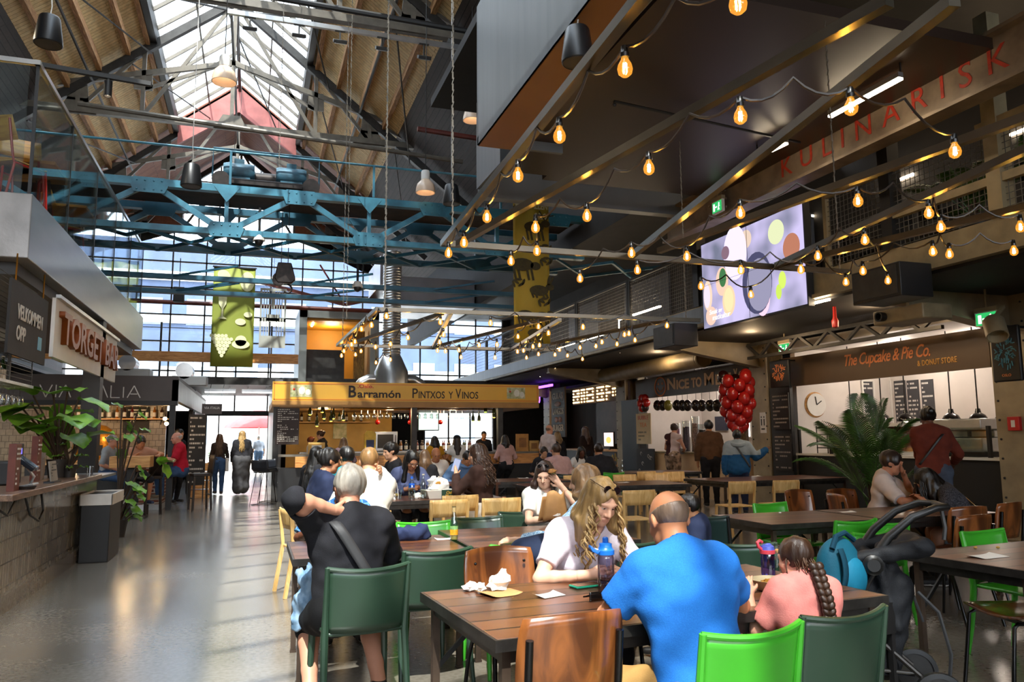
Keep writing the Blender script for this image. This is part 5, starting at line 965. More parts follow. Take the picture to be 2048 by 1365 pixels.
M_anim = mat('banner_animal', '3a3008', .8, 0, .2, 20)
def flat(mb, x, z, pts): mb.prism([(x + p[0], -.03, z + p[1]) for p in pts], (0, .003, 0))
def ell(mb, x, z, rx, rz, rot=0): mb.prism([(x + rx * math.cos(q) * math.cos(rot) - rz * math.sin(q) * math.sin(rot), -.03, z + rx * math.cos(q) * math.sin(rot) + rz * math.sin(q) * math.cos(rot)) for q in [i * PI / 8 for i in range(16)]], (0, .003, 0))
def beast(x, z, s, kind):
 k_ = MB()
 ell(k_, x, z, .26 * s, .14 * s); ell(k_, x + .3 * s, z + (.1 if kind != 'boar' else -.02) * s, .12 * s, .09 * s)
 if kind == 'hare': ell(k_, x + .27 * s, z + .28 * s, .035 * s, .14 * s, -.2); ell(k_, x + .34 * s, z + .26 * s, .035 * s, .14 * s, -.5)
 if kind == 'deer':
  for q in (-.1, .1): k_.bar((x + .3 * s, -.03, z + .16 * s), (x + (.3 + q * 1.6) * s, -.03, z + .42 * s), .03 * s, .004, (0, 1, 0)); k_.bar((x + (.3 + q) * s, -.03, z + .3 * s), (x + (.3 + q * 2.2) * s, -.03, z + .33 * s), .025 * s, .004, (0, 1, 0))
 if kind == 'bird': k_.bar((x - .2 * s, -.03, z), (x - .45 * s, -.03, z - .1 * s), .08 * s, .004, (0, 1, 0))
 for lx_ in (-.2, -.1, .1, .2): k_.bar((x + lx_ * s, -.03, z - .08 * s), (x + (lx_ + .05) * s, -.03, z - (.34 if kind != 'hare' else .2) * s), .05 * s, .004, (0, 1, 0))
 k_.build('animal_print', M_anim, t)
beast(.05, h_ * .62, .8, 'deer'); beast(-.2, h_ * .08, .9, 'boar'); beast(.14, -h_ * .27, .75, 'hare'); beast(-.15, -h_ * .62, .7, 'boar'); beast(.2, -h_ * .62, .55, 'bird'); beast(.05, -h_ * .86, .6, 'deer')
k_ = MB()
for x, z in ((-.25, .85), (.28, .3), (.3, .12), (-.28, -.2), (.25, -.45)):
 for q in range(5): ell(k_, x + .05 * q - .1, h_ * z + .05 * (q % 3), .07, .025, .6 * (q - 2))
k_.build('leaf_print', M_anim, t); MB().bar((-w - .03, 0, h_), (w + .03, 0, h_), .04).build('top_rail', M_black, t); MB().bar((0, 0, h_), (0, 0, zroof(t.location.x) + .1 - t.location.z), .012).build('cord', M_black, t)
B2 = 24.0; a = onY(428, 533, B2); b = onY(505, 735, B2); w, h_ = (b.x - a.x) / 2, (a.z - b.z) / 2
t = thing('banner', 'tall olive green banner with pale glasses, grapes and cake pictures over the walkway', 'banner', ((a.x + b.x) / 2, B2, (a.z + b.z) / 2)); MB().grid(lambda u, v: ((u - .5) * 2 * w, .02 * math.sin(u * 8 + v), (v - .5) * 2 * h_), 12, 4, .004).build('cloth', mat('banner_olive', '808a30', .7, 0, .05, 1), t, PI)
M_bw = mat('banner_white', 'd5d6a8', .7, 0, .1, 8); k_ = MB(); fl = lambda pts: flat(k_, 0, 0, [(p[0] * w, p[1] * h_) for p in pts])
ell(k_, -.5 * w, .82 * h_, .16, .2, .8); ell(k_, .62 * w, .72 * h_, .2, .3); k_.build('lemon_print', M_bw, t); k_ = MB(); fl([(-.75, .5), (-.3, .5), (-.35, .25), (-.48, .16), (-.48, 0), (-.3, -.05), (-.75, -.05), (-.57, 0), (-.57, .16), (-.7, .25)])
k_.build('glass_print', M_bw, t); k_ = MB()
for i in range(26):
 rw = int((math.sqrt(8 * i + 1) - 1) / 2); cl_ = i - rw * (rw + 1) / 2; ell(k_, (-.48 + (cl_ - rw / 2) * .17) * w, (-.78 + rw * .065) * h_, .05, .055)
k_.build('grape_print', M_bw, t); k_ = MB(); ell(k_, .4 * w, -.55 * h_, .25, .13); ell(k_, .4 * w, -.48 * h_, .16, .16); k_.build('cake_print', M_bw, t); k_ = MB(); ell(k_, .35 * w, -.1 * h_, .15, .1); ell(k_, .7 * w, .05 * h_, .12, .08); k_.build('fruit_print', M_bw, t); MB().bar((-w - .03, 0, h_), (w + .03, 0, h_), .04).bar((0, 0, h_), (0, 0, zroof(t.location.x) + .1 - t.location.z), .012).build('top_rail', M_black, t)
a = onY(521, 576, B2); b = onY(570, 697, B2); w, h_ = (b.x - a.x) / 2, (a.z - b.z) / 2
t = thing('banner', 'smaller grey banner cut with tall slots and fork shapes right of the olive banner', 'banner', ((a.x + b.x) / 2, B2, (a.z + b.z) / 2)); k_ = MB()
k_.mm((-w, 0, -h_), (w, .01, -.6 * h_)).mm((-w, 0, .92 * h_), (w, .01, h_)).mm((-w, 0, -.6 * h_), (-.85 * w, .01, .92 * h_)).mm((.85 * w, 0, -.6 * h_), (w, .01, .92 * h_)).mm((-.14 * w, 0, .3 * h_), (.14 * w, .01, .92 * h_)).mm((-.5 * w, 0, -.1 * h_), (.5 * w, .01, .12 * h_)).mm((-w, 0, -.12 * h_), (w, .01, 0))
for q in (-.68, -.48, -.3, .3, .48, .68): k_.mm((q * w - .012, 0, -.6 * h_), (q * w + .012, .01, .92 * h_))
k_.build('cloth', mat('banner_grey', '9a9c94', .6, 0, .05, 3), t); MB().bar((0, 0, h_), (0, 0, zroof(t.location.x) + .1 - t.location.z), .012).build('cord', M_black, t)
# gallery palms
M_palm = mat('palm_leaf', '3f6a1e', .45, 0, .25, 5, 0, 1, .5, None, 0, '1f3a10')
def frond(mb, base, d, L, leaf, n=22, droop=.5, up=Vector((0, 0, 1))):
 base = Vector(base); d = Vector(d).normalized(); s = d.cross(up); s = s.normalized() if s.length > .05 else Vector((1, 0, 0)); pts = []
 for i in range(13):
  q = i / 12; pts.append(base + d * (L * q) - Vector((0, 0, 1)) * (droop * L * q * q))
 mb.tube(pts, [.010 * (1 - .8 * i / 12) for i in range(13)], 5)
 for i in range(n):
  q = .22 + .78 * i / (n - 1); k = min(int(q * 12), 11); p = pts[k].lerp(pts[k + 1], q * 12 - k); dd = (pts[k + 1] - pts[k]).normalized(); l_ = leaf * (math.sin(PI * (q * .85 + .12)) ** .6)
  for sg in (-1, 1):
   v = (dd * .75 + s * sg * .9 + Vector((0, 0, .12))).normalized(); e = p + v * l_ - Vector((0, 0, .22 * l_)); nn = v.cross(s).normalized() if v.cross(s).length > .05 else up
   wd = dd * (.024 * l_ + .005); mb._add([p - wd * .4, p + v * l_ * .5 - wd - Vector((0, 0, .02 * l_)), e, p + v * l_ * .5 + wd - Vector((0, 0, .02 * l_)), p + v * l_ * .5 + up * .01], [(0, 1, 4), (1, 2, 4), (2, 3, 4), (3, 0, 4), (0, 3, 1), (1, 3, 2)])
def palm(label, loc, H, nf, L, leaf, seed, pot=.22, name='palm'):
 r = random.Random(seed); t = thing(name, label, 'plant', loc); f = MB(); st = MB()
 for k in range(nf):
  a = 2 * PI * k * .382 + r.uniform(-.2, .2); el = r.uniform(.85, 1.52); h0 = H * r.uniform(.12, .34); b = Vector((.06 * math.cos(a), .06 * math.sin(a), h0)); st.tube([(0, 0, pot), b], .012, 5)
  frond(f, b, (math.cos(a) * math.cos(el), math.sin(a) * math.cos(el), math.sin(el)), L * r.uniform(.75, 1.1), leaf, 28, r.uniform(.15, .55))
 MB().lathe([(0, 0), (pot * .75, 0), (pot, pot * 1.5), (pot * .9, pot * 1.5), (0, pot * 1.35)], n=18).build('pot', M_pot, t); st.build('stem', M_stem, t); f.build('fronds', M_palm, t); return t
palm('tall palm with dark feathery fronds standing in front of the cake shop', (8.75, 9.4, 0), 2.9, 20, 1.75, .36, 3, .22)
palm('palm behind the wire mesh at the top of the right gallery', (8.7, 7.3, 3.96), 1.6, 11, 1.0, .3, 5, .2); palm('palm at the extreme right behind the gallery mesh', (8.8, 6.2, 3.96), 1.4, 9, .9, .28, 8, .2)
for k, (u0, v0, u1, v1) in enumerate(((1760, 375, 1826, 346), (1605, 440, 1625, 425), (2020, 270, 2048, 258))):
 A = onX(u0, v0, 11.17); B = onX(u1, v1, 11.17); B.z = A.z; one(MB().bar(A, B, .06, .04), 'strip_light', MATS['warm_strip'], 'warm strip light glowing behind the gallery mesh, ' + ['long middle one', 'short one next to the screen', 'at the right edge'][k], 'light')
k_ = MB()
for k in range(7):
 one(MB().mm((-.25, -.25, .42), (.25, .25, .47)).bar((-.2, -.2, 0), (-.2, -.2, .45), .03).bar((.2, -.2, 0), (.2, -.2, .45), .03).bar((-.2, .2, 0), (-.2, .2, .45), .03).bar((.2, .2, 0), (.2, .2, .9), .03).bar((-.2, .2, .4), (-.2, .2, .9), .03).mm((-.25, .18, .65), (.25, .22, .9)), 'office_chair', M_black, 'dark chair standing behind the gallery mesh next to the video screen', 'chair', (9.2 + .3 * (k % 2), 6.6 + .62 * k, 3.95), .6 * k, 'gallery chairs', None)
for k, x in enumerate((7.9,)): pass
for k, y in enumerate((6.4, 8.0, 12.75)): one(MB().mm((GX - .04, y - .09, 3.95), (GX + .16, y + .09, 5.7 if k else 6.4)), 'gallery_post', [M_cream, M_black, M_black][k], ['broad beige post of the right gallery at the top right', 'black post of the gallery right of the palms', 'black post of the gallery left of the video screen'][k], 'post')
one(MB().mm((GX - .02, 3.5, 5.0), (GX + .06, 6.6, 5.12)).mm((GX - .02, 3.5, 4.35), (GX + .06, 8.0, 4.45)), 'gallery_rail', M_cream, 'beige rails of the gallery at the far upper right', 'rail')
# ---------------------------------------------------------------- string lights on their hung frames
M_globe = bpy.data.materials.new('amber_globe'); M_globe.use_nodes = True
def _globe():
 n = M_globe.node_tree.nodes; l = M_globe.node_tree.links; n.remove(n['Principled BSDF'])
 t = n.new('ShaderNodeBsdfTransparent'); t.inputs['Color'].default_value = (1, .72, .3, 1); e = n.new('ShaderNodeEmission'); e.inputs['Color'].default_value = (1, .45, .06, 1); e.inputs['Strength'].default_value = .4
 g = n.new('ShaderNodeBsdfGlossy'); g.inputs['Roughness'].default_value = .05; x = n.new('ShaderNodeMixShader'); x.inputs[0].default_value = .08
 a = n.new('ShaderNodeAddShader'); l.new(t.outputs[0], a.inputs[0]); l.new(e.outputs[0], a.inputs[1]); l.new(a.outputs[0], x.inputs[1]); l.new(g.outputs[0], x.inputs[2]); l.new(x.outputs[0], n['Material Output'].inputs['Surface'])
_globe()
M_fil = emit('filament', (1, .66, .22), 330); M_rod = mat('frame_grey', '5a544a', .28, .8, .1, 4); M_cord = mat('rubber_cord', '2a221c', .4, 0, .1, 6); M_sock = mat('black_socket', '0d0c0b', .3, 0, 0)
_b = {}
def bulb(p, parent, big):
 k = 'n' if big else 'f'
 if k not in _b:
  n_ = 14 if big else 8
  s = MB().lathe([(0, .055), (.013, .055), (.015, .03), (.017, .028), (.017, .012), (0, .012)], n=n_).mesh('socket', M_sock, .7)
  g = MB().lathe([(.012, .012), (.014, .004), (.025, -.016), (.0285, -.032), (.025, -.05), (.013, -.061), (0, -.063)], n=n_ + 2).mesh('globe', M_globe, PI)
  f = MB()
  for i in range(4): a = i * PI / 2; f.bar((.006 * math.cos(a), .006 * math.sin(a), -.01), (.008 * math.cos(a + .4), .008 * math.sin(a + .4), -.045), .0032)
  _b[k] = (s, g, f.mesh('filament', M_fil))
 b = bpy.data.objects.new('bulb', _b[k][1]); COL.objects.link(b); b.parent = parent; b.location = p
 for nm, me in (('socket', _b[k][0]), ('filament', _b[k][2])):
  o = bpy.data.objects.new(nm, me); COL.objects.link(o); o.parent = b
 return b
ZF = 3.0
def rods(name, label, segs, chains):
 t = thing(name, label, 'frame', (0, 0, 0)); J = MB()
 for a, b in segs:
  A = onZ(a[0], a[1], ZF); B = onZ(b[0], b[1], ZF); MB().bar(A, B, .045, .045).build('rail', M_rod, t)
 for u, v in chains:
  p = onZ(u, v, ZF); c = MB(); zt = 8.5 if p.x < 2.6 else 5.4 if p.x < 7 else 3.6; z = ZF
  while z < zt: c.bar((p.x - .008 * (int(z * 20) % 2), p.y, z), (p.x + .008 * (int(z * 20) % 2), p.y, z + .06), .012, .006); z += .05
  c.build('chain', M_steel, t)
 return t
N_SEG = [((886, 488), (1290, -15)), ((915, 489), (1779, 0)), ((1262, 513), (1909, 0)), ((1318, 502), (2090, 221)), ((1553, 531), (2090, 281)), ((1553, 533), (2090, 404)), ((884, 487), (1700, 545))]
rods('light_frame', 'nearer hung frame of grey metal rails carrying the string lights', N_SEG, ((905, 488), (1680, 543)))
F_SEG = [((675, 691), (755, 618)), ((713, 684), (885, 627)), ((865, 697), (902, 626)), ((865, 695), (1099, 637)), ((1022, 700), (1120, 640)), ((755, 619), (1400, 641)), ((675, 691), (1120, 701)), ((1103, 688), (1335, 641))]
rods('light_frame', 'farther hung frame of grey metal rails carrying the string lights', F_SEG, ((685, 690), (770, 619), (1372, 640)))
NEAR = [[(1476, 8), (1250, 137), (1119, 272), (1036, 352), (974, 435), (928, 486), (897, 507)], [(1910, 303), (1702, 215), (1481, 233), (1298, 337), (1174, 433), (1071, 456), (1074, 503), (1022, 523)], [(2041, 455), (1882, 455), (1858, 427), (1716, 403), (1481, 427), (1374, 514), (1263, 507), (1160, 558)],
  [(2028, 503), (1899, 509), (1866, 504), (1726, 543), (1692, 565), (1602, 540), (1482, 541), (1275, 541)], [(1776, 562), (1730, 481), (1636, 513), (1502, 590), (1402, 573)]]
FAR = [[(773, 633), (743, 651), (723, 659), (710, 684), (703, 690), (688, 703), (683, 712), (711, 710), (722, 703), (751, 695), (752, 726), (781, 720), (781, 689), (816, 676), (881, 645)], [(887, 670), (879, 685), (875, 702), (891, 703), (918, 701), (922, 715), (958, 691), (994, 690), (990, 716), (1036, 674), (1077, 654), (981, 647)],
       [(1097, 667), (1079, 691), (1066, 694), (1047, 702), (1035, 704), (1053, 716), (1077, 709), (1110, 710), (1119, 700), (1135, 712), (1165, 719), (1160, 696), (1192, 693), (1204, 685), (1234, 689), (1249, 670), (1258, 668), (1270, 681), (1334, 652), (1166, 655)]]
for lst, lb, big, segs in ((NEAR, 'string of amber filament bulbs draped on the nearer frame', True, N_SEG), (FAR, 'string of amber filament bulbs draped on the farther frame', False, F_SEG)):
 t = thing('string_light', lb, 'string light', (0, 0, 0)); zb = 2.86
 for ch in lst:
  c = MB()
  P = [onZ(u, v, zb - .03) + Vector((0, 0, .03)) for u, v in ch]
  for p in P: bulb(p, t, big)
  for a, b in zip(P, P[1:]):
   d = (b - a).length
   if d < 4.5:
    A = a + Vector((0, 0, .055)); B = b + Vector((0, 0, .055)); mid = A.lerp(B, .5); mid.z = ZF - .02
    pts = bez(A, mid, .05, 5)[:-1] + bez(mid, B, .05, 5); c.tube(pts, .0065 if big else .008, 5)
  c.build('cord', M_cord, t)
# ---------------------------------------------------------------- hanging loudspeakers, pendants, floodlights, cameras
def bucket_speaker(u, v, Y, label, ztop):
 p = onY(u, v, Y); t = thing('hanging_speaker', label, 'speaker', p); MB().lathe([(0, .17), (.1, .17), (.112, .15), (.15, -.12), (.15, -.16), (.14, -.17)], n=22).build('housing', mat('speaker_black', '17181a', .35, .1, .1, 3), t); MB().lathe([(0, -.165), (.14, -.165)], n=22).build('grille', M_steeld, t)
 MB().tube([(0, 0, .17), (.015, 0, .3), (0, 0, .45), (0, 0, ztop - p.z)], .007, 5).build('cable', M_white, t)
bucket_speaker(98, 62, 9.6, 'black bucket shaped speaker hanging at the upper left over the glass balustrade', 11)
bucket_speaker(383, 352, 12.0, 'black bucket shaped speaker hanging in front of the blue crane', 11)
bucket_speaker(903, 390, 12.4, 'black bucket shaped speaker hanging beside the chain near the string lights', 10)
bucket_speaker(1155, 92, 6.2, 'large black bucket shaped speaker hanging before the grey panel at top centre', 7.1)
M_shade = mat('lamp_shade_milky', 'd9bfa6', .25, 0, .04, 3); M_pb = emit('pendant_glow', (1, .78, .55), 14)
def glass_pendant(u, v, Y, label, ztop):
 p = onY(u, v, Y); t = thing('pendant_lamp', label, 'lamp', p); MB().lathe([(0, .3), (.07, .3), (.085, .27), (.085, .12), (0, .12)], n=18).build('canopy', M_white, t); MB().lathe([(.08, .12), (.16, .03), (.185, -.06), (.19, -.14), (.18, -.14), (.15, .03), (.08, .1)], n=20).build('shade', M_shade, t); MB().ball((0, 0, .03), .05, 10, 8).build('bulb', M_pb, t); MB().tube([(0, 0, .3), (0, 0, zroof(p.x) + .03 - p.z)], .008, 5).build('cord', M_black, t)
glass_pendant(449, 148, 12.4, 'lit glass bell pendant hanging high under the glazed ridge', 13); glass_pendant(945, 228, 14.0, 'lit glass bell pendant half hidden behind the grey panel', 10.5); glass_pendant(851, 372, 14.2, 'lit glass bell pendant hanging right of the crane trolley', 10.5); glass_pendant(468, 335, 22, 'lit glass bell pendant far off under the ridge, above the crane trolley', 13)
a = onY(455, 20, 14.6); b = onY(945, 102, 14.6); zz = (a.z + b.z) / 2
t = thing('floodlight_track', 'bright aluminium track with square floodlights along the nearest roof truss', 'light track', (0, 14.6, zz)); MB().bar((a.x, 0, 0), (b.x, 0, 0), .07, .09).build('track', M_alu, t)
for u, v in ((500, 58), (598, 72), (680, 84), (764, 98), (848, 116)):
 p = onY(u, v, 14.6); dz = p.z - zz; R_ = Matrix.Rotation(.5, 3, 'X'); h_ = MB().box((p.x, -.02, dz), (.26, .2, .07), M=R_); fl_ = h_.build('floodlight', M_steeld, t, .7, .01); MB().box((p.x, -.02, dz - .04), (.2, .15, .02), M=R_).build('lens', M_alu, fl_); MB().bar((p.x, 0, dz + .03), (p.x, 0, 0), .03).box((p.x, 0, -.03), (.2, .06, .05)).build('bracket', M_steeld, fl_)
p = onY(216, 178, 9.5); t = thing('track_spot', 'small black cylinder spotlight hanging from the black bar at upper left', 'lamp', p); MB().lathe([(0, .09), (.045, .09), (.045, -.09), (.04, -.09), (.035, -.05), (0, -.05)], n=14).build('cylinder', M_black, t); MB().ball((0, 0, -.06), (.03, .03, .01), 8, 5).build('bulb', M_pb, t); MB().bar((-.9, .0, .2), (.45, 0, .12), .05).bar((0, 0, .09), (0, 0, .16), .02).build('bar', M_black, t)
for k, (u, v, Y) in enumerate(((518, 482, 14.5), (715, 575, 16))):
 p = onY(u, v, Y); t = thing('dome_camera', ['white dome security camera under the blue crane girder', 'white dome security camera hanging on a black pole right of the hook'][k], 'camera', p); MB().lathe([(0, .12), (.07, .12), (.11, .03), (.11, 0), (0, 0)], n=16).build('housing', M_white, t); MB().ball((0, 0, 0), (.08, .08, .1), 12, 8).build('dome', M_black, t); MB().tube([(0, 0, .12), (0, 0, .62)], .025, 8).build('pole', M_black, t)
p = onY(358, 590, 20); t = thing('wall_speaker', 'small black box hanging in front of the end windows', 'speaker', p); MB().mm((-.12, -.1, -.18), (.12, .1, .18)).build('cabinet', M_black, t, .7, .01); MB().bar((0, 0, .18), (0, 0, .9), .02).build('pole', M_black, t)
for k, (u, v0, v1, Y) in enumerate(((769, 20, 615, 9.6), (693, -20, 640, 13), (558, 20, 330, 13.8))):
 A = onY(u, v1, Y); B = Vector((A.x, Y, zroof(A.x))); c = MB(); z = A.z
 while z < B.z: c.bar((A.x - .012 * (int(z * 20) % 2), Y, z), (A.x + .012 * (int(z * 20) % 2), Y, z + .07), .014, .007); z += .06
 one(c, 'hoist_chain', M_steel, ['long thin chain hanging left of the near pendant lamps down to the string lights', 'thin chain hanging down in the middle over the tapas bar', 'short thin chain hanging above the crane trolley'][k], 'chain')
# conduits and pipes on the trusses
for k, (pts, r_, m_, s) in enumerate((([(-4.9, 14, 9.1), (-4.9, 14, 8.0), (-4.9, 14, 6.2)], .05, M_steeld, 'thin dark vertical pipe at the upper left in front of the boarded roof'), ([(-6.2, 12.2, 8.6), (5.2, 12.2, 8.45)], .05, M_black, 'black cable tray crossing high over the hall before the crane'), ([(-4, 19, 9.1), (5.0, 19, 8.7)], .06, M_steel, 'pale pipe crossing the hall high up behind the crane'), ([(3.2, 16, 8.2), (5.6, 16, 8.1)], .06, M_redpipe, 'dark red pipe high up at the right end of the trusses'))):
 one(MB().tube(pts, r_, 8), 'pipe', m_, s, 'pipe')
# ---------------------------------------------------------------- furniture of the left gallery
M_ply = wood('honey_ply', 'b07828', 'd9a040', .4, 0, 2.0, 8); M_redtube = mat('red_tube', 'b8281c', .35, 0, .05, 4)
def school_chair():
 t = thing('gallery_chair', 'chair', 'chair'); MB().grid(lambda u, v: ((u - .5) * .42, .02 * math.sin(u * PI) + (v - .5) * .1, .68 + v * .24 - .0), 6, 4, .012).build('backrest', M_ply, t, PI); MB().mm((-.21, -.42, .45), (.21, -.02, .465)).build('seat', M_ply, t, .7, .006)
 for s in (-1, 1): MB().tube([(s * .19, .06, .88), (s * .2, .0, .5), (s * .2, -.02, .43), (s * .2, -.4, .43), (s * .22, -.44, .0)], .013, 7).tube([(s * .2, -.03, .43), (s * .22, .08, 0)], .013, 7).build('leg', M_redtube, t)
 return t
st = Stock(school_chair())
for k, (x, y, a, s) in enumerate(((-2.66, 9.2, 2.6, 'chair with honey plywood and red tube legs behind the glass, nearest the corner'), (-2.6, 9.75, .4, 'chair with honey plywood and red tube legs behind the glass, facing the long table'), (-3.1, 9.15, 3.0, 'chair with honey plywood and red tube legs at the left edge behind the glass'), (-2.8, 11.9, 2.2, 'chair with honey plywood and red tube legs behind the glass, farthest along'))): st.put((x, y, 4.0), a, s)
for k, (x, y) in enumerate(((-3.05, 10.4), (-3.05, 12.2))):
 t = thing('gallery_table', ['honey plywood table on black legs behind the glass at the gallery corner', 'honey plywood table on black legs behind the glass farther along the gallery'][k], 'table', (x, y, 4.0)); MB().mm((-.75, -.4, .72), (.75, .4, .76)).build('tabletop', M_ply, t, .7, .005)
 for a in (-.6, .6): MB().bar((a, -.3, 0), (a * .9, -.25, .72), .04).build('leg', M_black, t); MB().bar((a, .3, 0), (a * .9, .25, .72), .04).build('leg', M_black, t)
t = thing('gallery_lettering', 'tall white letters LAKSEN and LHL on a board behind the glass of the left gallery', 'sign', (-2.9, 13.1, 4.75)); MB().mm((-.45, 0, -.75), (.5, .04, .25)).build('board', M_brownpl, t); letters('LAKS', .3, 'lettering', M_white, t, (-.1, -.01, .25), (PI / 2, 0, 0), .004, 0, 0, 1, 'CENTER', .6); letters('LHL', .3, 'lettering', M_white, t, (.25, -.01, -.1), (PI / 2, 0, 0), .004, 0, 0, 1, 'CENTER', .6)
# ---------------------------------------------------------------- tables and chairs of the food court
M_planks = boards('dark_table_planks', '6e4229', '472818', '100704', 3.0, .155, .009, .3, .33, (0, 0, 0), .5, .5, (.5, 9, 1))
M_plankr = MATS['dark_table_planks']
M_edge = mat('raw_steel_edge', '4a4744', .38, .7, .2, 10); M_leg = mat('worn_steel_leg', '5a4a3e', .45, .5, .25, 6)
def table(label, x0, y0, x1, y1, rz=0., h=.76, group=None):
 """x0..x1 by y0..y1 before turning about the near left corner"""
 L = x1 - x0; D = y1 - y0; t = thing('dining_table', label, 'table', (x0, y0, 0), rz, group)
 MB().mm((.012, .012, h - .035), (L - .012, D - .012, h)).build('tabletop', M_planks, t, .7, .003)
 f = MB().mm((0, 0, h - .045), (L, .012, h - .001)).mm((0, D - .012, h - .045), (L, D, h - .001)).mm((0, .012, h - .045), (.012, D - .012, h - .001)).mm((L - .012, .012, h - .045), (L, D - .012, h - .001))
 f.mm((.05, .05, h - .1), (L - .05, .062, h - .045)).mm((.05, D - .062, h - .1), (L - .05, D - .05, h - .045)).mm((.05, .05, h - .1), (.062, D - .05, h - .045)).mm((L - .062, .05, h - .1), (L - .05, D - .05, h - .045)); f.build('steel_frame', M_edge, t)
 for a in (.06, L - .06):
  for b in (.06, D - .06):
   MB().bar((a, b, 0), (a, b, h - .05), .035, .035).box((a, b, .008), (.045, .045, .016)).build('leg', M_leg, t)
   s = 1 if a < L / 2 else -1; MB().bar((a + s * .012, b, h - .34), (a + s * .3, b, h - .07), .012, .022).build('brace', M_black, t)
 return t
# plastic chairs
def shell_chair(m, mleg):
 t = thing('plastic_chair', 'chair', 'chair')            # faces +y, back at -y
 def bk(u, v):
  x = (u - .5) * .43; c = 1 - (2 * u - 1) ** 2; return (x * (1 + .04 * v), -.2 - .05 * c - .06 * v, .47 + v * (.345 - .018 * c))
 MB().grid(bk, 14, 8, .014).build('backrest', m, t, PI)
 rim = [bk(i / 14, 1) for i in range(15)]; MB().tube([Vector(p) + Vector((0, .006, 0)) for p in rim], .013, 8).build('top_rim', m, t)
 def stf(u, v): return ((u - .5) * (.43 + .02 * v), -.21 + v * .44, .455 - .02 * math.sin(PI * u) * math.sin(PI * min(1, v + .1)) - .015 * v ** 4)
 MB().grid(stf, 12, 10, -.02).build('seat', m, t, PI)
 for s in (-1, 1):
  MB().tube([(s * .222, -.262, .82), (s * .22, -.225, .6), (s * .218, -.2, .46), (s * .225, -.23, .2), (s * .235, -.265, 0)], [.014, .017, .022, .018, .013], 8).build('leg', mleg, t)
  MB().tube([(s * .21, .2, .445), (s * .218, .215, .2), (s * .225, .225, 0)], [.022, .018, .013], 8).build('leg', mleg, t)
 return t
M_dgreen = mat('dark_green_plastic', '2b4233', .32, 0, .05, 5, 0, 1, .55); M_lgreen = mat('bright_green_plastic', '3fa32a', .3, 0, .05, 5, 0, 1, .55); M_pet = mat('dark_teal_plastic', '1f3633', .35, 0, .05, 5)
S_dg = Stock(shell_chair(M_dgreen, M_dgreen)); S_lg = Stock(shell_chair(M_lgreen, M_lgreen)); S_pt = Stock(shell_chair(M_pet, M_black))
M_chwood = wood('walnut_ply', '4f2a14', '8f5428', .28, 2, 1.6, 5, .3); M_btube = mat('black_tube', '0e0d0d', .25, .2, 0)
def wood_chair():
 t = thing('wooden_chair', 'chair', 'chair')
 def bk(u, v): c = 1 - (2 * u - 1) ** 2; e = .92 + .08 * math.sin(PI * v) ** .5; return ((u - .5) * .44 * e, -.2 - .06 * c - .05 * v, .55 + .31 * v + (.012 * c if v > .5 else -.01 * c))
 MB().grid(bk, 14, 8, .012).build('backrest', M_chwood, t, PI)
 MB().grid(lambda u, v: ((u - .5) * (.4 + .04 * v), -.2 + v * .42, .462 - .018 * math.sin(PI * u)), 10, 8, -.014).build('seat', M_chwood, t, PI)
 for s in (-1, 1):
  MB().tube([(s * .185, -.27, .79), (s * .185, -.252, .62), (s * .185, -.235, .5), (s * .185, -.2, .43), (s * .19, .17, .43), (s * .2, .2, .41), (s * .215, .25, 0)], [.015, .015] + [.012] * 5, 9).build('leg', M_btube, t)
  MB().tube([(s * .185, -.15, .43), (s * .2, -.2, .3), (s * .21, -.28, 0)], .012, 9).build('leg', M_btube, t)
 MB().bar((-.185, -.15, .435), (.185, -.15, .435), .02).bar((-.19, .15, .435), (.19, .15, .435), .02).build('cross_bar', M_btube, t)
 k_ = MB()
 for s in (-1, 1): k_.ball((s * .15, -.228, .79), .009, 7, 5)
 k_.build('rivet', M_btube, t); return t
S_wd = Stock(wood_chair())
M_birch = wood('pale_birch', 'c59a58', 'e0bd80', .4, 2, 2, 6)
def birch_chair():
 t = thing('birch_chair', 'chair', 'chair')
 MB().grid(lambda u, v: ((u - .5) * .46, -.2 - .03 * (1 - (2 * u - 1) ** 2) - .04 * v, .63 + .19 * v), 10, 4, .016).build('backrest', M_birch, t, PI)
 MB().mm((-.21, -.2, .435), (.21, .22, .455)).build('seat', M_birch, t, .7, .006)
 for s in (-1, 1):
  MB().bar((s * .215, -.27, 0), (s * .205, -.2, .45), .034, .034).bar((s * .205, -.2, .45), (s * .215, -.235, .8), .03, .03).build('leg', M_birch, t); MB().bar((s * .215, .22, 0), (s * .2, .19, .435), .034, .034).build('leg', M_birch, t)
 return t
S_bc = Stock(birch_chair())
def high_chair(m):
 t = thing('bar_chair', 'chair', 'chair'); MB().mm((-.2, -.2, .72), (.2, .2, .78)).build('seat', m, t, .7, .015); MB().grid(lambda u, v: ((u - .5) * .4, -.2 - .06 * v, .75 + .42 * v), 6, 4, .03).build('backrest', m, t, PI)
 for a in (-1, 1):
  for b in (-1, 1): MB().bar((a * .19, b * .19, 0), (a * .17, b * .17, .72), .04).build('leg', m, t)
 MB().bar((-.18, .18, .25), (.18, .18, .25), .025).bar((-.18, -.18, .32), (.18, -.18, .32), .025).build('foot_rail', M_steel, t); return t
S_hc = Stock(high_chair(mat('dark_brown_leather', '241b18', .45, 0, .1, 6)))
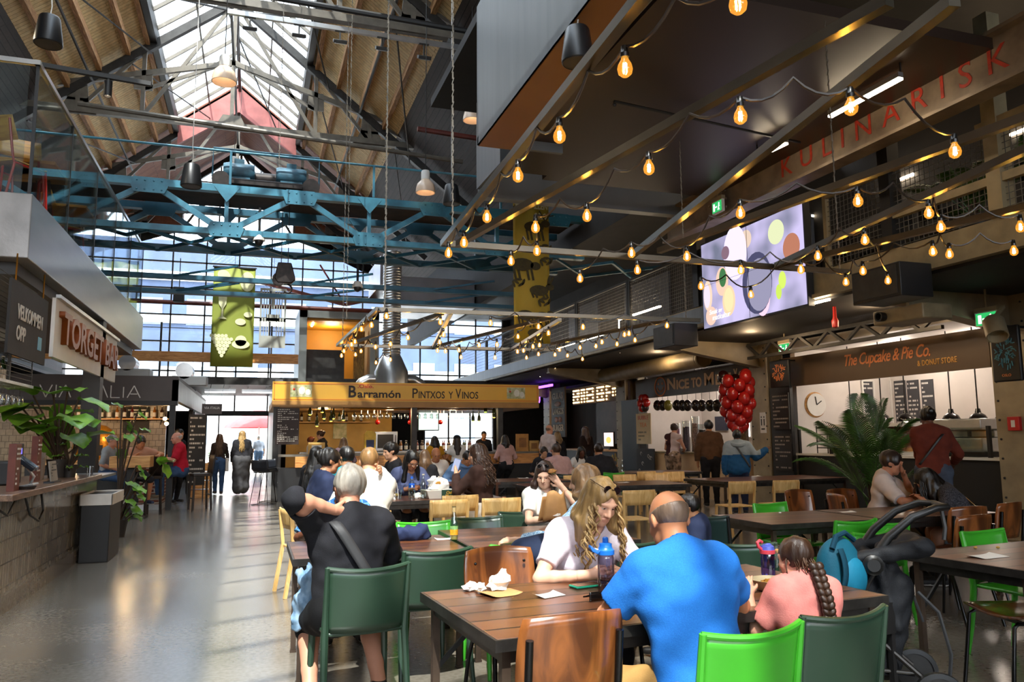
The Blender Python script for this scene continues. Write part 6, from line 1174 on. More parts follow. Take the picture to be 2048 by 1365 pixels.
def wire_stool():
 t = thing('wire_stool', 'stool', 'stool'); MB().grid(lambda u, v: ((u - .5) * .42, -.2 + .4 * v, .74 + .3 * max(0, .25 - v) ** 1 * 1.0 + .03 * (2 * u - 1) ** 2), 8, 8, .012).build('seat', mat('dark_navy_shell', '23272f', .4, 0, .05, 5), t, PI)
 MB().grid(lambda u, v: ((u - .5) * .42, -.2 - .05 * v, .8 + .22 * v + .02 * (2 * u - 1) ** 2), 8, 4, .012).build('backrest', MATS['dark_navy_shell'], t, PI)
 for a in (-1, 1):
  for b in (-1, 1): MB().tube([(a * .13, b * .13, .73), (a * .22, b * .22, 0)], .008, 6).build('leg', M_btube, t)
 MB().tube([(-.2, -.2, .012), (.2, -.2, .012), (.2, .2, .012), (-.2, .2, .012), (-.2, -.2, .012)], .008, 6).build('foot_ring', M_btube, t); return t
S_ws = Stock(wire_stool())

T1 = table('dark plank table of the man in the checked shirt', .26, 5.12, 1.40, 6.0)
T1b = table('dark plank table holding the beer bottle, where the woman in white eats', 1.43, 5.2, 2.7, 6.3, -.02)
T2 = table('dark plank table closest to us with the blue bottle and the man in blue', .87, 2.83, 2.83, 3.83, .075)
T3 = table('dark plank table with a white receipt right of the bald man', 4.14, 5.6, 5.3, 6.5, .0)
T3b = table('dark plank table of the young man resting his chin', 5.33, 5.62, 6.75, 6.52, .0)
T4 = table('dark plank table at the right edge with a folded white paper', 4.0, 3.2, 5.8, 4.0, .1)
T5 = table('dark plank table with birch chairs in front of the blue and grey jacket', 7.3, 11.05, 9.95, 12.2, .06)
T6 = table('long dark plank table behind the woman with the bob', 3.95, 10.95, 6.55, 12.1, -.06)
T7 = table('dark plank table with two iced drinks by the men with their backs turned', 6.0, 14.3, 9.0, 15.4, .03)
T8 = table('dark plank table of the group with the takeaway box and bottles', 1.1, 9.3, 3.0, 10.15, .02)
T9 = table('dark plank table behind the woman with the phone', 3.75, 12.6, 5.3, 13.7, -.03)
def ch(S, x, y, rz, label, back=False):
 """back: x, y is the top of the backrest, not the seat"""
 if back: x, y = x - .26 * math.sin(rz), y + .26 * math.cos(rz)
 return S.put((x, y, 0), rz, label)
ch(S_dg, .62, 4.34, .1, 'dark green plastic chair the grey haired man sits on', 1); ch(S_dg, 1.11, 4.8, .15, 'empty dark green plastic chair right beside the grey haired man', 1)
ch(S_wd, 1.37, 4.40, PI + .07, 'wooden chair with black tube legs behind the crumpled napkins', 1); ch(S_wd, 1.13, 2.70, .10, 'wooden chair with black tube frame closest to us, seen from behind', 1)
ch(S_wd, 1.89, 4.52, PI, 'wooden chair with black tube legs the blonde woman sits on', 1); ch(S_lg, 1.72, 2.46, .1, 'bright green plastic chair behind the bald man', 1); ch(S_dg, 2.21, 2.56, .12, 'dark grey green plastic chair behind the little girl', 1)
ch(S_lg, 1.36, 6.42, PI, 'bright green plastic chair beyond the first table, behind the beer bottle', 1); ch(S_dg, 1.88, 6.62, PI, 'dark green plastic chair behind the beer bottle table, left of the woman in white', 1); ch(S_dg, 2.4, 6.95, PI, 'dark green plastic chair the woman in white sits on', 1)
ch(S_lg, 1.68, 4.86, .1, 'bright green plastic chair under the backpack with grey straps', 1); ch(S_dg, 2.4, 4.95, .1, 'dark green plastic chair of the woman in the speckled blue sweater')
ch(S_pt, 3.95, 6.15, -.95, 'dark teal plastic chair at the left end of the table right of the bald man'); ch(S_lg, 4.62, 5.45, .1, 'dark shaded green plastic chair pushed under the receipt table'); ch(S_lg, 5.02, 6.8, PI + .15, 'bright green plastic chair at the far side of the receipt table', 1)
ch(S_lg, 4.2, 4.55, .25, 'bright green plastic chair right behind the teal backpack', 1); ch(S_lg, 4.82, 5.0, .2, 'second bright green plastic chair, behind the one by the teal backpack', 1)
ch(S_lg, 4.95, 4.3, PI + .1, 'bright green plastic chair beyond the table at the right edge', 1); ch(S_wd, 4.35, 3.55, 1.3, 'dark wooden chair pushed under the right edge table beside the stroller')
ch(S_wd, 5.4, 5.02, .1, 'wooden chair behind the stroller handle'); ch(S_wd, 6.02, 5.34, -.05, 'wooden chair in front of the woman bent over her food', 1); ch(S_wd, 6.71, 5.5, .2, 'wooden chair at the right edge by the woman bent over her food', 1)
ch(S_wd, 6.07, 7.7, PI + .1, 'dark wooden chair beyond the receipt table, left one', 1); ch(S_wd, 6.6, 7.6, PI, 'dark wooden chair beyond the receipt table, just left of the young man', 1); ch(S_wd, 6.3, 7.0, -1.8, 'wooden chair of the young man resting his chin')
ch(S_bc, 7.0, 10.1, -.05, 'birch chair in front of the blue and grey jacket, left one', 1); ch(S_bc, 7.75, 10.05, -.05, 'birch chair in front of the dark menu boards, right one', 1); ch(S_bc, 7.15, 12.9, PI - .3, 'birch chair at the far side of the table by the tablet woman, left one'); ch(S_bc, 7.75, 13.2, PI, 'birch chair at the far side of the table by the tablet woman, right one')
ch(S_bc, 4.7, 9.0, 0, 'birch chair right behind the head of the bald man, in front of the long table', 1); ch(S_bc, 3.9, 9.2, -.1, 'birch chair left of the bob haired woman in the middle', 1); ch(S_bc, 6.4, 12.6, PI, 'birch chair at the far side of the long table'); ch(S_bc, 5.5, 12.75, PI, 'birch chair at the far side of the long table behind the bob haired woman')
ch(S_bc, 2.1, 8.5, .08, 'empty birch chair in front of the takeaway box', 1); ch(S_bc, 2.7, 8.5, -.03, 'birch chair with a brown bag strap in front of the woman with the phone', 1); ch(S_bc, 2.38, 9.1, .1, 'birch chair half hidden between the two in front of the takeaway box', 1)
ch(S_bc, .56, 8.15, -PI / 2 + .2, 'birch chair at the walkway under the woman in the striped jumper'); ch(S_bc, 1.02, 7.7, .1, 'birch chair under the man in the white tee'); ch(S_bc, 2.35, 10.95, PI, 'birch chair of the woman with glasses')
ch(S_lg, 6.6, 14.0, .1, 'green plastic chair by the iced drinks'); ch(S_dg, 3.15, 4.62, -.6, 'dark green plastic chair of the dark haired child'); ch(S_pt, 5.6, 13.9, .1, 'dark plastic chair left of the iced drinks'); ch(S_bc, 7.3, 14.0, .2, 'birch chair right of the iced drinks')
ch(S_hc, -1.05, 18.5, PI / 2 + .3, 'high dark leather bar chair of the man in the red shirt'); ch(S_hc, -2.0, 17.5, 2.4, 'high dark bar chair under the bare armed man at the timber table')
ch(S_ws, .28, 19.2, -.5, 'dark wire legged bar stool at the left end of the tapas bar, nearer one'); ch(S_ws, .45, 20.0, -.4, 'dark wire legged bar stool at the left end of the tapas bar, farther one')
# ---------------------------------------------------------------- people: bodies grown as one smooth surface from blended volumes
class Field:
 def __init__(s, lo, hi, h):
  s.h = h; s.lo = np.array(lo, float); s.n = np.maximum(4, np.ceil((np.array(hi, float) - s.lo) / h).astype(int) + 1)
  s.ax = [(s.lo[i] + h * np.arange(s.n[i])).astype(np.float32) for i in range(3)]; s.D = np.full(s.n, 9., np.float32)
 def _sl(s, lo, hi):
  r = []
  for i in range(3):
   a = int(max(0, math.floor((lo[i] - s.lo[i]) / s.h))); b = int(min(s.n[i], math.ceil((hi[i] - s.lo[i]) / s.h) + 1))
   if b <= a: return None
   r.append(slice(a, b))
  return tuple(r)
 def _g(s, sl): return np.meshgrid(s.ax[0][sl[0]], s.ax[1][sl[1]], s.ax[2][sl[2]], indexing='ij', sparse=True)
 def _put(s, sl, d, k, sub=False):
  A = s.D[sl]
  if sub:
   d = -d; h = np.clip(.5 + .5 * (d - A) / max(k, 1e-6), 0, 1)
   s.D[sl] = A * (1 - h) + d * h + k * h * (1 - h)
  else:
   h = np.clip(.5 + .5 * (d - A) / max(k, 1e-6), 0, 1); s.D[sl] = d * (1 - h) + A * h - k * h * (1 - h)
 def cone(s, a, b, ra, rb, k=.02, flat=None):
  """rounded cone a-b; flat = (axis, factor) squeezes the thickness along axis"""
  a = np.array(a, float); b = np.array(b, float); m = max(ra, rb) + k + 2 * s.h; lo = np.minimum(a, b) - m; hi = np.maximum(a, b) + m; sl = s._sl(lo, hi)
  if sl is None: return s
  X, Y, Z = s._g(sl); ab = b - a; L2 = max(float(ab @ ab), 1e-9); px, py, pz = X - a[0], Y - a[1], Z - a[2]
  t = np.clip((px * ab[0] + py * ab[1] + pz * ab[2]) / L2, 0, 1); dx, dy, dz = px - t * ab[0], py - t * ab[1], pz - t * ab[2]
  d2 = dx * dx + dy * dy + dz * dz
  if flat is not None:
   n, f = np.array(flat[0], float), flat[1]; q = dx * n[0] + dy * n[1] + dz * n[2]; d2 = d2 + q * q * (f * f - 1)
  s._put(sl, np.sqrt(d2) - (ra + (rb - ra) * t), k); return s
 def ell(s, c, r, R=None, k=.015, sub=False):
  c = np.array(c, float); r = np.array(r, float); R = np.eye(3) if R is None else np.array(R, float); m = float(r.max()) + k + 2 * s.h; sl = s._sl(c - m, c + m)
  if sl is None: return s
  X, Y, Z = s._g(sl); P = [X - c[0], Y - c[1], Z - c[2]]; q = [P[0] * R[0, i] + P[1] * R[1, i] + P[2] * R[2, i] for i in range(3)]
  k0 = np.sqrt(sum((q[i] / r[i]) ** 2 for i in range(3))); k1 = np.sqrt(sum((q[i] / r[i] ** 2) ** 2 for i in range(3))) + 1e-9
  s._put(sl, k0 * (k0 - 1) / k1, k, sub); return s
 def cut(s, p, n, k=.004):
  """remove everything on the +n side of the plane through p"""
  X, Y, Z = np.meshgrid(*s.ax, indexing='ij', sparse=True); d = (X - p[0]) * n[0] + (Y - p[1]) * n[1] + (Z - p[2]) * n[2]; s.D = np.maximum(s.D, d.astype(np.float32)); return s
 def ripple(s, amp, f, seed=0, st=(1, 1, 1)):
  X, Y, Z = np.meshgrid(*s.ax, indexing='ij', sparse=True); r = random.Random(seed); a = [r.uniform(0, 6) for _ in range(6)]
  w = np.sin(f * st[0] * X + 1.7 * np.sin(f * .6 * st[2] * Z + a[0]) + a[1]) * np.sin(f * st[1] * Y + 1.3 * np.sin(f * .5 * X + a[2]) + a[3]) + np.sin(f * st[2] * Z * 1.3 + 1.9 * np.sin(f * .55 * X + a[4]) + a[5]) * .7
  s.D = s.D + (amp * w).astype(np.float32); return s
 def mesh(s):
  D = s.D; D[0], D[-1], D[:, 0], D[:, -1], D[:, :, 0], D[:, :, -1] = 1, 1, 1, 1, 1, 1
  I = D < 0; n = s.n; cs = np.zeros(n - 1, bool); first = None
  c8 = [I[i:n[0] - 1 + i, j:n[1] - 1 + j, k:n[2] - 1 + k] for i in (0, 1) for j in (0, 1) for k in (0, 1)]
  sm = sum(c.astype(np.int8) for c in c8); cs = (sm > 0) & (sm < 8); idx = np.argwhere(cs)
  if len(idx) == 0: return np.zeros((0, 3)), np.zeros((0, 4), int)
  vid = np.full(n - 1, -1, np.int64); vid[cs] = np.arange(len(idx)); acc = np.zeros((len(idx), 3)); cnt = np.zeros(len(idx))
  o = [(i, j, k) for i in (0, 1) for j in (0, 1) for k in (0, 1)]; val = {q: D[idx[:, 0] + q[0], idx[:, 1] + q[1], idx[:, 2] + q[2]] for q in o}
  for q in o:
   for ax in range(3):
    if q[ax] == 0:
     q2 = list(q); q2[ax] = 1; q2 = tuple(q2); a, b = val[q], val[q2]; m = (a < 0) != (b < 0); t = np.where(m, a / np.where(m, a - b, 1), 0)
     p = np.tile(np.array(q, float), (len(idx), 1)); p[:, ax] += t; acc[m] += p[m]; cnt[m] += 1
  V = s.lo + (idx + acc / cnt[:, None]) * s.h; F = []
  for ax in range(3):
   a0 = I; sl0 = [slice(None)] * 3; sl1 = [slice(None)] * 3; sl0[ax] = slice(0, -1); sl1[ax] = slice(1, None)
   e = np.argwhere(a0[tuple(sl0)] != a0[tuple(sl1)]); u, v = [q for q in range(3) if q != ax]; e = e[(e[:, u] > 0) & (e[:, v] > 0) & (e[:, u] < n[u] - 1) & (e[:, v] < n[v] - 1)]
   if not len(e): continue
   q = []
   for du, dv in ((-1, -1), (0, -1), (0, 0), (-1, 0)):
    f = e.copy(); f[:, u] += du; f[:, v] += dv; q.append(vid[f[:, 0], f[:, 1], f[:, 2]])
   q = np.stack(q, 1); ins = a0[e[:, 0], e[:, 1], e[:, 2]]; fl = ins if ax != 1 else ~ins; q[~fl] = q[~fl][:, ::-1]; F.append(q)
  F = np.concatenate(F); return V, F[(F >= 0).all(1)]
def mesh_obj(name, V, F, mats, parent=None, mi=None):
 me = bpy.data.meshes.new(name); me.vertices.add(len(V)); me.vertices.foreach_set('co', np.asarray(V, np.float32).ravel()); nf = len(F)
 me.loops.add(nf * 4); me.loops.foreach_set('vertex_index', np.asarray(F, np.int32).ravel()); me.polygons.add(nf); me.polygons.foreach_set('loop_start', np.arange(0, nf * 4, 4, dtype=np.int32))
 for m in (mats if isinstance(mats, (list, tuple)) else [mats]): me.materials.append(m)
 if mi is not None: me.polygons.foreach_set('material_index', np.asarray(mi, np.int32))
 me.polygons.foreach_set('use_smooth', np.ones(nf, bool)); me.update(calc_edges=True); me.validate()
 o = bpy.data.objects.new(name, me); COL.objects.link(o)
 if parent is not None: o.parent = parent
 return o
def V3(*a): return np.array(a, float)
def nrm(a): a = np.asarray(a, float); return a / max(np.linalg.norm(a), 1e-9)
def rotm(ax, a): return np.array(Matrix.Rotation(a, 3, ax))
def ik(S, T, l1, l2, pole):
 S, T = np.asarray(S, float), np.asarray(T, float); d = T - S; L = np.linalg.norm(d); L2 = min(L, (l1 + l2) * .985); u = d / max(L, 1e-6); T = S + u * L2
 a = (l1 * l1 - l2 * l2 + L2 * L2) / (2 * L2); h = math.sqrt(max(l1 * l1 - a * a, 0)); p = np.asarray(pole, float); p = p - u * (p @ u); return S + u * a + nrm(p) * h, T
SKIN = {}
def skin(c): return mat('skin_' + c, c, .5, 0, .05, 12, 0, 1, .4)
def cloth(c, c2=None, sc=9, rough=.85, bump=.15): return mat('cloth_' + c + (c2 or ''), c, rough, 0, .07, sc, bump, 160, .2, None, 0, c2)
def hairm(c): return mat('hair_' + c, c, .42, 0, .22, 30, .3, 90, .5, (1, 1, .25))
M_eyew = mat('eye_white', 'a89c94', .3, 0, 0); M_iris = mat('iris_dark', '2a1a10', .2, 0, 0); M_lip = None; M_brow = mat('brow', '3a2a1e', .7, 0, 0)

def person(loc, rz, label, sit=.46, s=1., g=1., fem=False, lean=8, side=0, twist=0, head=(0, 0, 0), hl=None, hr=None, el=None, er=None, fl=None, fr=None, kneeout=.0, skin_c='c98d70', top=None, sleeve=.5, loose=.012, bottom=None, blen=1., shoe='1c1a1a', hair=None, hair_c='2a1a12', res=.012, hand='relax', stripes=None, neck_cut=.075, belly=0., extra=None, untuck=.03, skirt=None, nose=1.):
 """loc = point on the floor under the hips; faces local +y; hl/hr = wrist targets, el/er = elbow poles (left is -x)"""
 t_obj = None; h = res; SK = skin(skin_c)
 sh = (.142 if fem else .16) * s * (1 + .35 * (g - 1)); hp = (.10 if fem else .095) * s
 zp = (sit + .085 * s) if sit else .93 * s
 pel = V3(0, 0, zp); T = rotm('X', -math.radians(lean)) @ rotm('Y', math.radians(side)) @ rotm('Z', math.radians(twist)); U, Rg, Fw = T @ V3(0, 0, 1), T @ V3(1, 0, 0), T @ V3(0, 1, 0)
 wst = pel + U * .14 * s; cst = pel + U * .34 * s; nb = pel + U * .518 * s + Fw * -.005
 HR = T @ rotm('X', math.radians(lean * .6)) @ rotm('Z', math.radians(head[1])) @ rotm('X', -math.radians(head[0])) @ rotm('Y', math.radians(head[2])); hs = .97 * s if not fem else .93 * s
 hb = nb + (U * .4 + HR @ V3(0, .3, .5)) * .028 * s; hc = hb + HR @ V3(0, .022, .112) * hs
 H_ = lambda x, y, z: hc + HR @ (V3(x, y, z) * hs)
 SH = {-1: pel + U * .446 * s - Rg * sh, 1: pel + U * .446 * s + Rg * sh}; HP = {-1: pel - Rg * hp - U * .02, 1: pel + Rg * hp - U * .02}
 l1, l2 = .285 * s, .255 * s; arm = {}
 for sd, tg, po in ((-1, hl, el), (1, hr, er)):
  if tg is None: tg = (sd * .17 * s, .26 * s, zp + .1) if sit else (sd * (sh + .08), .06, zp - .1)
  if po is None: po = (sd * .7, -.5, -.7)
  E, Wr = ik(SH[sd], tg, l1, l2, po); arm[sd] = (SH[sd], E, Wr)
 leg = {}
 for sd, tg in ((-1, fl), (1, fr)):
  if tg is None: tg = (sd * .12 * s, .40 * s, .075 * s) if sit else (sd * .10 * s, 0, .075 * s)
  K, A = ik(HP[sd], (tg[0], tg[1], max(tg[2], .07 * s)), .42 * s, .42 * s, (sd * kneeout, 1., .8 if sit else .05)); leg[sd] = (HP[sd], K, A)
 def torso(F, e, k=.07):
  fl_ = (Fw, 1.35)
  F.cone(cst - Rg * .075 * s, cst + Rg * .075 * s, .118 * s * g + e, .118 * s * g + e, k, fl_); F.cone(pel + U * .44 * s - Rg * sh * .72, pel + U * .44 * s + Rg * sh * .72, .062 * s * (1 + .3 * (g - 1)) + e, .062 * s + e, k, (Fw, 1.1))
  F.cone(wst - Rg * .05 * s, wst + Rg * .05 * s, (.098 if fem else .112) * s * g + e, (.098 if fem else .112) * s * g + e, k, (Fw, 1.3)); F.cone(pel - Rg * .06 * s, pel + Rg * .06 * s, (.118 if fem else .112) * s * g + e, (.118 if fem else .112) * s * g + e, k, (Fw, 1.15))
  if fem:
   for sd in (-1, 1): F.ell(pel + U * .31 * s + Rg * sd * .07 * s + Fw * .085 * s, (.062 * s + e,) * 3, None, .04)
  if belly: F.ell(wst + Fw * .05, ((.13 + belly) * s + e, .1 * s + belly + e, .14 * s), None, .06)
  F.cone(pel + U * .43 * s, nb, .075 * s + e, .056 * s + e * .6, .05)
  for sd in (-1, 1): F.cone(nb - U * .035 * s - Fw * .01, SH[sd] + Rg * sd * .01, .05 * s + e, .05 * s + e, .06)
 def armcone(F, sd, a, b, e):
  S, E, Wr = arm[sd]; P = lambda q: S + (E - S) * min(q, .5) * 2 + (Wr - E) * max(q - .5, 0) * 2; gg = (.85 if fem else 1.) * (1 + .5 * (g - 1))
  rad = lambda q: np.interp(q, [0, .12, .35, .5, .62, .8, 1.], [.055, .052, .044, .038, .041, .034, .026]) * s * gg + e
  qs = [q for q in (0, .15, .35, .5, .65, .8, 1.) if q < b - .01] + [b]
  for q0, q1 in zip(qs, qs[1:]): F.cone(P(q0), P(q1), rad(q0), rad(q1), .03 if q0 == 0 else .012)
 def legcone(F, sd, b, e):
  A_, K, N = leg[sd]; P = lambda q: A_ + (K - A_) * min(q, .5) * 2 + (N - K) * max(q - .5, 0) * 2; gg = (1 + .4 * (g - 1))
  rad = lambda q: np.interp(q, [0, .2, .5, .65, .85, 1.], [.086, .08, .056, .055, .042, .038]) * s * gg + e
  qs = [q for q in (0, .2, .5, .65, .85, 1.) if q < b - .01] + [b]
  for q0, q1 in zip(qs, qs[1:]): F.cone(P(q0), P(q1), rad(q0), rad(q1), .05 if q0 == 0 else .015)
 pts = [hc + HR @ V3(0, 0, .15), hc + HR @ V3(0, .14, 0), hc + HR @ V3(0, -.14, 0), pel, pel - Fw * .16, pel + Fw * .16, cst + Fw * .2, cst - Fw * .18] + [p for q in arm.values() for p in q] + [p for q in leg.values() for p in q] + [hc + HR @ V3(.12, 0, 0), hc + HR @ V3(-.12, 0, 0)]
 for sd in (-1, 1): pts += [leg[sd][2] + V3(0, .24, -.09), arm[sd][2] + nrm(arm[sd][2] - arm[sd][1]) * .2]
 lo = np.min(pts, 0) - .13; hi = np.max(pts, 0) + .13; lo[2] = max(lo[2], -.02)
 F = Field(lo, hi, h); torso(F, -.006)
 for sd in (-1, 1): armcone(F, sd, 0, 1., 0); legcone(F, sd, 1., 0)
 # bare feet inside the shoes
 for sd in (-1, 1):
  K, A = leg[sd][1], leg[sd][2]; fd = V3(sd * .12, 1, 0); F.cone(A, A + V3(0, 0, -.03 * s), .036 * s, .03 * s, .01); F.cone(A + V3(0, 0, -.045 * s), A + fd * .14 * s + V3(0, 0, -.05 * s), .03 * s, .022 * s, .02)
 # head and face
 F.cone(nb - U * .02, H_(0, -.018, -.05), .056 * s * (.9 if fem else 1.05), .052 * hs * (.92 if fem else 1.08), .025)
 F.ell(H_(0, -.014, .028), V3(.076, .098, .09) * hs, HR, .02); F.cone(H_(0, .03, -.0), H_(0, .05, -.07), .066 * hs, .042 * hs, .03); F.cone(H_(-.026, .04, -.07), H_(.026, .04, -.07), .035 * hs, .035 * hs, .03); F.ell(H_(0, .07, -.098), V3(.022, .018, .016) * hs, HR, .02)
 det = h <= .013
 if det:
  for sd in (-1, 1):
   F.ell(H_(sd * .031, .1, .004), V3(.02, .02, .013) * hs, HR, .012, True); F.ell(H_(sd * .031, .076, .003), V3(.014, .014, .013) * hs, HR, .003); F.cone(H_(sd * .014, .092, .022), H_(sd * .05, .08, .024), .008 * hs, .006 * hs, .012); F.ell(H_(sd * .042, .062, -.03), V3(.026, .022, .022) * hs, HR, .02)
   F.ell(H_(sd * .012, .098, -.036), V3(.009, .01, .007) * hs, HR, .006)
  F.cone(H_(0, .09, .012), H_(0, .112 * (1 + (nose - 1) * .15), -.03), .009 * hs, .0125 * hs, .012); F.ell(H_(0, .09, -.058), V3(.024, .011, .0065) * hs, HR, .006); F.ell(H_(0, .088, -.07), V3(.02, .011, .007) * hs, HR, .006); F.ell(H_(0, .103, -.0645), V3(.024, .008, .0018) * hs, HR, .002, True)
 else: F.cone(H_(0, .09, .01), H_(0, .11, -.03), .011 * hs, .014 * hs, .012)
 for sd in (-1, 1): F.ell(H_(sd * .078, -.008, -.004), V3(.010, .02, .031) * hs, HR @ rotm('Z', sd * .35), .008)
 # hands
 HV, HF = [], []
 for sd in (-1, 1):
  S, E, Wr = arm[sd]; d = nrm(Wr - E); hint = {'relax': V3(-sd * .5, .1, -1), 'flat': V3(0, 0, -1), 'in': V3(-sd, 0, -.2), 'back': V3(0, 1, .1), 'up': V3(-sd * .3, -1, .3)}[hand if isinstance(hand, str) else hand[0 if sd < 0 else 1]]
  n_ = nrm(hint - d * (hint @ d)); w = np.cross(d, n_); hsz = (.92 if fem else 1.) * s; hh = min(h, .0045) if res < .009 else h
  G = F if hh == h else Field(np.minimum(Wr, Wr + d * .2) - .1, np.maximum(Wr, Wr + d * .2) + .1, hh)
  if G is not F: G.cone(Wr - d * .05, Wr, .028 * s, .025 * s, .01)
  P = lambda a, b, c: Wr + (d * a + w * b + n_ * c) * hsz
  G.cone(P(0, 0, 0), P(.075, -.018, 0), .024 * hsz, .019 * hsz, .012); G.cone(P(0, 0, 0), P(.075, .018, 0), .024 * hsz, .017 * hsz, .012)
  ts = -sd * (1 if w @ V3(1, 0, 0) * 0 == 0 else 1); ts = 1 if (w @ V3(-sd, .35, .3)) > 0 else -1; c_ = 1.35 if hand == 'fist' else .55
  for i, L in enumerate((.9, 1., .95, .78)):
   b = ts * (.028 - i * .019); p0 = P(.08, b, 0); p1 = P(.08 + .036 * L, b * 1.08, .012 * c_); p2 = P(.08 + .058 * L, b * 1.1, .032 * c_); p3 = P(.08 + .07 * L, b * 1.1, .052 * c_)
   G.cone(p0, p1, .0095 * hsz, .0088 * hsz, .004); G.cone(p1, p2, .0088 * hsz, .008 * hsz, .003); G.cone(p2, p3, .008 * hsz, .007 * hsz, .003)
  G.cone(P(.015, ts * .022, .006), P(.05, ts * .05, .02), .014 * hsz, .011 * hsz, .01); G.cone(P(.05, ts * .05, .02), P(.078, ts * .052, .036), .0105 * hsz, .0085 * hsz, .004)
  if G is not F: HV.append(G)
 V, Q = F.mesh()
 for G in HV:
  v, q = G.mesh(); Q = np.concatenate([Q, q + len(V)]); V = np.concatenate([V, v])
 mi = np.zeros(len(Q), int); mats = [SK]
 if det:
  mats = [SK, mat('lips_' + skin_c, [x * (1 - .35) + y * .35 for x, y in zip(_hex(skin_c)[:3], (.3, .05, .045))], .45, 0, 0), M_iris, M_eyew]; cq = V[Q].mean(1); L_ = (cq - hc) @ HR / hs
  m = (np.abs(L_[:, 0]) < .025 - .35 * np.abs(L_[:, 2] + .064)) & (np.abs(L_[:, 2] + .064) < .012) & (L_[:, 1] > .07); mi[m] = 1
  for sd in (-1, 1):
   q = L_ - V3(sd * .031, .0, .002); m = (np.abs(q[:, 2]) < (.005 if head[0] < 18 else .0035)) & (np.abs(q[:, 0]) < .014) & (L_[:, 1] > .07) & (L_[:, 1] < .1); mi[m] = 3; m2 = m & (np.abs(q[:, 0]) < .006); mi[m2] = 2
 body = mesh_obj('person', V, Q, mats, None, mi); body.location = (loc[0], loc[1], loc[2] if len(loc) > 2 else 0); body.rotation_euler = (0, 0, rz); tag(body, label, 'person')
 # shirt
 if top is not None:
  e = loose; S_ = Field(lo - .03, hi + .03, h); torso(S_, e)
  for sd in (-1, 1): armcone(S_, sd, 0, sleeve, e + (.010 if sleeve < .5 else .006))
  if sleeve < .99:
   for sd in (-1, 1):
    S, E, Wr = arm[sd]; q = S + (E - S) * min(sleeve, .5) * 2 + (Wr - E) * max(sleeve - .5, 0) * 2; d = nrm(E - S) if sleeve <= .5 else nrm(Wr - E); m_ = .1 * s
    sl = S_._sl(q - m_ * 1.3, q + m_ * 1.3)
    if sl is not None:
     X, Y, Z = S_._g(sl); dd = (X - q[0]) * d[0] + (Y - q[1]) * d[1] + (Z - q[2]) * d[2]; rr_ = np.sqrt((X - q[0]) ** 2 + (Y - q[1]) ** 2 + (Z - q[2]) ** 2) - m_; S_.D[sl] = np.maximum(S_.D[sl], np.minimum(dd, -rr_))
  S_.ripple(.0045, 21, int(abs(loc[0] * 100)), (1, 1, .6)); S_.ripple(.0022, 47, 3, (.7, 1, 1.1)); S_.ell(nb + U * .035 + Fw * .025, V3(.074, .074, neck_cut) * s, None, .006, True); S_.cut(pel - U * untuck, -U)
  v, q = S_.mesh(); mi = None; ms = top if isinstance(top, (list, tuple)) else [top]
  if stripes is not None and len(q): zc = (v[q].mean(1) - pel) @ U; mi = stripes(zc, v[q].mean(1))
  mesh_obj('shirt', v, q, ms, body, mi)
 if bottom is not None:
  B = Field(lo - .03, hi + .03, h); B.cone(pel - Rg * .06 * s, pel + Rg * .06 * s, .118 * s * g + .008, .118 * s * g + .008, .06, (Fw, 1.12)); B.cone(wst - U * .05 - Rg * .05 * s, wst - U * .05 + Rg * .05 * s, .1 * s * g + .006, .1 * s * g + .006, .05, (Fw, 1.25))
  for sd in (-1, 1): legcone(B, sd, blen, .012 if blen > .7 else .02)
  if skirt:
   for sd in (-1, 1):
    A_, K, N = leg[sd]; B.cone(A_, K, .12 * s, .11 * s, .12); B.cone(K, K + (N - K) * skirt, .11 * s, .15 * s, .12)
  B.ripple(.003, 30, 3); B.cut(wst - U * .02, U); v, q = B.mesh(); mesh_obj('skirt' if skirt else 'trousers', v, q, bottom, body)
 if shoe:
  for sd in (-1, 1):
   A = leg[sd][2]; fd = nrm(V3(sd * .12, 1, 0)); o_ = A + V3(0, 0, -.075 * s); q_ = max(h * .8, .006); G = Field(A - .28, A + .28, q_ if h < .02 else .014); G.cone(o_ + V3(0, 0, .045) - fd * .03, o_ + fd * .16 * s + V3(0, 0, .04), .046 * s, .038 * s, .03, (V3(0, 0, 1), 1.1)); G.cone(o_ + V3(0, 0, .05), o_ + V3(0, 0, .1 * s), .045 * s, .042 * s, .02); G.cut(o_ + V3(0, 0, .004), V3(0, 0, -1)); G.cut(o_ + V3(0, 0, .1 * s), V3(0, 0, 1)); v, q = G.mesh(); mi = (v[q].mean(1)[:, 2] < o_[2] + .024).astype(int)
   mesh_obj('shoe', v, q, [mat('shoe_' + shoe, shoe, .6, 0, .1, 20), M_white], body, mi)
 J = dict(hc=hc, HR=HR, hs=hs, pel=pel, U=U, Rg=Rg, Fw=Fw, nb=nb, arm=arm, leg=leg, body=body, H=H_, sh=sh, s=s)
 if hair: do_hair(hair, hairm(hair_c), J, h)
 if extra: extra(J)
 return J
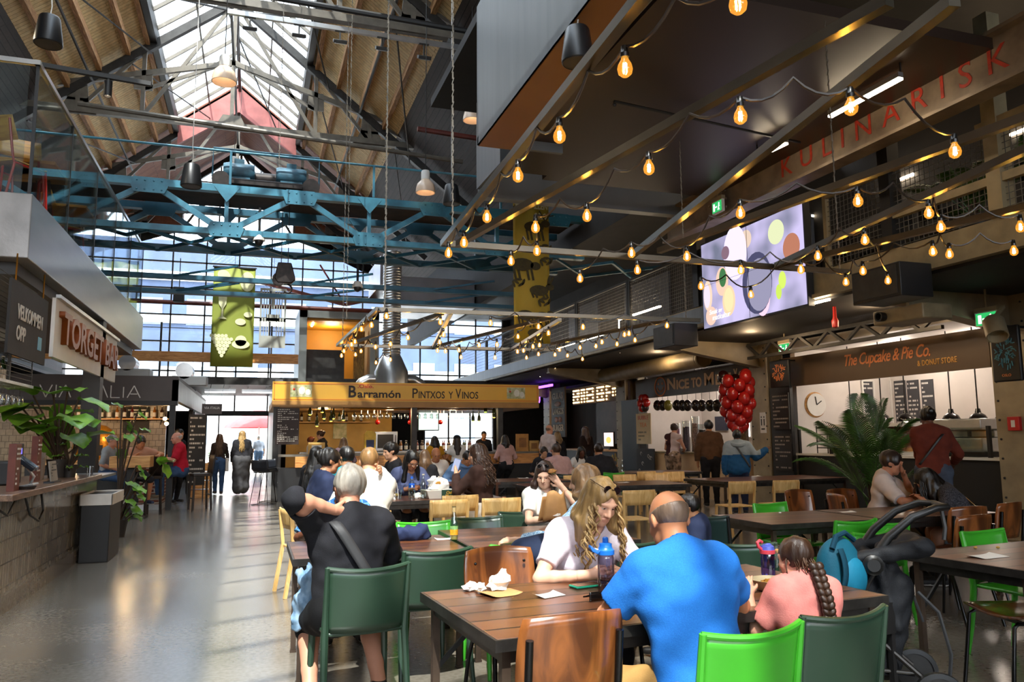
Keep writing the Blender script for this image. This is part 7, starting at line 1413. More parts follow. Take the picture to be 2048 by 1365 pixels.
def do_hair(kind, m, J, h):
 hc, HR, hs, H_, body = J['hc'], J['HR'], J['hs'], J['H'], J['body']; rg = .28 if kind in ('bun', 'short', 'crop', 'buzz') else .55
 F = Field(hc - V3(.24, .24, rg), hc + V3(.24, .24, .24), max(min(h, .008), .005) if h < .014 else h); e = {'crop': .008, 'buzz': .0025}.get(kind, .016); dn = hc + HR @ V3(0, 0, 0)
 F.ell(H_(0, -.018, .034), (V3(.078, .1, .09) + e) * hs, HR, .01)
 if kind == 'buzz':
  F.cut(H_(0, .0, .036), HR @ V3(0, .1, 1)); F.ell(H_(0, .13, -.02), V3(.085, .09, .11) * hs, HR, .006, True)
 elif kind in ('short', 'crop', 'bun', 'braid'): F.ell(H_(0, .125, -.045), V3(.078, .085, .105) * hs, HR, .008, True)
 else:
  F.ell(H_(0, .135, -.03), V3(.064, .09, .12) * hs, HR, .012, True)
 if kind in ('short', 'crop', 'buzz'):
  for sd in (-1, 1): F.ell(H_(sd * .09, .01, -.035), V3(.03, .045, .05) * hs, HR, .004, True)
  F.cut(H_(0, -.05, -.066), HR @ V3(0, .25, -1))
 elif kind in ('bun', 'braid'):
  F.cut(H_(0, -.05, -.06), HR @ V3(0, .35, -1))
  for sd in (-1, 1): F.ell(H_(sd * .09, .02, -.04), V3(.03, .035, .05) * hs, HR, .004, True)
  if kind == 'bun': F.ell(H_(0, -.125, .05), V3(.045, .045, .045) * hs, HR, .01)
 L = {'bob': .15, 'shoulder': .22, 'long': .38, 'verylong': .46}.get(kind, 0)
 if L:
  D_ = nrm(HR @ V3(0, -.12, -1) * .5 + V3(0, 0, -1) * .8)
  for a in np.linspace(-1.9, 1.9, 11):
   x, y = math.sin(a), -math.cos(a); p = H_(.07 * x, .085 * y - .012, .0); out = HR @ V3(.035 * x, .04 * y, 0)
   F.cone(p, p + D_ * L * .55 + out, .03, .032, .02); F.cone(p + D_ * L * .55 + out, p + D_ * L + out * (.6 if kind == 'bob' else 1.1), .032, .016, .02)
 if kind != 'buzz': F.ripple(.002 if kind in ('crop',) else .0042, 75, 5, (1.2, 1.2, .25))
 v, q = F.mesh(); mesh_obj('hair', v, q, m, body)
def strands(J, m, n, length, wave, seed, spread=.07, r0=.0065, front=True, name='hair_locks'):
 """loose wavy locks rooted over the scalp"""
 r = random.Random(seed); mb = MB(); hc, HR, hs, H_ = J['hc'], J['HR'], J['hs'], J['H']; Fw = J['Fw']
 for k in range(n):
  a = r.uniform(-2.02, 2.02) if front else r.uniform(-1.7, 1.7); x, y = math.sin(a), -math.cos(a); q = r.uniform(.0, .1)
  p = H_((.085 - q * .35) * x, (.1 - q * .4) * y - .015, .02 + q); out = nrm(HR @ V3(x, y, 0)); L = length * r.uniform(.7, 1.08); ph = r.uniform(0, 6); pts = []; N = 16
  for i in range(N + 1):
   t = i / N; c = p + out * (spread * math.sin(min(t * 1.7, 1.57)) * r.uniform(.95, 1.05)) + nrm(V3(0, 0, -1) - .18 * (HR @ V3(0, 1, 0)) * (1 if y < 0 else 0)) * L * t
   c = c + out * wave * math.sin(ph + t * L * 75) * min(1, t * 3) + np.cross(out, V3(0, 0, 1)) * wave * math.cos(ph + t * L * 75) * min(1, t * 3); pts.append(c)
  mb.tube(pts, [r0 * (1 - .55 * i / N) for i in range(N + 1)], 5)
 return mb.build(name, m, J['body'], PI)
def glasses(J, m, up=0., tint=None):
 H_ = J['H']; mb = MB(); f = lambda x, y, z: H_(x, y, z + up); b = J['body']
 for sd in (-1, 1):
  mb.tube([f(sd * .033 + .024 * math.cos(a), .103 - abs(math.cos(a)) * .004, .0 + .02 * math.sin(a)) for a in [i * PI / 7 for i in range(15)]], .0022, 5); mb.tube([f(sd * .058, .1, .006), f(sd * .078, .05, .008), f(sd * .08, -.01, .004)], .002, 5)
 mb.tube([f(-.01, .106, .004), f(.01, .106, .004)], .002, 5); o = mb.build('glasses', m, b)
 if tint:
  k = MB()
  for sd in (-1, 1): k._add([f(sd * .033 + .023 * math.cos(a), .102, .019 * math.sin(a)) for a in [i * PI / 7 for i in range(14)]] + [f(sd * .033, .105, 0)], [(i, (i + 1) % 14, 14) for i in range(14)])
  k.build('lens', tint, o)
 return o
# ---------------------------------------------------------------- the people
def ux(u, Y, v=930): return onY(u, v, Y).x
C_black = cloth('19191c', '232328'); C_white = cloth('d9d4cc', 'c9c4bd', 5); C_navy = cloth('1f2740', '28304a'); C_jean = cloth('2f4566', '3d5678'); C_ljean = cloth('4f6a8a', '5f7a98')
def strap(J, m, a, b, w=.045, name='strap', lift=.128, fr=False, n=14, bow=.0):
 """flat band over the back from shoulder point a to hip point b given as (right, up)"""
 mb = MB(); pel, U, Rg, Fw = J['pel'], J['U'], J['Rg'], J['Fw']; s = 1 if fr else -1; a = V3(*a); b = V3(*b); d = nrm(b - a); q = V3(-d[1], d[0])
 def f(u, v):
  p = a + (b - a) * u + q * (v - .5) * w; r = max(0, 1 - (abs(p[0]) / .235) ** 2.4) ** .5; top = max(0, (p[1] - .43) / .09); return pel + Rg * p[0] + U * p[1] + Fw * s * (lift * (.42 + .58 * r) * max(.1, 1 - top ** 2))
 mb.grid(f, n, 3, .004); return mb.build(name, m, J['body'], PI)
# -- man in the black tee, back to us, hand behind his neck
def grey_man(J):
 strap(J, mat('strap_charcoal', '2e2e30', .6), (-.12, .515), (.19, .02), .055, 'shoulder_strap', .15); glasses(J, M_black)
person((.55, 4.62), .05, 'grey haired man in a black tee seen from behind, hand at his neck', lean=6, head=(10, -6, 3), hl=(-.10, -.03, 1.10), el=(-1, .15, -.3), hr=(.16, .46, .8), er=(.8, -.5, -.4), s=1.04, g=1.14, skin_c='c98f74', top=C_black, sleeve=.55, loose=.018, bottom=cloth('141416'), blen=.56, shoe='17171a', hair='short', hair_c='b3aca0', res=.0075, fl=(-.19, .12, .08), fr=(.2, .1, .08), hand=('back', 'flat'), extra=grey_man, untuck=.12)
# -- bald man in blue
person((1.66, 2.70), .03, 'bald man in a bright blue tee leaning on the nearest table', lean=17, head=(16, -4, 0), hl=(-.12, .46, .80), el=(-.9, -.2, -.75), hr=(.17, .42, .80), er=(1, -.2, -.6), s=1.0, g=1.14, skin_c='b87a56', top=cloth('2672c4', '1f63b4', 300), sleeve=.34, loose=.018, bottom=cloth('b08a52', 'a07a46'), blen=1., shoe='3a3a3c', hair='buzz', hair_c='7a6352', res=.007, fl=(-.3, .3, .08), fr=(.2, .42, .08), hand=('flat', 'flat'), kneeout=.5, untuck=.14)
# -- blonde woman facing us
M_blond = hairm('b08a55')
def blonde(J):
 strands(J, M_blond, 80, .40, .013, 4, .05, .0085); strands(J, hairm('d0ac74'), 45, .38, .015, 9, .056, .0075, True, 'hair_highlights'); b = J['body']; H_ = J['H']
 o = glasses(dict(J, H=lambda x, y, z: H_(x, y - .035 - (z - .1) * .25, z)), mat('tortoise_frame', '2a1610', .2), .105, mat('sun_lens', '1a0f12', .05, 0, 0)); o.name = 'sunglasses'
person((1.74, 4.2), PI - .06, 'blonde curly haired woman leaning over the table, sunglasses on her head', lean=24, side=-4, head=(14, 14, -6), hr=(.06, .46, .80), er=(1.1, .1, -.8), hl=(-.12, .50, .80), el=(-1, .1, -.8), fem=True, s=1.04, g=1.05, skin_c='dba88c', top=cloth('d3c8d0', 'c6bac4', 20), sleeve=.36, loose=.014, bottom=C_black, hair='shoulder', hair_c='9a7a4c', res=.007, extra=blonde, hand=('in', 'in'), neck_cut=.1)
# -- little girl
def braid(J):
 mb = MB(); H_ = J['H']; r = random.Random(2); p0 = H_(.0, -.1, -.05)
 for i in range(13):
  t = i / 12; c = V3(p0[0] + .03 * t, p0[1] - .05 - .05 * min(1, t * 2.2), p0[2] - .30 * t)
  for sg in (-1, 1): mb.ball(c + V3(sg * .013, 0, 0), (.021 * (1 - .4 * t), .02 * (1 - .4 * t), .022), 8, 6, Matrix.Rotation(sg * .6, 3, 'Y'))
 mb.tube([V3(p0[0] + .03, p0[1] - .1, p0[2] - .30), V3(p0[0] + .033, p0[1] - .1, p0[2] - .36)], [.012, .004], 6); mb.build('braid', hairm('3a2416'), J['body'], PI)
 strands(J, hairm('55361f'), 30, .14, .004, 12, .02, .004, False, 'loose_hair')
person((2.25, 2.80), -.15, 'little girl in a salmon tee with a dark braid down her back', lean=10, head=(8, 30, 0), s=.71, sit=.46, fem=True, g=1.0, hl=(-.16, .24, .80), el=(-.4, -.4, -1), hr=(.1, .28, .80), er=(.4, -.4, -1), skin_c='d9a184', top=cloth('e08a80', 'd47c74', 14), sleeve=.4, loose=.016, bottom=C_navy, hair='braid', hair_c='3a2416', res=.0075, extra=braid, untuck=.1)
# -- woman in white eating
def eater(J):
 o = glasses(dict(J, H=(lambda H_: (lambda x, y, z: H_(x, y - .04 - (z - .1) * .3, z)))(J['H'])), M_black, .11, mat('sun_lens_dark', '0e0c0c', .05, 0, 0)); o.name = 'sunglasses'
J = person((ux(1092, 6.72), 6.78), PI - .12, 'woman in a white tee eating a sandwich, sunglasses on her hair', lean=8, head=(14, -24, 0), hl=(-.09, .26, 1.07), el=(-.8, .2, -1), hr=(.0, .38, .80), er=(1, -.1, -.7), fem=True, s=.98, skin_c='dfb196', top=cloth('e2e0d8', 'd6d4cc', 8), sleeve=.34, loose=.014, bottom=C_jean, hair='bob', hair_c='33211a', res=.0085, hand=('up', 'in'), extra=eater, nose=1.4, neck_cut=.1)
eat_hand = J
# -- bob haired woman in the speckled blue sweater
M_speck = cloth('3f74a0', 'b8ccd8', 90, .85)
person((ux(1200, 4.98), 4.98), .7, 'woman with light brown bob in a speckled blue sweater, back to us', lean=10, head=(0, 12, 0), hl=(-.32, .5, .80), el=(-.7, -.2, -.8), hr=(.15, .42, .80), fem=True, s=1.0, g=1.08, skin_c='d9a98c', top=M_speck, sleeve=.9, loose=.018, bottom=C_navy, hair='bob', hair_c='8a6a48', res=.009)
# -- man in the checked shirt across the first table
person((ux(684, 6.45), 6.5), PI, 'dark skinned man in a blue checked shirt hidden behind the grey haired man', lean=18, head=(0, -8, 0), s=.92, g=1.05, hl=(-.25, .4, .8), hr=(.28, .4, .8), skin_c='6a3f2c', top=boards('blue_check', '2f74b4', '245a94', '6fa4cc', .05, .045, .004, .8, .0, (PI / 2, 0, 0), 0), sleeve=.45, loose=.018, bottom=C_navy, hair='crop', hair_c='17120f', res=.011)
# -- group at the takeaway table
def stripe_fn(zc, c):
 m = np.zeros(len(zc), int)
 for a, b in ((-.02, .045), (.065, .085), (.105, .125)): m[(zc > a) & (zc < b)] = 1
 m[zc < -.02] = 0; return m
person((ux(634, 8.3), 8.3), -PI / 2 + .2, 'woman in a navy jumper with cream stripes at the hem, hair in a bun', lean=8, head=(8, 0, 0), hr=(.1, .34, .82), hl=(-.1, .42, .82), fem=True, s=1.1, g=1.2, sit=.48, skin_c='b07a58', top=[C_navy, C_white], sleeve=.62, loose=.018, bottom=C_navy, hair='bun', hair_c='15110f', res=.0115, stripes=stripe_fn, untuck=.13)
def sheet_hair(J): strands(J, hairm('0f0d0d'), 90, .55, .003, 5, .035, .009, False)
person((ux(625, 11.6), 11.6), -.9, 'woman with very long straight black hair behind the striped jumper', lean=4, head=(6, -10, 0), fem=True, s=1.05, sit=.5, skin_c='c99a78', top=C_black, sleeve=.9, bottom=C_black, hair='verylong', hair_c='0f0d0d', res=.014, extra=sheet_hair)
person((ux(740, 7.55), 7.55), .12, 'sandy haired man in a white tee seen from behind, phone at his ear', lean=16, side=3, head=(8, -10, 0), hr=(.13, .14, 1.2), er=(.6, .6, -1), hl=(-.2, .4, .82), s=1.1, g=1.05, sit=.5, skin_c='d09a78', top=cloth('d9d3c8', 'c4beb4', 6), sleeve=.45, loose=.022, bottom=C_jean, hair='crop', hair_c='9a7448', res=.0105, hand=('flat', 'in'))
person((ux(700, 9.9), 9.9), .2, 'dark haired man in a teal shirt just left of the man in white', lean=8, head=(6, 20, 0), s=1.06, sit=.5, skin_c='b88460', top=cloth('3fa0a8', '3590a0'), sleeve=.45, bottom=C_jean, hair='short', hair_c='14100e', res=.015)
def round_glasses(J): glasses(J, mat('silver_wire', 'c0b8b0', .25, .9, 0))
person((ux(812, 10.6), 10.6), PI + .1, 'woman in glasses with long black hair and a blue cardigan looking down', lean=16, head=(26, 4, 0), hl=(-.06, .34, .86), hr=(.1, .36, .84), el=(-1, 0, -.5), er=(1, 0, -.5), fem=True, s=1.1, g=1.05, skin_c='b57e5e', top=cloth('4a5274', '565e80'), sleeve=.95, loose=.02, bottom=C_black, hair='verylong', hair_c='100d0d', res=.0105, extra=round_glasses, neck_cut=.12)
person((ux(795, 11.4), 11.4), PI / 2 + .2, 'dark haired woman in black with glasses turned left behind the group', lean=6, head=(8, 0, 0), fem=True, s=1.1, sit=.52, skin_c='c9997a', top=C_black, sleeve=.95, bottom=C_black, hair='short', hair_c='14100f', res=.013)
def curls(J): strands(J, hairm('3a2519'), 130, .44, .012, 6, .05, .0095, False); strands(J, hairm('5a3c28'), 40, .44, .014, 16, .058, .008, False, 'hair_highlights')
J = person((ux(966, 9.4), 9.4), .75, 'woman in a dark brown jumper with long brown curls holding up a phone', lean=2, head=(10, 22, 0), hl=(-.12, .32, 1.06), el=(-.6, .3, -1), hr=(.14, .38, .84), fem=True, s=1.12, sit=.48, skin_c='d0a080', top=cloth('33221d', '3f2a24'), sleeve=.96, loose=.016, bottom=cloth('ddd6ca', 'c9c2b6', 14), skirt=.6, hair='long', hair_c='3a2519', res=.0105, extra=curls, hand=('up', 'flat'))
phone_hand = J
person((ux(848, 12.9), 12.95), -.4, 'person with light brown hair and dark top beside the bald bearded man', fem=True, lean=10, skin_c='c99878', top=C_black, sleeve=.95, bottom=C_black, hair='shoulder', hair_c='6a5038', res=.018)
person((ux(868, 14.2), 14.2), PI, 'bald bearded man in a white tee sitting far back in the middle', lean=10, head=(18, 0, 0), skin_c='a8704e', g=1.1, top=C_white, sleeve=.45, bottom=C_jean, hair='buzz', hair_c='2a1f1a', res=.013, s=1.05)
def hood(J): MB().tube([J['nb'] + J['Rg'] * .1 * math.cos(a) + J['Fw'] * .1 * math.sin(a) - J['U'] * .01 for a in [i * .45 + .2 for i in range(15)]], .04, 8).build('hood', MATS['cloth_52719a5d7ea8'], J['body'])
C_hood = cloth('52719a', '5d7ea8')
person((ux(915, 13.4), 13.5), PI + .4, 'bearded man in a blue hooded sweatshirt looking down at the table', lean=24, head=(30, 0, 0), skin_c='b88460', s=1.05, g=1.1, top=C_hood, sleeve=.96, loose=.024, bottom=C_jean, hair='crop', hair_c='17120f', res=.013, extra=hood)
person((ux(1118, 14.0), 14.0), .1, 'man in a dusty pink tee seen from behind beyond the eating woman', lean=8, s=1.08, g=1.1, skin_c='b88a6c', top=cloth('a88682', 'b89692'), sleeve=.45, bottom=C_jean, hair='crop', hair_c='3a281c', res=.015, loose=.02)
person((ux(1203, 13.9), 13.9), -.05, 'man in a black tee seen from behind beyond the bob haired woman', lean=10, s=1.08, g=1.25, skin_c='a87a5c', top=C_black, sleeve=.45, bottom=C_jean, hair='crop', hair_c='2a1c14', res=.015, loose=.022)
person((ux(1090, 15.9), 16.1), PI, 'woman in black facing us, left of the man in dusty pink', lean=10, head=(12, 0, 0), fem=True, skin_c='b88a6c', top=C_black, sleeve=.5, bottom=C_black, hair='bun', hair_c='2a1c14', res=.018)
person((ux(1166, 15.9), 16.1), PI - .1, 'dark skinned person drinking between the two men with their backs turned', lean=12, head=(12, 0, 0), fem=True, skin_c='5a3424', top=C_white, sleeve=.5, bottom=C_black, hair='shoulder', hair_c='120e0d', res=.018)
person((ux(1096, 19.2), 19.3), -1.2, 'bald man in a pale shirt standing by the goulash board', sit=0, s=1.08, g=1.1, skin_c='c98a6c', top=cloth('c9b8b4', 'b8a8a4'), sleeve=.5, bottom=C_navy, hair='buzz', hair_c='8a6a54', res=.018)
person((ux(1122, 20.0), 20.1), .2, 'person with fair curly hair in dark clothes standing before the goulash board', sit=0, s=.98, fem=True, skin_c='c9987c', top=C_black, sleeve=.95, bottom=C_black, hair='shoulder', hair_c='8a6a40', res=.02)
person((ux(1176, 20.6), 20.6), .3, 'woman with long brown hair and dark coat standing at the grill stall', sit=0, s=1.06, fem=True, skin_c='b88a6c', top=cloth('2a1c18'), sleeve=.96, bottom=C_black, hair='long', hair_c='4a2e1e', res=.018)
person((11.3, 22.4), PI / 2, 'cook in black behind the counter of the grill stall', sit=0, s=1.02, skin_c='b88a6c', top=C_black, sleeve=.5, bottom=C_black, hair='crop', hair_c='1c1512', res=.024)
# -- at the tapas bar
person((ux(1013, 19.2), 19.2), .1, 'woman in a pale pink blouse seen from behind at the right of the tapas bar', sit=.72, s=1.0, g=1.15, fem=True, skin_c='a87a5c', top=cloth('c09a92', 'b08a84'), sleeve=.6, bottom=C_black, hair='shoulder', hair_c='241a16', res=.018)
person((ux(872, 19.3), 19.3), .2, 'woman in a mustard top with dark curls at the tapas bar', sit=.72, s=.98, fem=True, skin_c='a8744e', top=cloth('c08a1e', 'b07c18'), sleeve=.3, bottom=C_black, hair='shoulder', hair_c='1a1210', res=.018)
person((ux(915, 19.3), 19.3), -.1, 'woman with dark hair under a cap at the tapas bar', sit=.72, s=1.0, fem=True, skin_c='a8744e', top=C_white, sleeve=.3, bottom=C_black, hair='long', hair_c='2a1d18', res=.018, extra=lambda J: MB().ball(J['H'](0, -.02, .06), (.1, .11, .08), 12, 8).build('cap', C_black, J['body']))
person((ux(688, 19.3), 19.3), .1, 'person with light brown hair in a mauve top at the left of the tapas bar', sit=.7, s=.98, fem=True, skin_c='c99878', top=cloth('7a6268', '6a545a'), sleeve=.6, bottom=C_black, hair='shoulder', hair_c='7a5a3c', res=.02)
person((ux(648, 21.3), 21.3), 1.1, 'server in a black vest top behind the tapas bar', sit=0, s=1.03, fem=True, head=(8, 0, 0), skin_c='d0a084', top=C_black, sleeve=.06, bottom=C_black, hair='bun', hair_c='4a2c1c', res=.016)
person((ux(628, 21.6), 21.7), .9, 'shorter red haired worker beside the server behind the tapas bar', sit=0, s=.93, fem=True, head=(14, 0, 0), skin_c='d0a084', top=C_white, sleeve=.4, bottom=C_black, hair='bun', hair_c='6a3018', res=.02)
person((ux(970, 22.0), 22.2), PI, 'worker in dark clothes at the back of the tapas bar', sit=0, s=1.0, skin_c='a8744e', top=C_black, sleeve=.5, bottom=C_black, hair='crop', hair_c='17120f', res=.024)
# -- the walkway and the italian stall
def tote(J): MB().box((.2, -.05, .82), (.08, .3, .36)).build('tote_bag', C_white, J['body'], None, .02); MB().tube([(.2, -.18, 1.0), (.19, -.12, 1.32), (.19, 0, 1.36), (.2, .08, 1.0)], .01, 5).build('bag_strap', M_black, J['body'])
person((ux(438, 23.2), 23.2), .12, 'woman in jeans with long brown hair and a white bag walking to the door', sit=0, s=.985, fem=True, skin_c='c99878', top=cloth('3a2c26'), sleeve=.95, bottom=C_jean, hair='verylong', hair_c='5a3c24', res=.014, fl=(-.07, .12, .08), fr=(.07, -.12, .08), shoe='2a2220', extra=lambda J: (tote(J), strands(J, hairm('5a3c24'), 60, .55, .006, 7, .04, .011, False)))
person((ux(483, 23.0), 23.0), .08, 'woman in a black coat over grey with long fair hair walking to the door', sit=0, s=1.03, g=1.1, fem=True, skin_c='c99878', top=C_black, sleeve=.96, loose=.03, bottom=cloth('4a4a4c', '3a3a3e'), skirt=.75, hair='verylong', hair_c='9a7a4a', res=.014, fl=(-.08, -.08, .08), fr=(.08, .12, .08), untuck=.3, shoe='1c1a1a', extra=lambda J: (MB().ball(J['H'](0, 0, .07), (.1, .11, .06), 12, 8).ball(J['H'](-.02, .11, .05), (.07, .06, .015), 10, 6).build('cap', C_white, J['body']), strands(J, hairm('b08e58'), 60, .5, .006, 8, .045, .011, False)))
person((ux(517, 35.5), 36.5), .3, 'person in a pale top outside beyond the entrance', sit=0, s=1.0, g=1.2, skin_c='c99878', top=cloth('c9d4e0', 'b8c4d4'), sleeve=.5, bottom=C_ljean, hair='crop', hair_c='d0c8bc', res=.024)
person((ux(363, 18.5), 18.5), PI / 2 + .25, 'older man in a red shirt on a high chair at the italian bar', sit=.78, s=1.06, g=1.3, lean=8, head=(6, 0, 0), hl=(-.1, .42, 1.12), hr=(.12, .4, 1.12), fl=(-.14, .4, .35), fr=(.14, .42, .35), skin_c='d0917a', top=cloth('b81f33', 'a81a2c'), sleeve=.46, loose=.02, bottom=C_jean, hair='buzz', hair_c='c0b8b0', res=.012, shoe='6a5a44', untuck=.12, extra=round_glasses)
person((ux(268, 17.4), 17.6), PI + .5, 'man in shorts with bare arms at the timber high table', sit=.74, s=1.04, g=1.15, lean=14, head=(20, 0, 0), hl=(-.32, .36, 1.2), hr=(.16, .36, 1.2), el=(-1, 0, -.2), fl=(-.16, .3, .3), fr=(.2, .36, .1), skin_c='b87a56', top=cloth('b88a72', 'b08068'), sleeve=.3, bottom=cloth('2a2a30'), blen=.5, hair='short', hair_c='2a1a12', res=.013, shoe='1c2a4a')
person((ux(207, 17.6), 17.9), -PI / 2 - .3, 'man in glasses seen through the leaves right of the black post', sit=.74, s=1.04, lean=8, skin_c='c98f74', top=cloth('9aa0a4', '8a9094'), sleeve=.5, bottom=C_jean, hair='crop', hair_c='8a8078', res=.016, fl=(-.1, .36, .4), fr=(.1, .3, .3), shoe='d0ccc4', extra=round_glasses)
person((ux(350, 20.7), 20.6), PI + .9, 'dark haired worker in black behind the italian bar', sit=0, s=1.04, skin_c='b07a5a', top=C_black, sleeve=.5, bottom=C_black, hair='bun', hair_c='15100e', res=.018)
# -- right hand stalls
def tablet(J): MB().box((.06, .36, 1.12), (.2, .28, .012), M=Matrix.Rotation(.5, 3, 'X')).build('tablet', M_alu, J['body'], None, .004)
person((10.0, onX(1345, 900, 10.0).y), -1.0, 'woman in a white top and patterned trousers holding a tablet at the smiley shop', sit=0, s=1.08, fem=True, head=(14, 0, 0), hl=(-.08, .3, 1.1), hr=(.16, .3, 1.12), skin_c='b8846a', top=[cloth('c9b4b0', 'b8a4a0'), cloth('3a1c1e')], stripes=lambda zc, c: (c[:, 0] < -.02).astype(int), sleeve=.1, bottom=cloth('17130f', 'b89a80', 9), hair='bun', hair_c='3a2418', res=.016, extra=tablet)
person((9.3, onX(1452, 900, 9.3).y + .6), -.5, 'man in a brown jumper at the smiley shop counter behind the blue jacket', sit=0, s=1.08, g=1.1, skin_c='a8744e', top=cloth('4a3220', '553a26'), sleeve=.96, loose=.022, bottom=C_black, hair='short', hair_c='17110e', res=.014)
def hoodg(J): MB().tube([J['nb'] + J['Rg'] * .11 * math.cos(a) - J['Fw'] * (.03 + .1 * abs(math.sin(a))) - J['U'] * (.02 + .05 * math.sin(a)) for a in [i * .35 - .2 for i in range(11)]], .05, 8).build('hood', cloth('8a949a', '7f8a90'), J['body']); strap(J, M_black, (-.1, .5), (.2, .0), .035, 'bag_strap', .16)
person((8.95, onX(1476, 900, 8.95).y), -.5, 'person in a blue and grey hooded jacket stretching one arm to the right', sit=0, s=.95, g=1.3, hr=(.52, .12, 1.22), er=(.2, -.2, -1), skin_c='6a4430', top=[cloth('8a949a', '7f8a90'), cloth('1f4f7a', '1a4468')], stripes=lambda zc, c: ((zc < .24) | (c[:, 0] > .42)).astype(int), sleeve=1.0, loose=.03, bottom=C_navy, hair='short', hair_c='120e0d', res=.0125, extra=hoodg, untuck=.14)
person((8.4, onX(1864, 900, 8.4).y), -.7, 'woman in a maroon jumper and grey jeans standing at the cake shop', sit=0, s=1.1, fem=True, g=1.1, lean=4, head=(10, 14, 0), hr=(.28, .34, 1.12), hl=(-.05, .3, 1.0), skin_c='6a3f2c', top=cloth('6a2f22', '5c281e', 9), sleeve=.97, loose=.018, bottom=cloth('3f4654', '4a5260'), hair='bun', hair_c='120d0c', res=.0105, untuck=.06, extra=lambda J: strap(J, M_black, (.15, .5), (-.17, .08), .03, 'bag_strap', .15))
person((ux(1752, 6.9), 6.95), -PI / 2 - .9, 'young man in a white tee resting his chin on his hand', lean=14, head=(10, 4, 0), hl=(-.04, .30, 1.06), el=(-.2, .9, -1), hr=(.16, .52, .80), er=(1, -.2, -.6), s=1.03, skin_c='b0785c', top=cloth('cbbfb8', 'bfb2ac', 6), sleeve=.46, loose=.022, bottom=cloth('8a7a6e'), hair='short', hair_c='2a1a12', res=.0085, hand=('back', 'flat'))
def chainstrap(J): strap(J, M_oak, (.16, .5), (-.05, .02), .014, 'bag_strap', .14); strands(J, hairm('15100e'), 60, .34, .004, 3, .03, .009)
person((ux(1958, 6.0), 6.05), PI / 2 - .6, 'woman in a dark speckled top bent low over her food', lean=40, head=(30, 0, 0), hl=(-.12, .5, .82), hr=(.12, .52, .82), fem=True, s=1.02, g=1.1, skin_c='b0785c', top=cloth('1d1d22', '4a4a50', 90), sleeve=.55, loose=.02, bottom=C_black, hair='shoulder', hair_c='15100e', res=.0095, extra=chainstrap)
person((ux(1412, 4.75), 4.8), .9, 'child with dark curly hair hidden behind the bald man', sit=.48, s=.74, fem=True, head=(20, 0, 0), skin_c='a8744e', top=C_navy, sleeve=.5, bottom=C_navy, hair='short', hair_c='17110e', res=.014)
# ---------------------------------------------------------------- things on and around the tables
TH = .761
def on(u, v, z=TH): return onZ(u, v, z)
def sheet(mb, w, d, th=.0006, curl=.01): mb.grid(lambda u, v: ((u - .5) * w, (v - .5) * d, .002 + curl * (2 * u - 1) ** 4 * v), 8, 4, th); return mb
for u, v, w, d, rz, s in ((1098, 1192, .13, .09, .35, 'white receipt lying flat on the nearest table between the napkins and the blue bottle'), (1693, 1025, .16, .1, -.1, 'white receipt on the dark table right of the bald man'), (1975, 1114, .22, .13, .1, 'folded white paper on the table at the right edge'), (892, 1079, .16, .08, .1, 'white slip of paper under the beer bottle'), (1625, 1157, .06, .08, .2, 'small white slip by the little girl'), (1245, 966, .2, .12, 0, 'white slip on the long table behind the bald man'), (1510, 953, .2, .12, 0, 'white slip on the table by the blue and grey jacket'), (1046, 957, .2, .12, 0, 'white slip on the table behind the woman with the phone')):
 o = one(sheet(MB(), w, d), 'paper_slip', M_paper, s, 'paper', on(u, v), rz)
def crumple(mb, c, r, seed, sq=.6):
 q = random.Random(seed); N = 10; K = 7; vs_ = []
 for j in range(K + 1):
  for i in range(N):
   t = -PI / 2 + PI * j / K; a = 2 * PI * i / N; rr_ = r * q.uniform(.6, 1.25); vs_.append((c[0] + rr_ * math.cos(t) * math.cos(a), c[1] + rr_ * math.cos(t) * math.sin(a), max(.001, c[2] + rr_ * sq * math.sin(t))))
 mb._add(vs_, [(j * N + i, j * N + (i + 1) % N, (j + 1) * N + (i + 1) % N, (j + 1) * N + i) for j in range(K) for i in range(N)]); return mb
M_nap = mat('tissue', 'e4e0da', .8, 0, .04, 12)
p = on(997, 1188); t = thing('paper_tray', 'kraft paper sheet on the nearest table with crumpled napkins on it', 'paper', p, .25); MB().grid(lambda u, v: ((u - .5) * .17, (v - .5) * .17, .002 + .01 * (2 * u - 1) ** 4), 8, 6, .001).build('sheet', M_kraft, t, PI)
one(crumple(crumple(MB(), (0, 0, .03), .05, 3, .8), (.03, .01, .05), .035, 5, 1.2), 'napkin', M_nap, 'large crumpled white napkin on the kraft paper sheet', 'napkin', on(995, 1180, TH + .004), 0, None, None)
one(crumple(crumple(MB(), (0, 0, .018), .04, 8), (.05, -.02, .015), .035, 9), 'napkin', M_nap, 'crumpled white napkin lying left of the kraft paper sheet', 'napkin', on(940, 1182), 0, None, None)
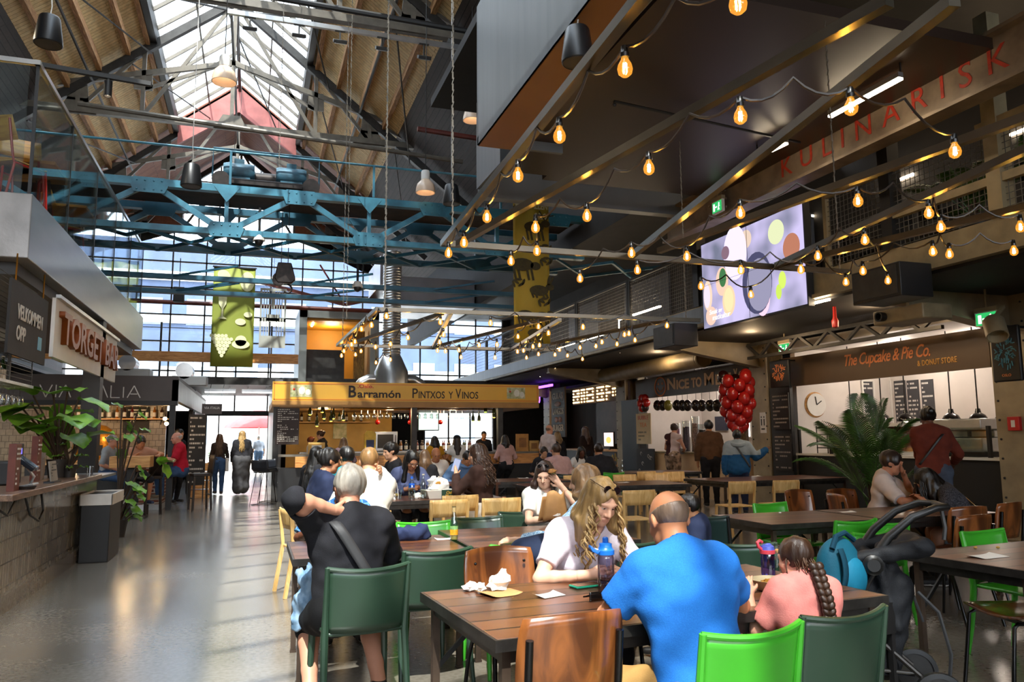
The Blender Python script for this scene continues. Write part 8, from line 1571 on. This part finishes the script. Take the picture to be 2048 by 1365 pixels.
# blue drinking bottle
M_smoke = glass('smoky_plastic', (.52, .5, .62), .35, .08); M_bplas = mat('blue_plastic', '1f6fd0', .3, 0, .03, 5)
p = on(1213, 1190); t = thing('water_bottle', 'tall smoky water bottle with a bright blue flip lid on the nearest table', 'bottle', p)
MB().lathe([(0, .002), (.036, .002), (.04, .01), (.04, .07), (.0385, .075), (.04, .08), (.04, .17), (.036, .185), (.03, .19)], n=24).build('body', M_smoke, t); MB().lathe([(0, .008), (.036, .008), (.036, .085), (0, .085)], n=20).build('water', glass('water', (.75, .78, .88), .3), t)
MB().lathe([(.036, .184), (.042, .186), (.042, .206), (.036, .212), (.03, .222), (.03, .236), (.016, .24), (.0, .242)], n=24).lathe([(.014, .236), (.014, .262), (.01, .266), (0, .266)], (0, 0, 0), 14).build('lid', M_bplas, t); MB().prism([(-.036, -.02, .2), (-.036, .02, .2), (-.05, .022, .188), (-.078, .02, .202), (-.085, .012, .222), (-.085, -.012, .222), (-.078, -.02, .202), (-.05, -.022, .188)], (.004, 0, .012)).build('flip_cap', M_bplas, t, .7, .004); MB().box((-.058, 0, .212), (.03, .028, .006)).build('flip_cap_lining', M_white, t)
p = on(1172, 1174); t = thing('phone', 'phone in a green case lying on the nearest table beside the blue bottle', 'phone', p, .15); MB().mm((-.078, -.04, 0), (.078, .04, .011)).build('case', mat('phone_green', '1f9a78', .4, 0, 0), t, .7, .004); MB().mm((-.07, -.034, .011), (.07, .034, .0125)).build('screen', mat('phone_brown', '4a3426', .2, 0, 0), t)
p = on(1205, 1203); t = thing('sunglasses', 'folded black sunglasses on the nearest table in front of the blue bottle', 'sunglasses', p, .5)
MB().grid(lambda u, v: ((u - .5) * .14, .02 * (2 * u - 1) ** 2, .004 + .042 * v * (1 - .35 * (1 - abs(2 * u - 1)) ** 6)), 14, 3, .003).build('lens_front', mat('black_lens', '0d0b0b', .05, 0, 0), t, PI); MB().tube([(-.068, .02, .03), (-.06, .06, .02), (.03, .07, .012)], .004, 6).tube([(.068, .02, .03), (.06, .055, .024), (-.03, .065, .018)], .004, 6).build('temple', MATS['black_lens'], t)
# beer bottle
p = on(908, 1080); t = thing('beer_bottle', 'clear beer bottle with a colourful label standing at the end of the first table', 'bottle', p); bottle_mb(.24, .03, .012, .5).build('glass_body', M_bclear, t); MB().lathe([(0, .004), (.026, .004), (.026, .03), (0, .03)], n=14).build('beer', mat('beer_left', 'c8b060', .1, 0, 0), t); MB().lathe([(.0306, .035), (.0306, .075)], n=16).build('yellow_label', mat('label_yellow', 'e0a020', .5, 0, .2, 60), t); MB().lathe([(.0306, .075), (.0306, .1)], n=16).build('green_label', mat('label_green', '7fae6a', .5, 0, .2, 60), t); MB().lathe([(.0133, .2), (.0133, .232)], n=12).build('neck_foil', mat('foil', 'b8a070', .4, .3, 0), t)
# backpack and jacket on the green chair
p = onY(1130, 1100, 4.85); t = thing('backpack', 'navy backpack with grey straps sitting on the green chair behind the wooden chairs', 'bag', (p.x - .05, 4.8, .47), .3); F = Field((-.35, -.3, -.05), (.35, .3, .55), .013); F.ell((0, 0, .2), (.22, .15, .22), None, .02); F.cone((-.12, -.05, .05), (.12, -.05, .05), .13, .13, .05); F.cone((-.06, -.05, .33), (.1, 0, .36), .09, .09, .06); F.ripple(.006, 24, 4); v, q = F.mesh(); mesh_obj('pack', v, q, cloth('1f2a44', '28344e'), t)
MB().grid(lambda u, v: (-.02 + .22 * u - .06 * (v - .5), -.17 - .03 * math.sin(3 * u), .05 + .42 * u), 8, 3, .012).grid(lambda u, v: (-.2 + .05 * u + .06 * v, -.1, .05 + .35 * u), 8, 3, .012).tube([(.14, -.05, .42), (.2, -.02, .48), (.28, .06, .46), (.3, .12, .38)], .022, 8).build('strap', cloth('6a6c70', '5a5c60'), t, PI)
p = onY(1085, 1120, 4.5); F = Field((-.3, -.2, -.5), (.3, .2, .25), .013); F.cone((-.12, 0, .1), (.16, 0, .14), .09, .08, .05); F.cone((.0, -.06, .05), (.02, -.05, -.4), .09, .07, .06); F.cone((.1, -.06, .05), (.12, -.05, -.38), .08, .06, .06); F.ripple(.010, 22, 6); v, q = F.mesh(); o = mesh_obj('jacket', v, q, cloth('1a2338', '222c44')); o.location = (ux(1090, 4.45), 4.5, .72); tag(o, 'dark navy jacket hanging over the chair back beside the blonde woman', 'jacket')
p = on(800, 1062); F = Field((-.3, -.3, -.05), (.3, .3, .2), .014); F.cone((-.1, 0, .03), (.1, 0, .03), .06, .05, .04); F.ell((.1, .05, .04), (.1, .08, .06), None, .03); F.ripple(.016, 30, 2); F.ripple(.006, 60, 5); v, q = F.mesh(); o = mesh_obj('folded_jacket', v, q, cloth('232c48', '2c3656')); o.location = (ux(806, 5.85), 5.75, .77); tag(o, 'crumpled navy cloth on the first table at the right shoulder of the grey haired man', 'jacket')
o = one(crumple(MB(), (0, 0, .06), .09, 14, .9), 'plastic_bag', mat('blue_film', '1f4fc0', .3, 0, .1, 9), 'bright blue plastic bag on the chair behind the first table', 'bag', (ux(818, 6.5), 6.5, .46), 0, None, None)
F = Field((-.25, -.25, -.45), (.25, .25, .2), .014); F.cone((0, 0, .1), (.02, 0, -.1), .08, .1, .05); F.cone((-.05, 0, -.1), (-.08, 0, -.22), .08, .05, .05); F.ripple(.02, 30, 8); F.ripple(.008, 60, 2); v, q = F.mesh(); o = mesh_obj('denim_jacket', v, q, cloth('9db4c8', '5f7f9c', 10)); o.location = (.33, 4.9, .6); o.scale = (.6, .6, .85); tag(o, 'pale blue jacket on the lap of the grey haired man at the table leg', 'jacket')
# stroller: folded hood, handle, basket, wheels
sx, sy = 3.3, 3.72
t = thing('stroller', 'black baby stroller with an arched handle standing at the right end of the nearest table', 'stroller', (sx, sy, 0), -.55); t.scale = (.84,) * 3
M_fab = cloth('17181b', '222428', 6, .55, .3); M_grip = mat('grip_rubber', '121212', .4, 0, 0)
def pt(*a): return V3(*a)
F = Field((-.6, -.4, .1), (.6, .4, 1.15), .014)
for y in (-.22, .22): F.cone((-.42, y, .74), (.1, y, .98), .03, .035, .05); F.cone((-.42, y, .74), (-.2, y, .42), .03, .03, .05); F.cone((.1, y, .96), (.2, y, .55), .035, .03, .05)
for y in (-.12, 0, .12): F.cone((-.4, y, .72), (.1, y, .92), .06, .07, .08); F.cone((.1, y, .84), (.18, y, .5), .08, .07, .08); F.cone((.12, y, .5), (-.25, y, .42), .07, .06, .08); F.cone((-.3, y, .62), (-.2, y, .35), .04, .05, .05)
F.cone((.2, -.14, .72), (.2, .14, .72), .08, .08, .05)
for y in (-.13, 0, .13):
 for x, z in ((-.36, .7), (-.2, .78), (0, .85), (.18, .9), (.26, .8)): F.cone((x, y, z), (.06 + x * .3, y * .9, .3), .075, .085, .05)
F.ell((.22, 0, .6), (.06, .2, .16), None, .04)
F.ripple(.005, 38, 3); v, q = F.mesh(); mesh_obj('seat_fabric', v, q, M_fab, t)
F = Field((-.3, -.4, .7), (.6, .4, 1.2), .013); F.cone((-.1, -.24, .96), (.38, -.22, 1.06), .045, .06, .05); F.cone((-.1, .24, .96), (.38, .22, 1.06), .045, .06, .05); F.cone((.38, -.22, 1.06), (.38, .22, 1.06), .055, .055, .05); F.cone((.2, 0, 1.0), (.36, 0, 1.03), .07, .06, .1); F.ripple(.004, 44, 5); v, q = F.mesh(); mesh_obj('hood', v, q, M_fab, t)
for s in (-1, 1): MB().tube([(.05, s * .22, .94), (.18, s * .22, 1.12), (.33, s * .22, 1.25), (.48, s * .2, 1.31), (.56, s * .14, 1.31), (.58, 0, 1.3)], [.026, .028, .026, .024, .024, .024], 10).build('handle', M_grip, t); 
for s in (-1, 1): MB().lathe([(0, -.035), (.06, -.035), (.065, -.02), (.065, .02), (.045, .03), (.04, .04), (0, .04)], (.06, s * .28, .95), 18, Matrix.Rotation(PI / 2 * -s, 3, 'X')).build('hinge', M_grip, t)
MB().tube([(-.35, -.24, .12), (.08, -.26, .92)], .016, 8).tube([(-.35, .24, .12), (.08, .26, .92)], .016, 8).tube([(.05, -.24, .5), (.38, -.26, .2)], .016, 8).tube([(.05, .24, .5), (.38, .26, .2)], .016, 8).tube([(-.3, -.22, .3), (.3, -.25, .28)], .012, 8).tube([(-.3, .22, .3), (.3, .25, .28)], .012, 8).build('frame_tube', mat('dark_alu', '2a2826', .3, .6, 0), t)
for x, y, r_ in ((.4, -.29, .15), (.4, .29, .15), (-.4, -.12, .1), (-.4, .12, .1)):
 w = MB().lathe([(r_ - .03, -.025), (r_, -.02), (r_ + .004, 0), (r_, .02), (r_ - .03, .025)], (x, y, r_ + .004), 26, Matrix.Rotation(PI / 2, 3, 'X')).build('wheel', M_grip, t); MB().lathe([(0, -.02), (r_ - .03, -.012), (r_ - .03, .012), (0, .02)], (x, y, r_ + .004), 20, Matrix.Rotation(PI / 2, 3, 'X')).build('hub', M_steeld, w)
MB().grid(lambda u, v: (-.22 + .5 * u, -.22 + .44 * v, .26 - .06 * math.sin(PI * u) * math.sin(PI * v)), 8, 8, .006).build('basket', M_fab, t, PI); MB().tube([(.33, -.22, .78), (.44, -.24, .66), (.5, -.22, .4), (.47, -.2, .12)], .012, 6).tube([(.3, .2, .74), (.4, .22, .7), (.46, .22, .5)], .009, 6).build('dangling_strap', mat('strap_grey', '3f4042', .6), t); MB().box((-.3, -.1, .34), (.1, .03, .2)).build('red_tag', MATS['alarm_red'], t); MB().tube([(.58, .05, 1.28), (.59, .03, 1.16), (.575, .02, 1.08)], .014, 6).build('wrist_loop', M_steeld, t)
# teal backpack
p = onY(1690, 1120, 3.55); t = thing('school_backpack', 'teal blue backpack resting between the little girl and the stroller', 'bag', (p.x, 3.6, .6), .2); t.scale = (.76,) * 3; F = Field((-.3, -.25, -.05), (.3, .25, .5), .012); F.ell((0, 0, .2), (.2, .13, .25), None, .02); F.cone((-.1, 0, .06), (.1, 0, .06), .12, .12, .06); F.ripple(.003, 22, 4); v, q = F.mesh(); mesh_obj('pack', v, q, cloth('0f4a5f', '165a70', 5, .6), t); F = Field((-.25, -.3, -.02), (.25, .1, .4), .012); F.ell((.02, -.09, .17), (.13, .08, .15), None, .02); v, q = F.mesh(); mesh_obj('front_pocket', v, q, cloth('12607c', '176f8e', 5, .6), t); MB().tube([(-.14, -.06, .38), (-.08, -.05, .46), (.03, -.04, .48), (.14, -.03, .42)], .02, 8).build('top_loop', cloth('0c3446'), t); MB().grid(lambda u, v: (-.17 + .05 * v + .04 * u, -.145 + .05 * (2 * u - 1) ** 2, .05 + .33 * u), 8, 2, .012).build('shoulder_strap', cloth('0c3a4c'), t, PI)
one(MB().mm((-.2, -.2, .44), (.2, .2, .47)).bar((-.18, -.18, 0), (-.18, -.18, .45), .03).bar((.18, -.18, 0), (.18, -.18, .45), .03).bar((-.18, .18, 0), (-.18, .18, .45), .03).bar((.18, .18, 0), (.18, .18, .45), .03).mm((-.2, -.2, .47), (.2, .2, .6)), 'stool', M_black, 'black stool holding up the teal backpack beside the stroller', 'stool', (p.x, 3.62, 0), .2, None, None)
# on the girl's side of the table
p = on(1537, 1155); t = thing('kids_bottle', 'violet child bottle with a coral red handle before the little girl', 'bottle', p); MB().lathe([(0, .002), (.032, .002), (.036, .02), (.036, .12), (.034, .125)], n=18).build('body', glass('violet_plastic', (.4, .32, .75), .35, .1), t); MB().lathe([(.036, .12), (.04, .122), (.04, .14), (.036, .142)], n=18).build('collar', mat('coral', 'e04a5a', .35, 0, 0), t); MB().lathe([(.037, .141), (.034, .16), (.02, .168), (0, .17)], n=18).ball((0, -.01, .168), (.02, .012, .008), 10, 6).build('lid', mat('periwinkle', '5a6ad0', .35, 0, 0), t); MB().tube([(-.03, 0, .14), (-.055, 0, .16), (-.06, 0, .18), (-.045, 0, .19), (-.03, 0, .18)], .009, 8).build('handle', MATS['coral'], t)
p = on(1550, 1135); t = thing('plastic_cup', 'clear cup with leftover bits of colour behind the child bottle', 'cup', p); MB().lathe([(0, .002), (.03, .002), (.042, .12), (.044, .12), (.044, .124)], n=20).build('cup', M_glassware, t); r = random.Random(3)
for k, c in enumerate(('c22a22', '2f8a3a', 'd98a1e', 'c22a22')): MB().ball((r.uniform(-.02, .02), r.uniform(-.02, .02), .05 + .02 * k), .014, 8, 6).build('fruit_bit', mat('bit_' + c, c, .4, 0, 0), t)
p = on(1545, 1180); t = thing('noodle_bowl', 'cream paper bowl of noodles in front of the little girl', 'bowl', p); MB().lathe([(0, .002), (.07, .002), (.1, .05), (.104, .05), (.098, .045), (.068, .008), (0, .008)], n=24).build('bowl', mat('cream_board', 'd9c8a0', .6, 0, 0), t); r = random.Random(6); k_ = MB()
for i in range(26):
 a = r.uniform(0, 6.28); q = r.uniform(.01, .06); k_.tube([(q * math.cos(a + .5 * j), q * math.sin(a + .5 * j), .03 + .012 * math.sin(j * 1.3 + i)) for j in range(6)], .003, 5)
tag(k_.build('noodles', mat('noodle', 'c98a2a', .5), t), kind='stuff')
one(MB().tube([(-.07, -.02, .004), (0, 0, .006), (.07, .015, .004)], .005, 6), 'blue_fork', mat('sky_blue', '3fa8d8', .4, 0, 0), 'light blue plastic cutlery on the table by the child bottle', 'cutlery', on(1524, 1158))
# table of the young man
p = on(1795, 1006); t = thing('food_bowl', 'pale shallow food bowl under the arm of the young man', 'bowl', p); MB().lathe([(0, .002), (.09, .002), (.12, .05), (.125, .05), (.088, .01), (0, .01)], n=22).build('bowl', MATS['cream_board'], t); MB().ball((0, 0, .02), (.09, .09, .02), 12, 6).build('rice', M_cream, t)
for u, v, m_, lb, s in ((1834, 1013, M_bbrown, M_paper, 'dark soda bottle with a white label on the young man table'), (1846, 1010, M_bred, mat('label_pink', 'd8604f', .5, 0, 0), 'dark soda bottle with a pink red label on the young man table')): make_bottle(s, m_, .24, .03, lb, 'e0d8c8', on(u, v))
one(MB().box((0, 0, .02), (.24, .18, .04)).box((0, .05, .06), (.22, .1, .03)), 'burger_tray', M_kraft, 'kraft food wrapping in front of the bent over woman', 'food', on(1880, 1010), .3, None, None, .01)
one(crumple(MB(), (0, 0, .012), .06, 21, .4), 'fried_food', mat('orange_fried', 'c2581a', .6, 0, .2, 30), 'orange fried food by the hand of the bent over woman', 'food', on(1890, 1018), 0, None, None)
one(sheet(MB(), .14, .1, .001, .02), 'napkin', M_kraft, 'brown napkin on the young man table near the bottles', 'napkin', on(1810, 1022), .2); one(sheet(MB(), .12, .1, .001, .03), 'napkin', M_nap, 'folded white napkin behind the stroller handle', 'napkin', on(1865, 1020), -.2)
for u, v, s in ((1560, 1028, 'small white crumb of paper on the table right of the bald man'), (1951, 1098, 'left yellow crumb on the table at the right edge'), (1996, 1098, 'right yellow crumb on the table at the right edge')): one(MB().ball((0, 0, .008), (.014, .01, .008), 8, 5), 'crumb', M_nap if u < 1600 else mat('crumb_yellow', 'c9a04a', .7), s, 'crumb', on(u, v))
# takeaway table
Y8 = 9.6
p = on(865, 985); t = thing('takeaway_box', 'open white takeaway box with a dark green printed panel heaped with paper and food', 'box', (ux(878, Y8), Y8 + .05, TH), .12); MB().prism([(-.16, -.13, 0), (.16, -.13, 0), (.2, -.16, .1), (-.2, -.16, .1)], (0, .27, 0)).build('tray', mat('box_white', 'dcd6ca', .6, 0, 0), t); MB().box((.09, -.165, .05), (.2, .012, .11)).build('green_panel', mat('box_green', '1c3a2a', .5, 0, 0), t); letters('Oslo', .05, 'print', MATS['sign_yellow'], t, (.09, -.174, .07), (PI / 2, 0, 0), .001, .3); letters('Maten', .05, 'print', MATS['sign_yellow'], t, (.09, -.174, .03), (PI / 2, 0, 0), .001, .3)
crumple(crumple(MB(), (0, 0, .14), .13, 31, .8), (-.06, 0, .2), .08, 33, .9).build('crumpled_paper', M_nap, t); crumple(MB(), (.0, -.06, .18), .06, 35, .6).build('fries', mat('fries', 'c9903a', .6), t)
t = thing('plastic_bottle', 'clear plastic bottle with a blue cap and label on the takeaway table', 'bottle', (ux(824, Y8), Y8, TH)); MB().lathe([(0, 0), (.04, 0), (.042, .03), (.038, .05), (.042, .07), (.042, .16), (.03, .2), (.015, .235), (.015, .25)], n=18).build('body', M_bclear, t); MB().lathe([(.0425, .14), (.037, .19)], n=18).build('blue_label', mat('label_blue', '1f5fd0', .4, 0, 0), t); MB().lathe([(.017, .245), (.017, .27), (0, .27)], n=14).build('cap', MATS['label_blue'], t)
make_bottle('slim clear glass bottle with a white neck label on the takeaway table', M_bclear, .3, .032, None, 'd8d0c0', (ux(845, Y8), Y8 - .05, TH))
for k, (u, s) in enumerate(((797, 'clear plastic cup with a straw at the left of the takeaway table'), (913, 'clear plastic cup right of the green printed box'))):
 t = thing('plastic_cup', s, 'cup', (ux(u, Y8), Y8, TH)); MB().lathe([(0, .002), (.035, .002), (.048, .12), (.05, .12)], n=18).build('cup', M_glassware, t); MB().tube([(.01, 0, .01), (-.02, 0, .2)], .004, 6).build('straw', M_white, t)
for k, (u, dy) in enumerate(((783, 0), (838, .05), (900, .1))): one(crumple(MB(), (0, 0, .03), .06, 40 + k, .7), 'napkin', M_nap, ['crumpled napkin at the left end of the takeaway table', 'crumpled napkin between the two clear bottles', 'crumpled napkin just behind the green printed box'][k], 'napkin', (ux(u, Y8 - .05), Y8 - .05 + dy, TH), 0, None, None)
one(MB().box((0, 0, .02), (.18, .08, .035)), 'snack_packet', mat('packet_yellow', 'e0c020', .4, 0, .1, 9), 'flat yellow packet at the front edge of the takeaway table', 'packet', (ux(785, 10.05), 10.08, TH), .1, None, None, .01)
one(MB().lathe([(.02, 0), (.03, .0), (.034, .1), (.03, .12), (0, .12)], n=12), 'cola_cup', MATS['sign_red'], 'small red and black drink cup by the bald bearded man', 'cup', (ux(865, 13.6), 13.55, TH))
one(MB().mm((-.5, -.4, .72), (.9, .4, .76)).bar((-.45, -.35, 0), (-.45, -.35, .72), .04).bar((.85, -.35, 0), (.85, -.35, .72), .04).bar((-.45, .35, 0), (-.45, .35, .72), .04).bar((.85, .35, 0), (.85, .35, .72), .04), 'dining_table', M_plankr, 'small dark table of the bearded man in the blue hood', 'table', (ux(885, 12.95), 12.95, 0), 0, None, None)
A = phone_hand['arm'][-1]; M4 = Matrix.Translation(phone_hand['body'].location) @ Matrix.Rotation(.75, 4, 'Z'); wp = M4 @ Vector(A[2] + nrm(A[2] - A[1]) * .09)
t = thing('phone', 'pale blue phone held up by the woman with long brown curls', 'phone', wp + Vector((.0, -.01, .03)), -.2); MB().box((0, 0, 0), (.085, .012, .17), M=Matrix.Rotation(.3, 3, 'Y')).build('case', mat('case_blue', '9ab0e0', .4, 0, 0), t, .7, .004); MB().box((0, -.007, 0), (.07, .002, .15), M=Matrix.Rotation(.3, 3, 'Y')).build('screen', emit('phone_picture', (.5, .55, .75), .9), t)
# the eating woman's food
A = eat_hand['arm'][-1]; M4 = Matrix.Translation(eat_hand['body'].location) @ Matrix.Rotation(PI - .12, 4, 'Z'); wp = M4 @ Vector(A[2] + nrm(A[2] - A[1]) * .1)
t = thing('sandwich', 'half eaten seeded sandwich held near the mouth of the woman in white', 'food', wp + Vector((-.02, -.02, .03))); crumple(MB(), (0, 0, .02), .04, 51, .55).build('bread', mat('crust', 'a8743a', .7, 0, .2, 40), t, PI); crumple(MB(), (0, 0, 0), .04, 52, .25).build('filling', mat('salad', '4a5a22', .6, 0, .3, 30), t, PI)
t = thing('paper_bag', 'brown paper bag opened in the lap of the woman in white', 'bag', (ux(1105, 6.25), 6.22, .80), .2); MB().grid(lambda u, v: ((u - .5) * .24 * (1.1 - .4 * v), -.02 - .05 * math.sin(PI * u), .24 * v + .02 * math.sin(7 * u)), 8, 6, .004).grid(lambda u, v: ((u - .5) * .24 * (1.1 - .4 * v), .05 + .03 * math.sin(PI * u), .2 * v), 8, 6, .004).build('bag', M_kraft, t, PI); crumple(MB(), (0, -.02, .06), .06, 61, .7).build('napkin', M_nap, t)
# drinks further back
for k, (u, v, c, s) in enumerate(((1144, 944, 'c07a22', 'tall amber iced drink with a straw on the far table'), (1164, 944, 'c2481e', 'red orange iced drink with a straw on the far table'))):
 p = onY(u, 944, 14.6); t = thing('iced_drink', s, 'drink', (p.x, 14.6, TH)); MB().lathe([(0, .002), (.035, .002), (.048, .17), (.05, .17)], n=16).build('cup', M_glassware, t); MB().lathe([(0, .01), (.034, .01), (.044, .14 if k == 0 else .09), (0, .14 if k == 0 else .09)], n=16).build('drink', mat('drink_' + c, c, .2, 0, 0), t); MB().tube([(0, 0, .02), (.01, 0, .26)], .005, 6).build('straw', M_white, t)
make_bottle('small clear water bottle on the far table by the man in black', M_bclear, .26, .035, None, 'd8d0c0', on(1245, 946))
one(crumple(MB(), (0, 0, .05), .14, 71, .5), 'black_bag', M_black, 'soft black bag on the far table in front of the iced drinks', 'bag', on(1125, 948), 0, None, None)
t = thing('bag_strap', 'tan leather bag strap hung over the right birch chair', 'strap', (2.72, 8.75, .8)); MB().grid(lambda u, v: (.02 + .05 * u + .045 * v, -.1 + .14 * abs(u - .25), .05 - .55 * abs(u - .25)), 10, 2, .006).build('leather', mat('tan_leather', '7a4a26', .5, 0, .1, 9), t, PI)
# ---------------------------------------------------------------- outside the entrance
M_pave = boards('street_paving', 'b8b4ac', 'a8a49c', '7a766e', .5, .3, .01, .7)
struct(MB().mm((-14, 36, -.2), (14, 62, -.01)), 'floor_street', M_pave)
t = thing('parasol', 'red parasol standing outside beyond the open entrance', 'parasol', (.3, 42, 0)); MB().lathe([(1.7, 2.1), (1.6, 2.25), (.8, 2.75), (.05, 3.1), (0, 3.12)], n=8).build('canopy', mat('parasol_red', 'c8474a', .7, 0, .1, 3), t); MB().tube([(0, 0, 0), (0, 0, 3.1)], .04, 8).build('pole', M_white, t); MB().lathe([(0, 0), (.3, 0), (.3, .08), (0, .08)], n=16).build('base', M_steel, t)
t = thing('street_building', 'pale building across the street seen through the end windows', 'building', (0, 56, 0)); MB().mm((-22, -.3, 9.3), (24, 0, 9.9)).build('cornice', M_white, t); MB().mm((-22, -.3, 12.2), (24, 0, 12.8)).build('cornice', M_white, t); MB().mm((-22, 0, 6.4), (24, 6, 15)).build('upper_wall', mat('reflection_blue', '4a5a78', .5, .1, .2, .4), t); MB().mm((-22, 0, 0), (24, 6, 6.4)).build('wall', mat('render_pale', 'd8d6d2', .7, 0, .06, .6), t); wi = MB()  # blue of the upper wall stands in for bluish reflections in the end windows
for i in range(14):
 for j in range(3): MB().mm((-20 + i * 3.1, -.06, 1.2 + j * 4), (-18.4 + i * 3.1, .05, 3 + j * 4)).build('window', mat('street_window', '8a98a6', .15, .2, .1, 1), t)
for k, (x, y) in enumerate(((-1.6, 40), (2.0, 40.5))):
 t = thing('street_planter', ['green planter outside left of the entrance', 'green planter outside right of the entrance'][k], 'plant', (x, y, 0)); MB().mm((-.3, -.3, 0), (.3, .3, .5)).build('pot', M_pot, t); lf = MB(); r = random.Random(k)
 for i in range(40): a = r.uniform(0, 6.28); leaf_mb(lf, (.15 * math.cos(a), .15 * math.sin(a), r.uniform(.5, 1.0)), (math.cos(a), math.sin(a), .5), .3, .08)
 lf.build('foliage', M_leaf, t, PI)
# ---------------------------------------------------------------- the lamps that light the stalls, and one added gallery fill
def spot(name, loc, power, col=(1, .72, .42), size=.15): return lamp(name, 'POINT', loc, power, col, size)
for k, (x, y, z, p) in enumerate(((12.2, 10.2, 3.0, 55), (12.2, 12.2, 3.0, 55))): spot('cake_shop_lamp', (x, y, z), p, (1, .86, .72), .2)
for k, (x, y, z, p) in enumerate(((11.8, 16.2, 2.9, 50), (11.8, 18.6, 2.9, 50))): spot('smiley_shop_lamp', (x, y, z), p, (1, .84, .72), .2)
for y in (22.2, 25.2): spot('grill_lamp', (11.7, y, 3.0), 26, (1, .7, .4), .15)
for x in (1.8, 3.6, 5.4): spot('tapas_lamp', (x, 21.6, 2.2), 30, (1, .74, .42), .12)
for x, y in ((-2.6, 20.0), (-3.8, 20.2)): spot('italian_lamp', (x, y, 2.2), 26, (1, .66, .34), .12)
for y in (8.2, 10.4): spot('bar_lamp', (-3.4, y, 2.9), 16, (1, .72, .44), .1)
for y in (9.6, 12.8, 16.5): spot('gallery_downlight', (9.2, y, 3.35), 22, (1, .7, .4), .12)
for y in (7.5, 10.5): spot('gallery_room_lamp', (9.8, y, 6.2), 22, (1, .72, .42), .15)
spot('left_gallery_fill', (-3.6, 10.2, 6.6), 30, (1, .84, .6), .15)  # added fill light to brighten the plywood furniture behind the glass
spot('lobby_lamp', (2.6, 28.4, 5.2), 60, (1, .82, .55), .3)
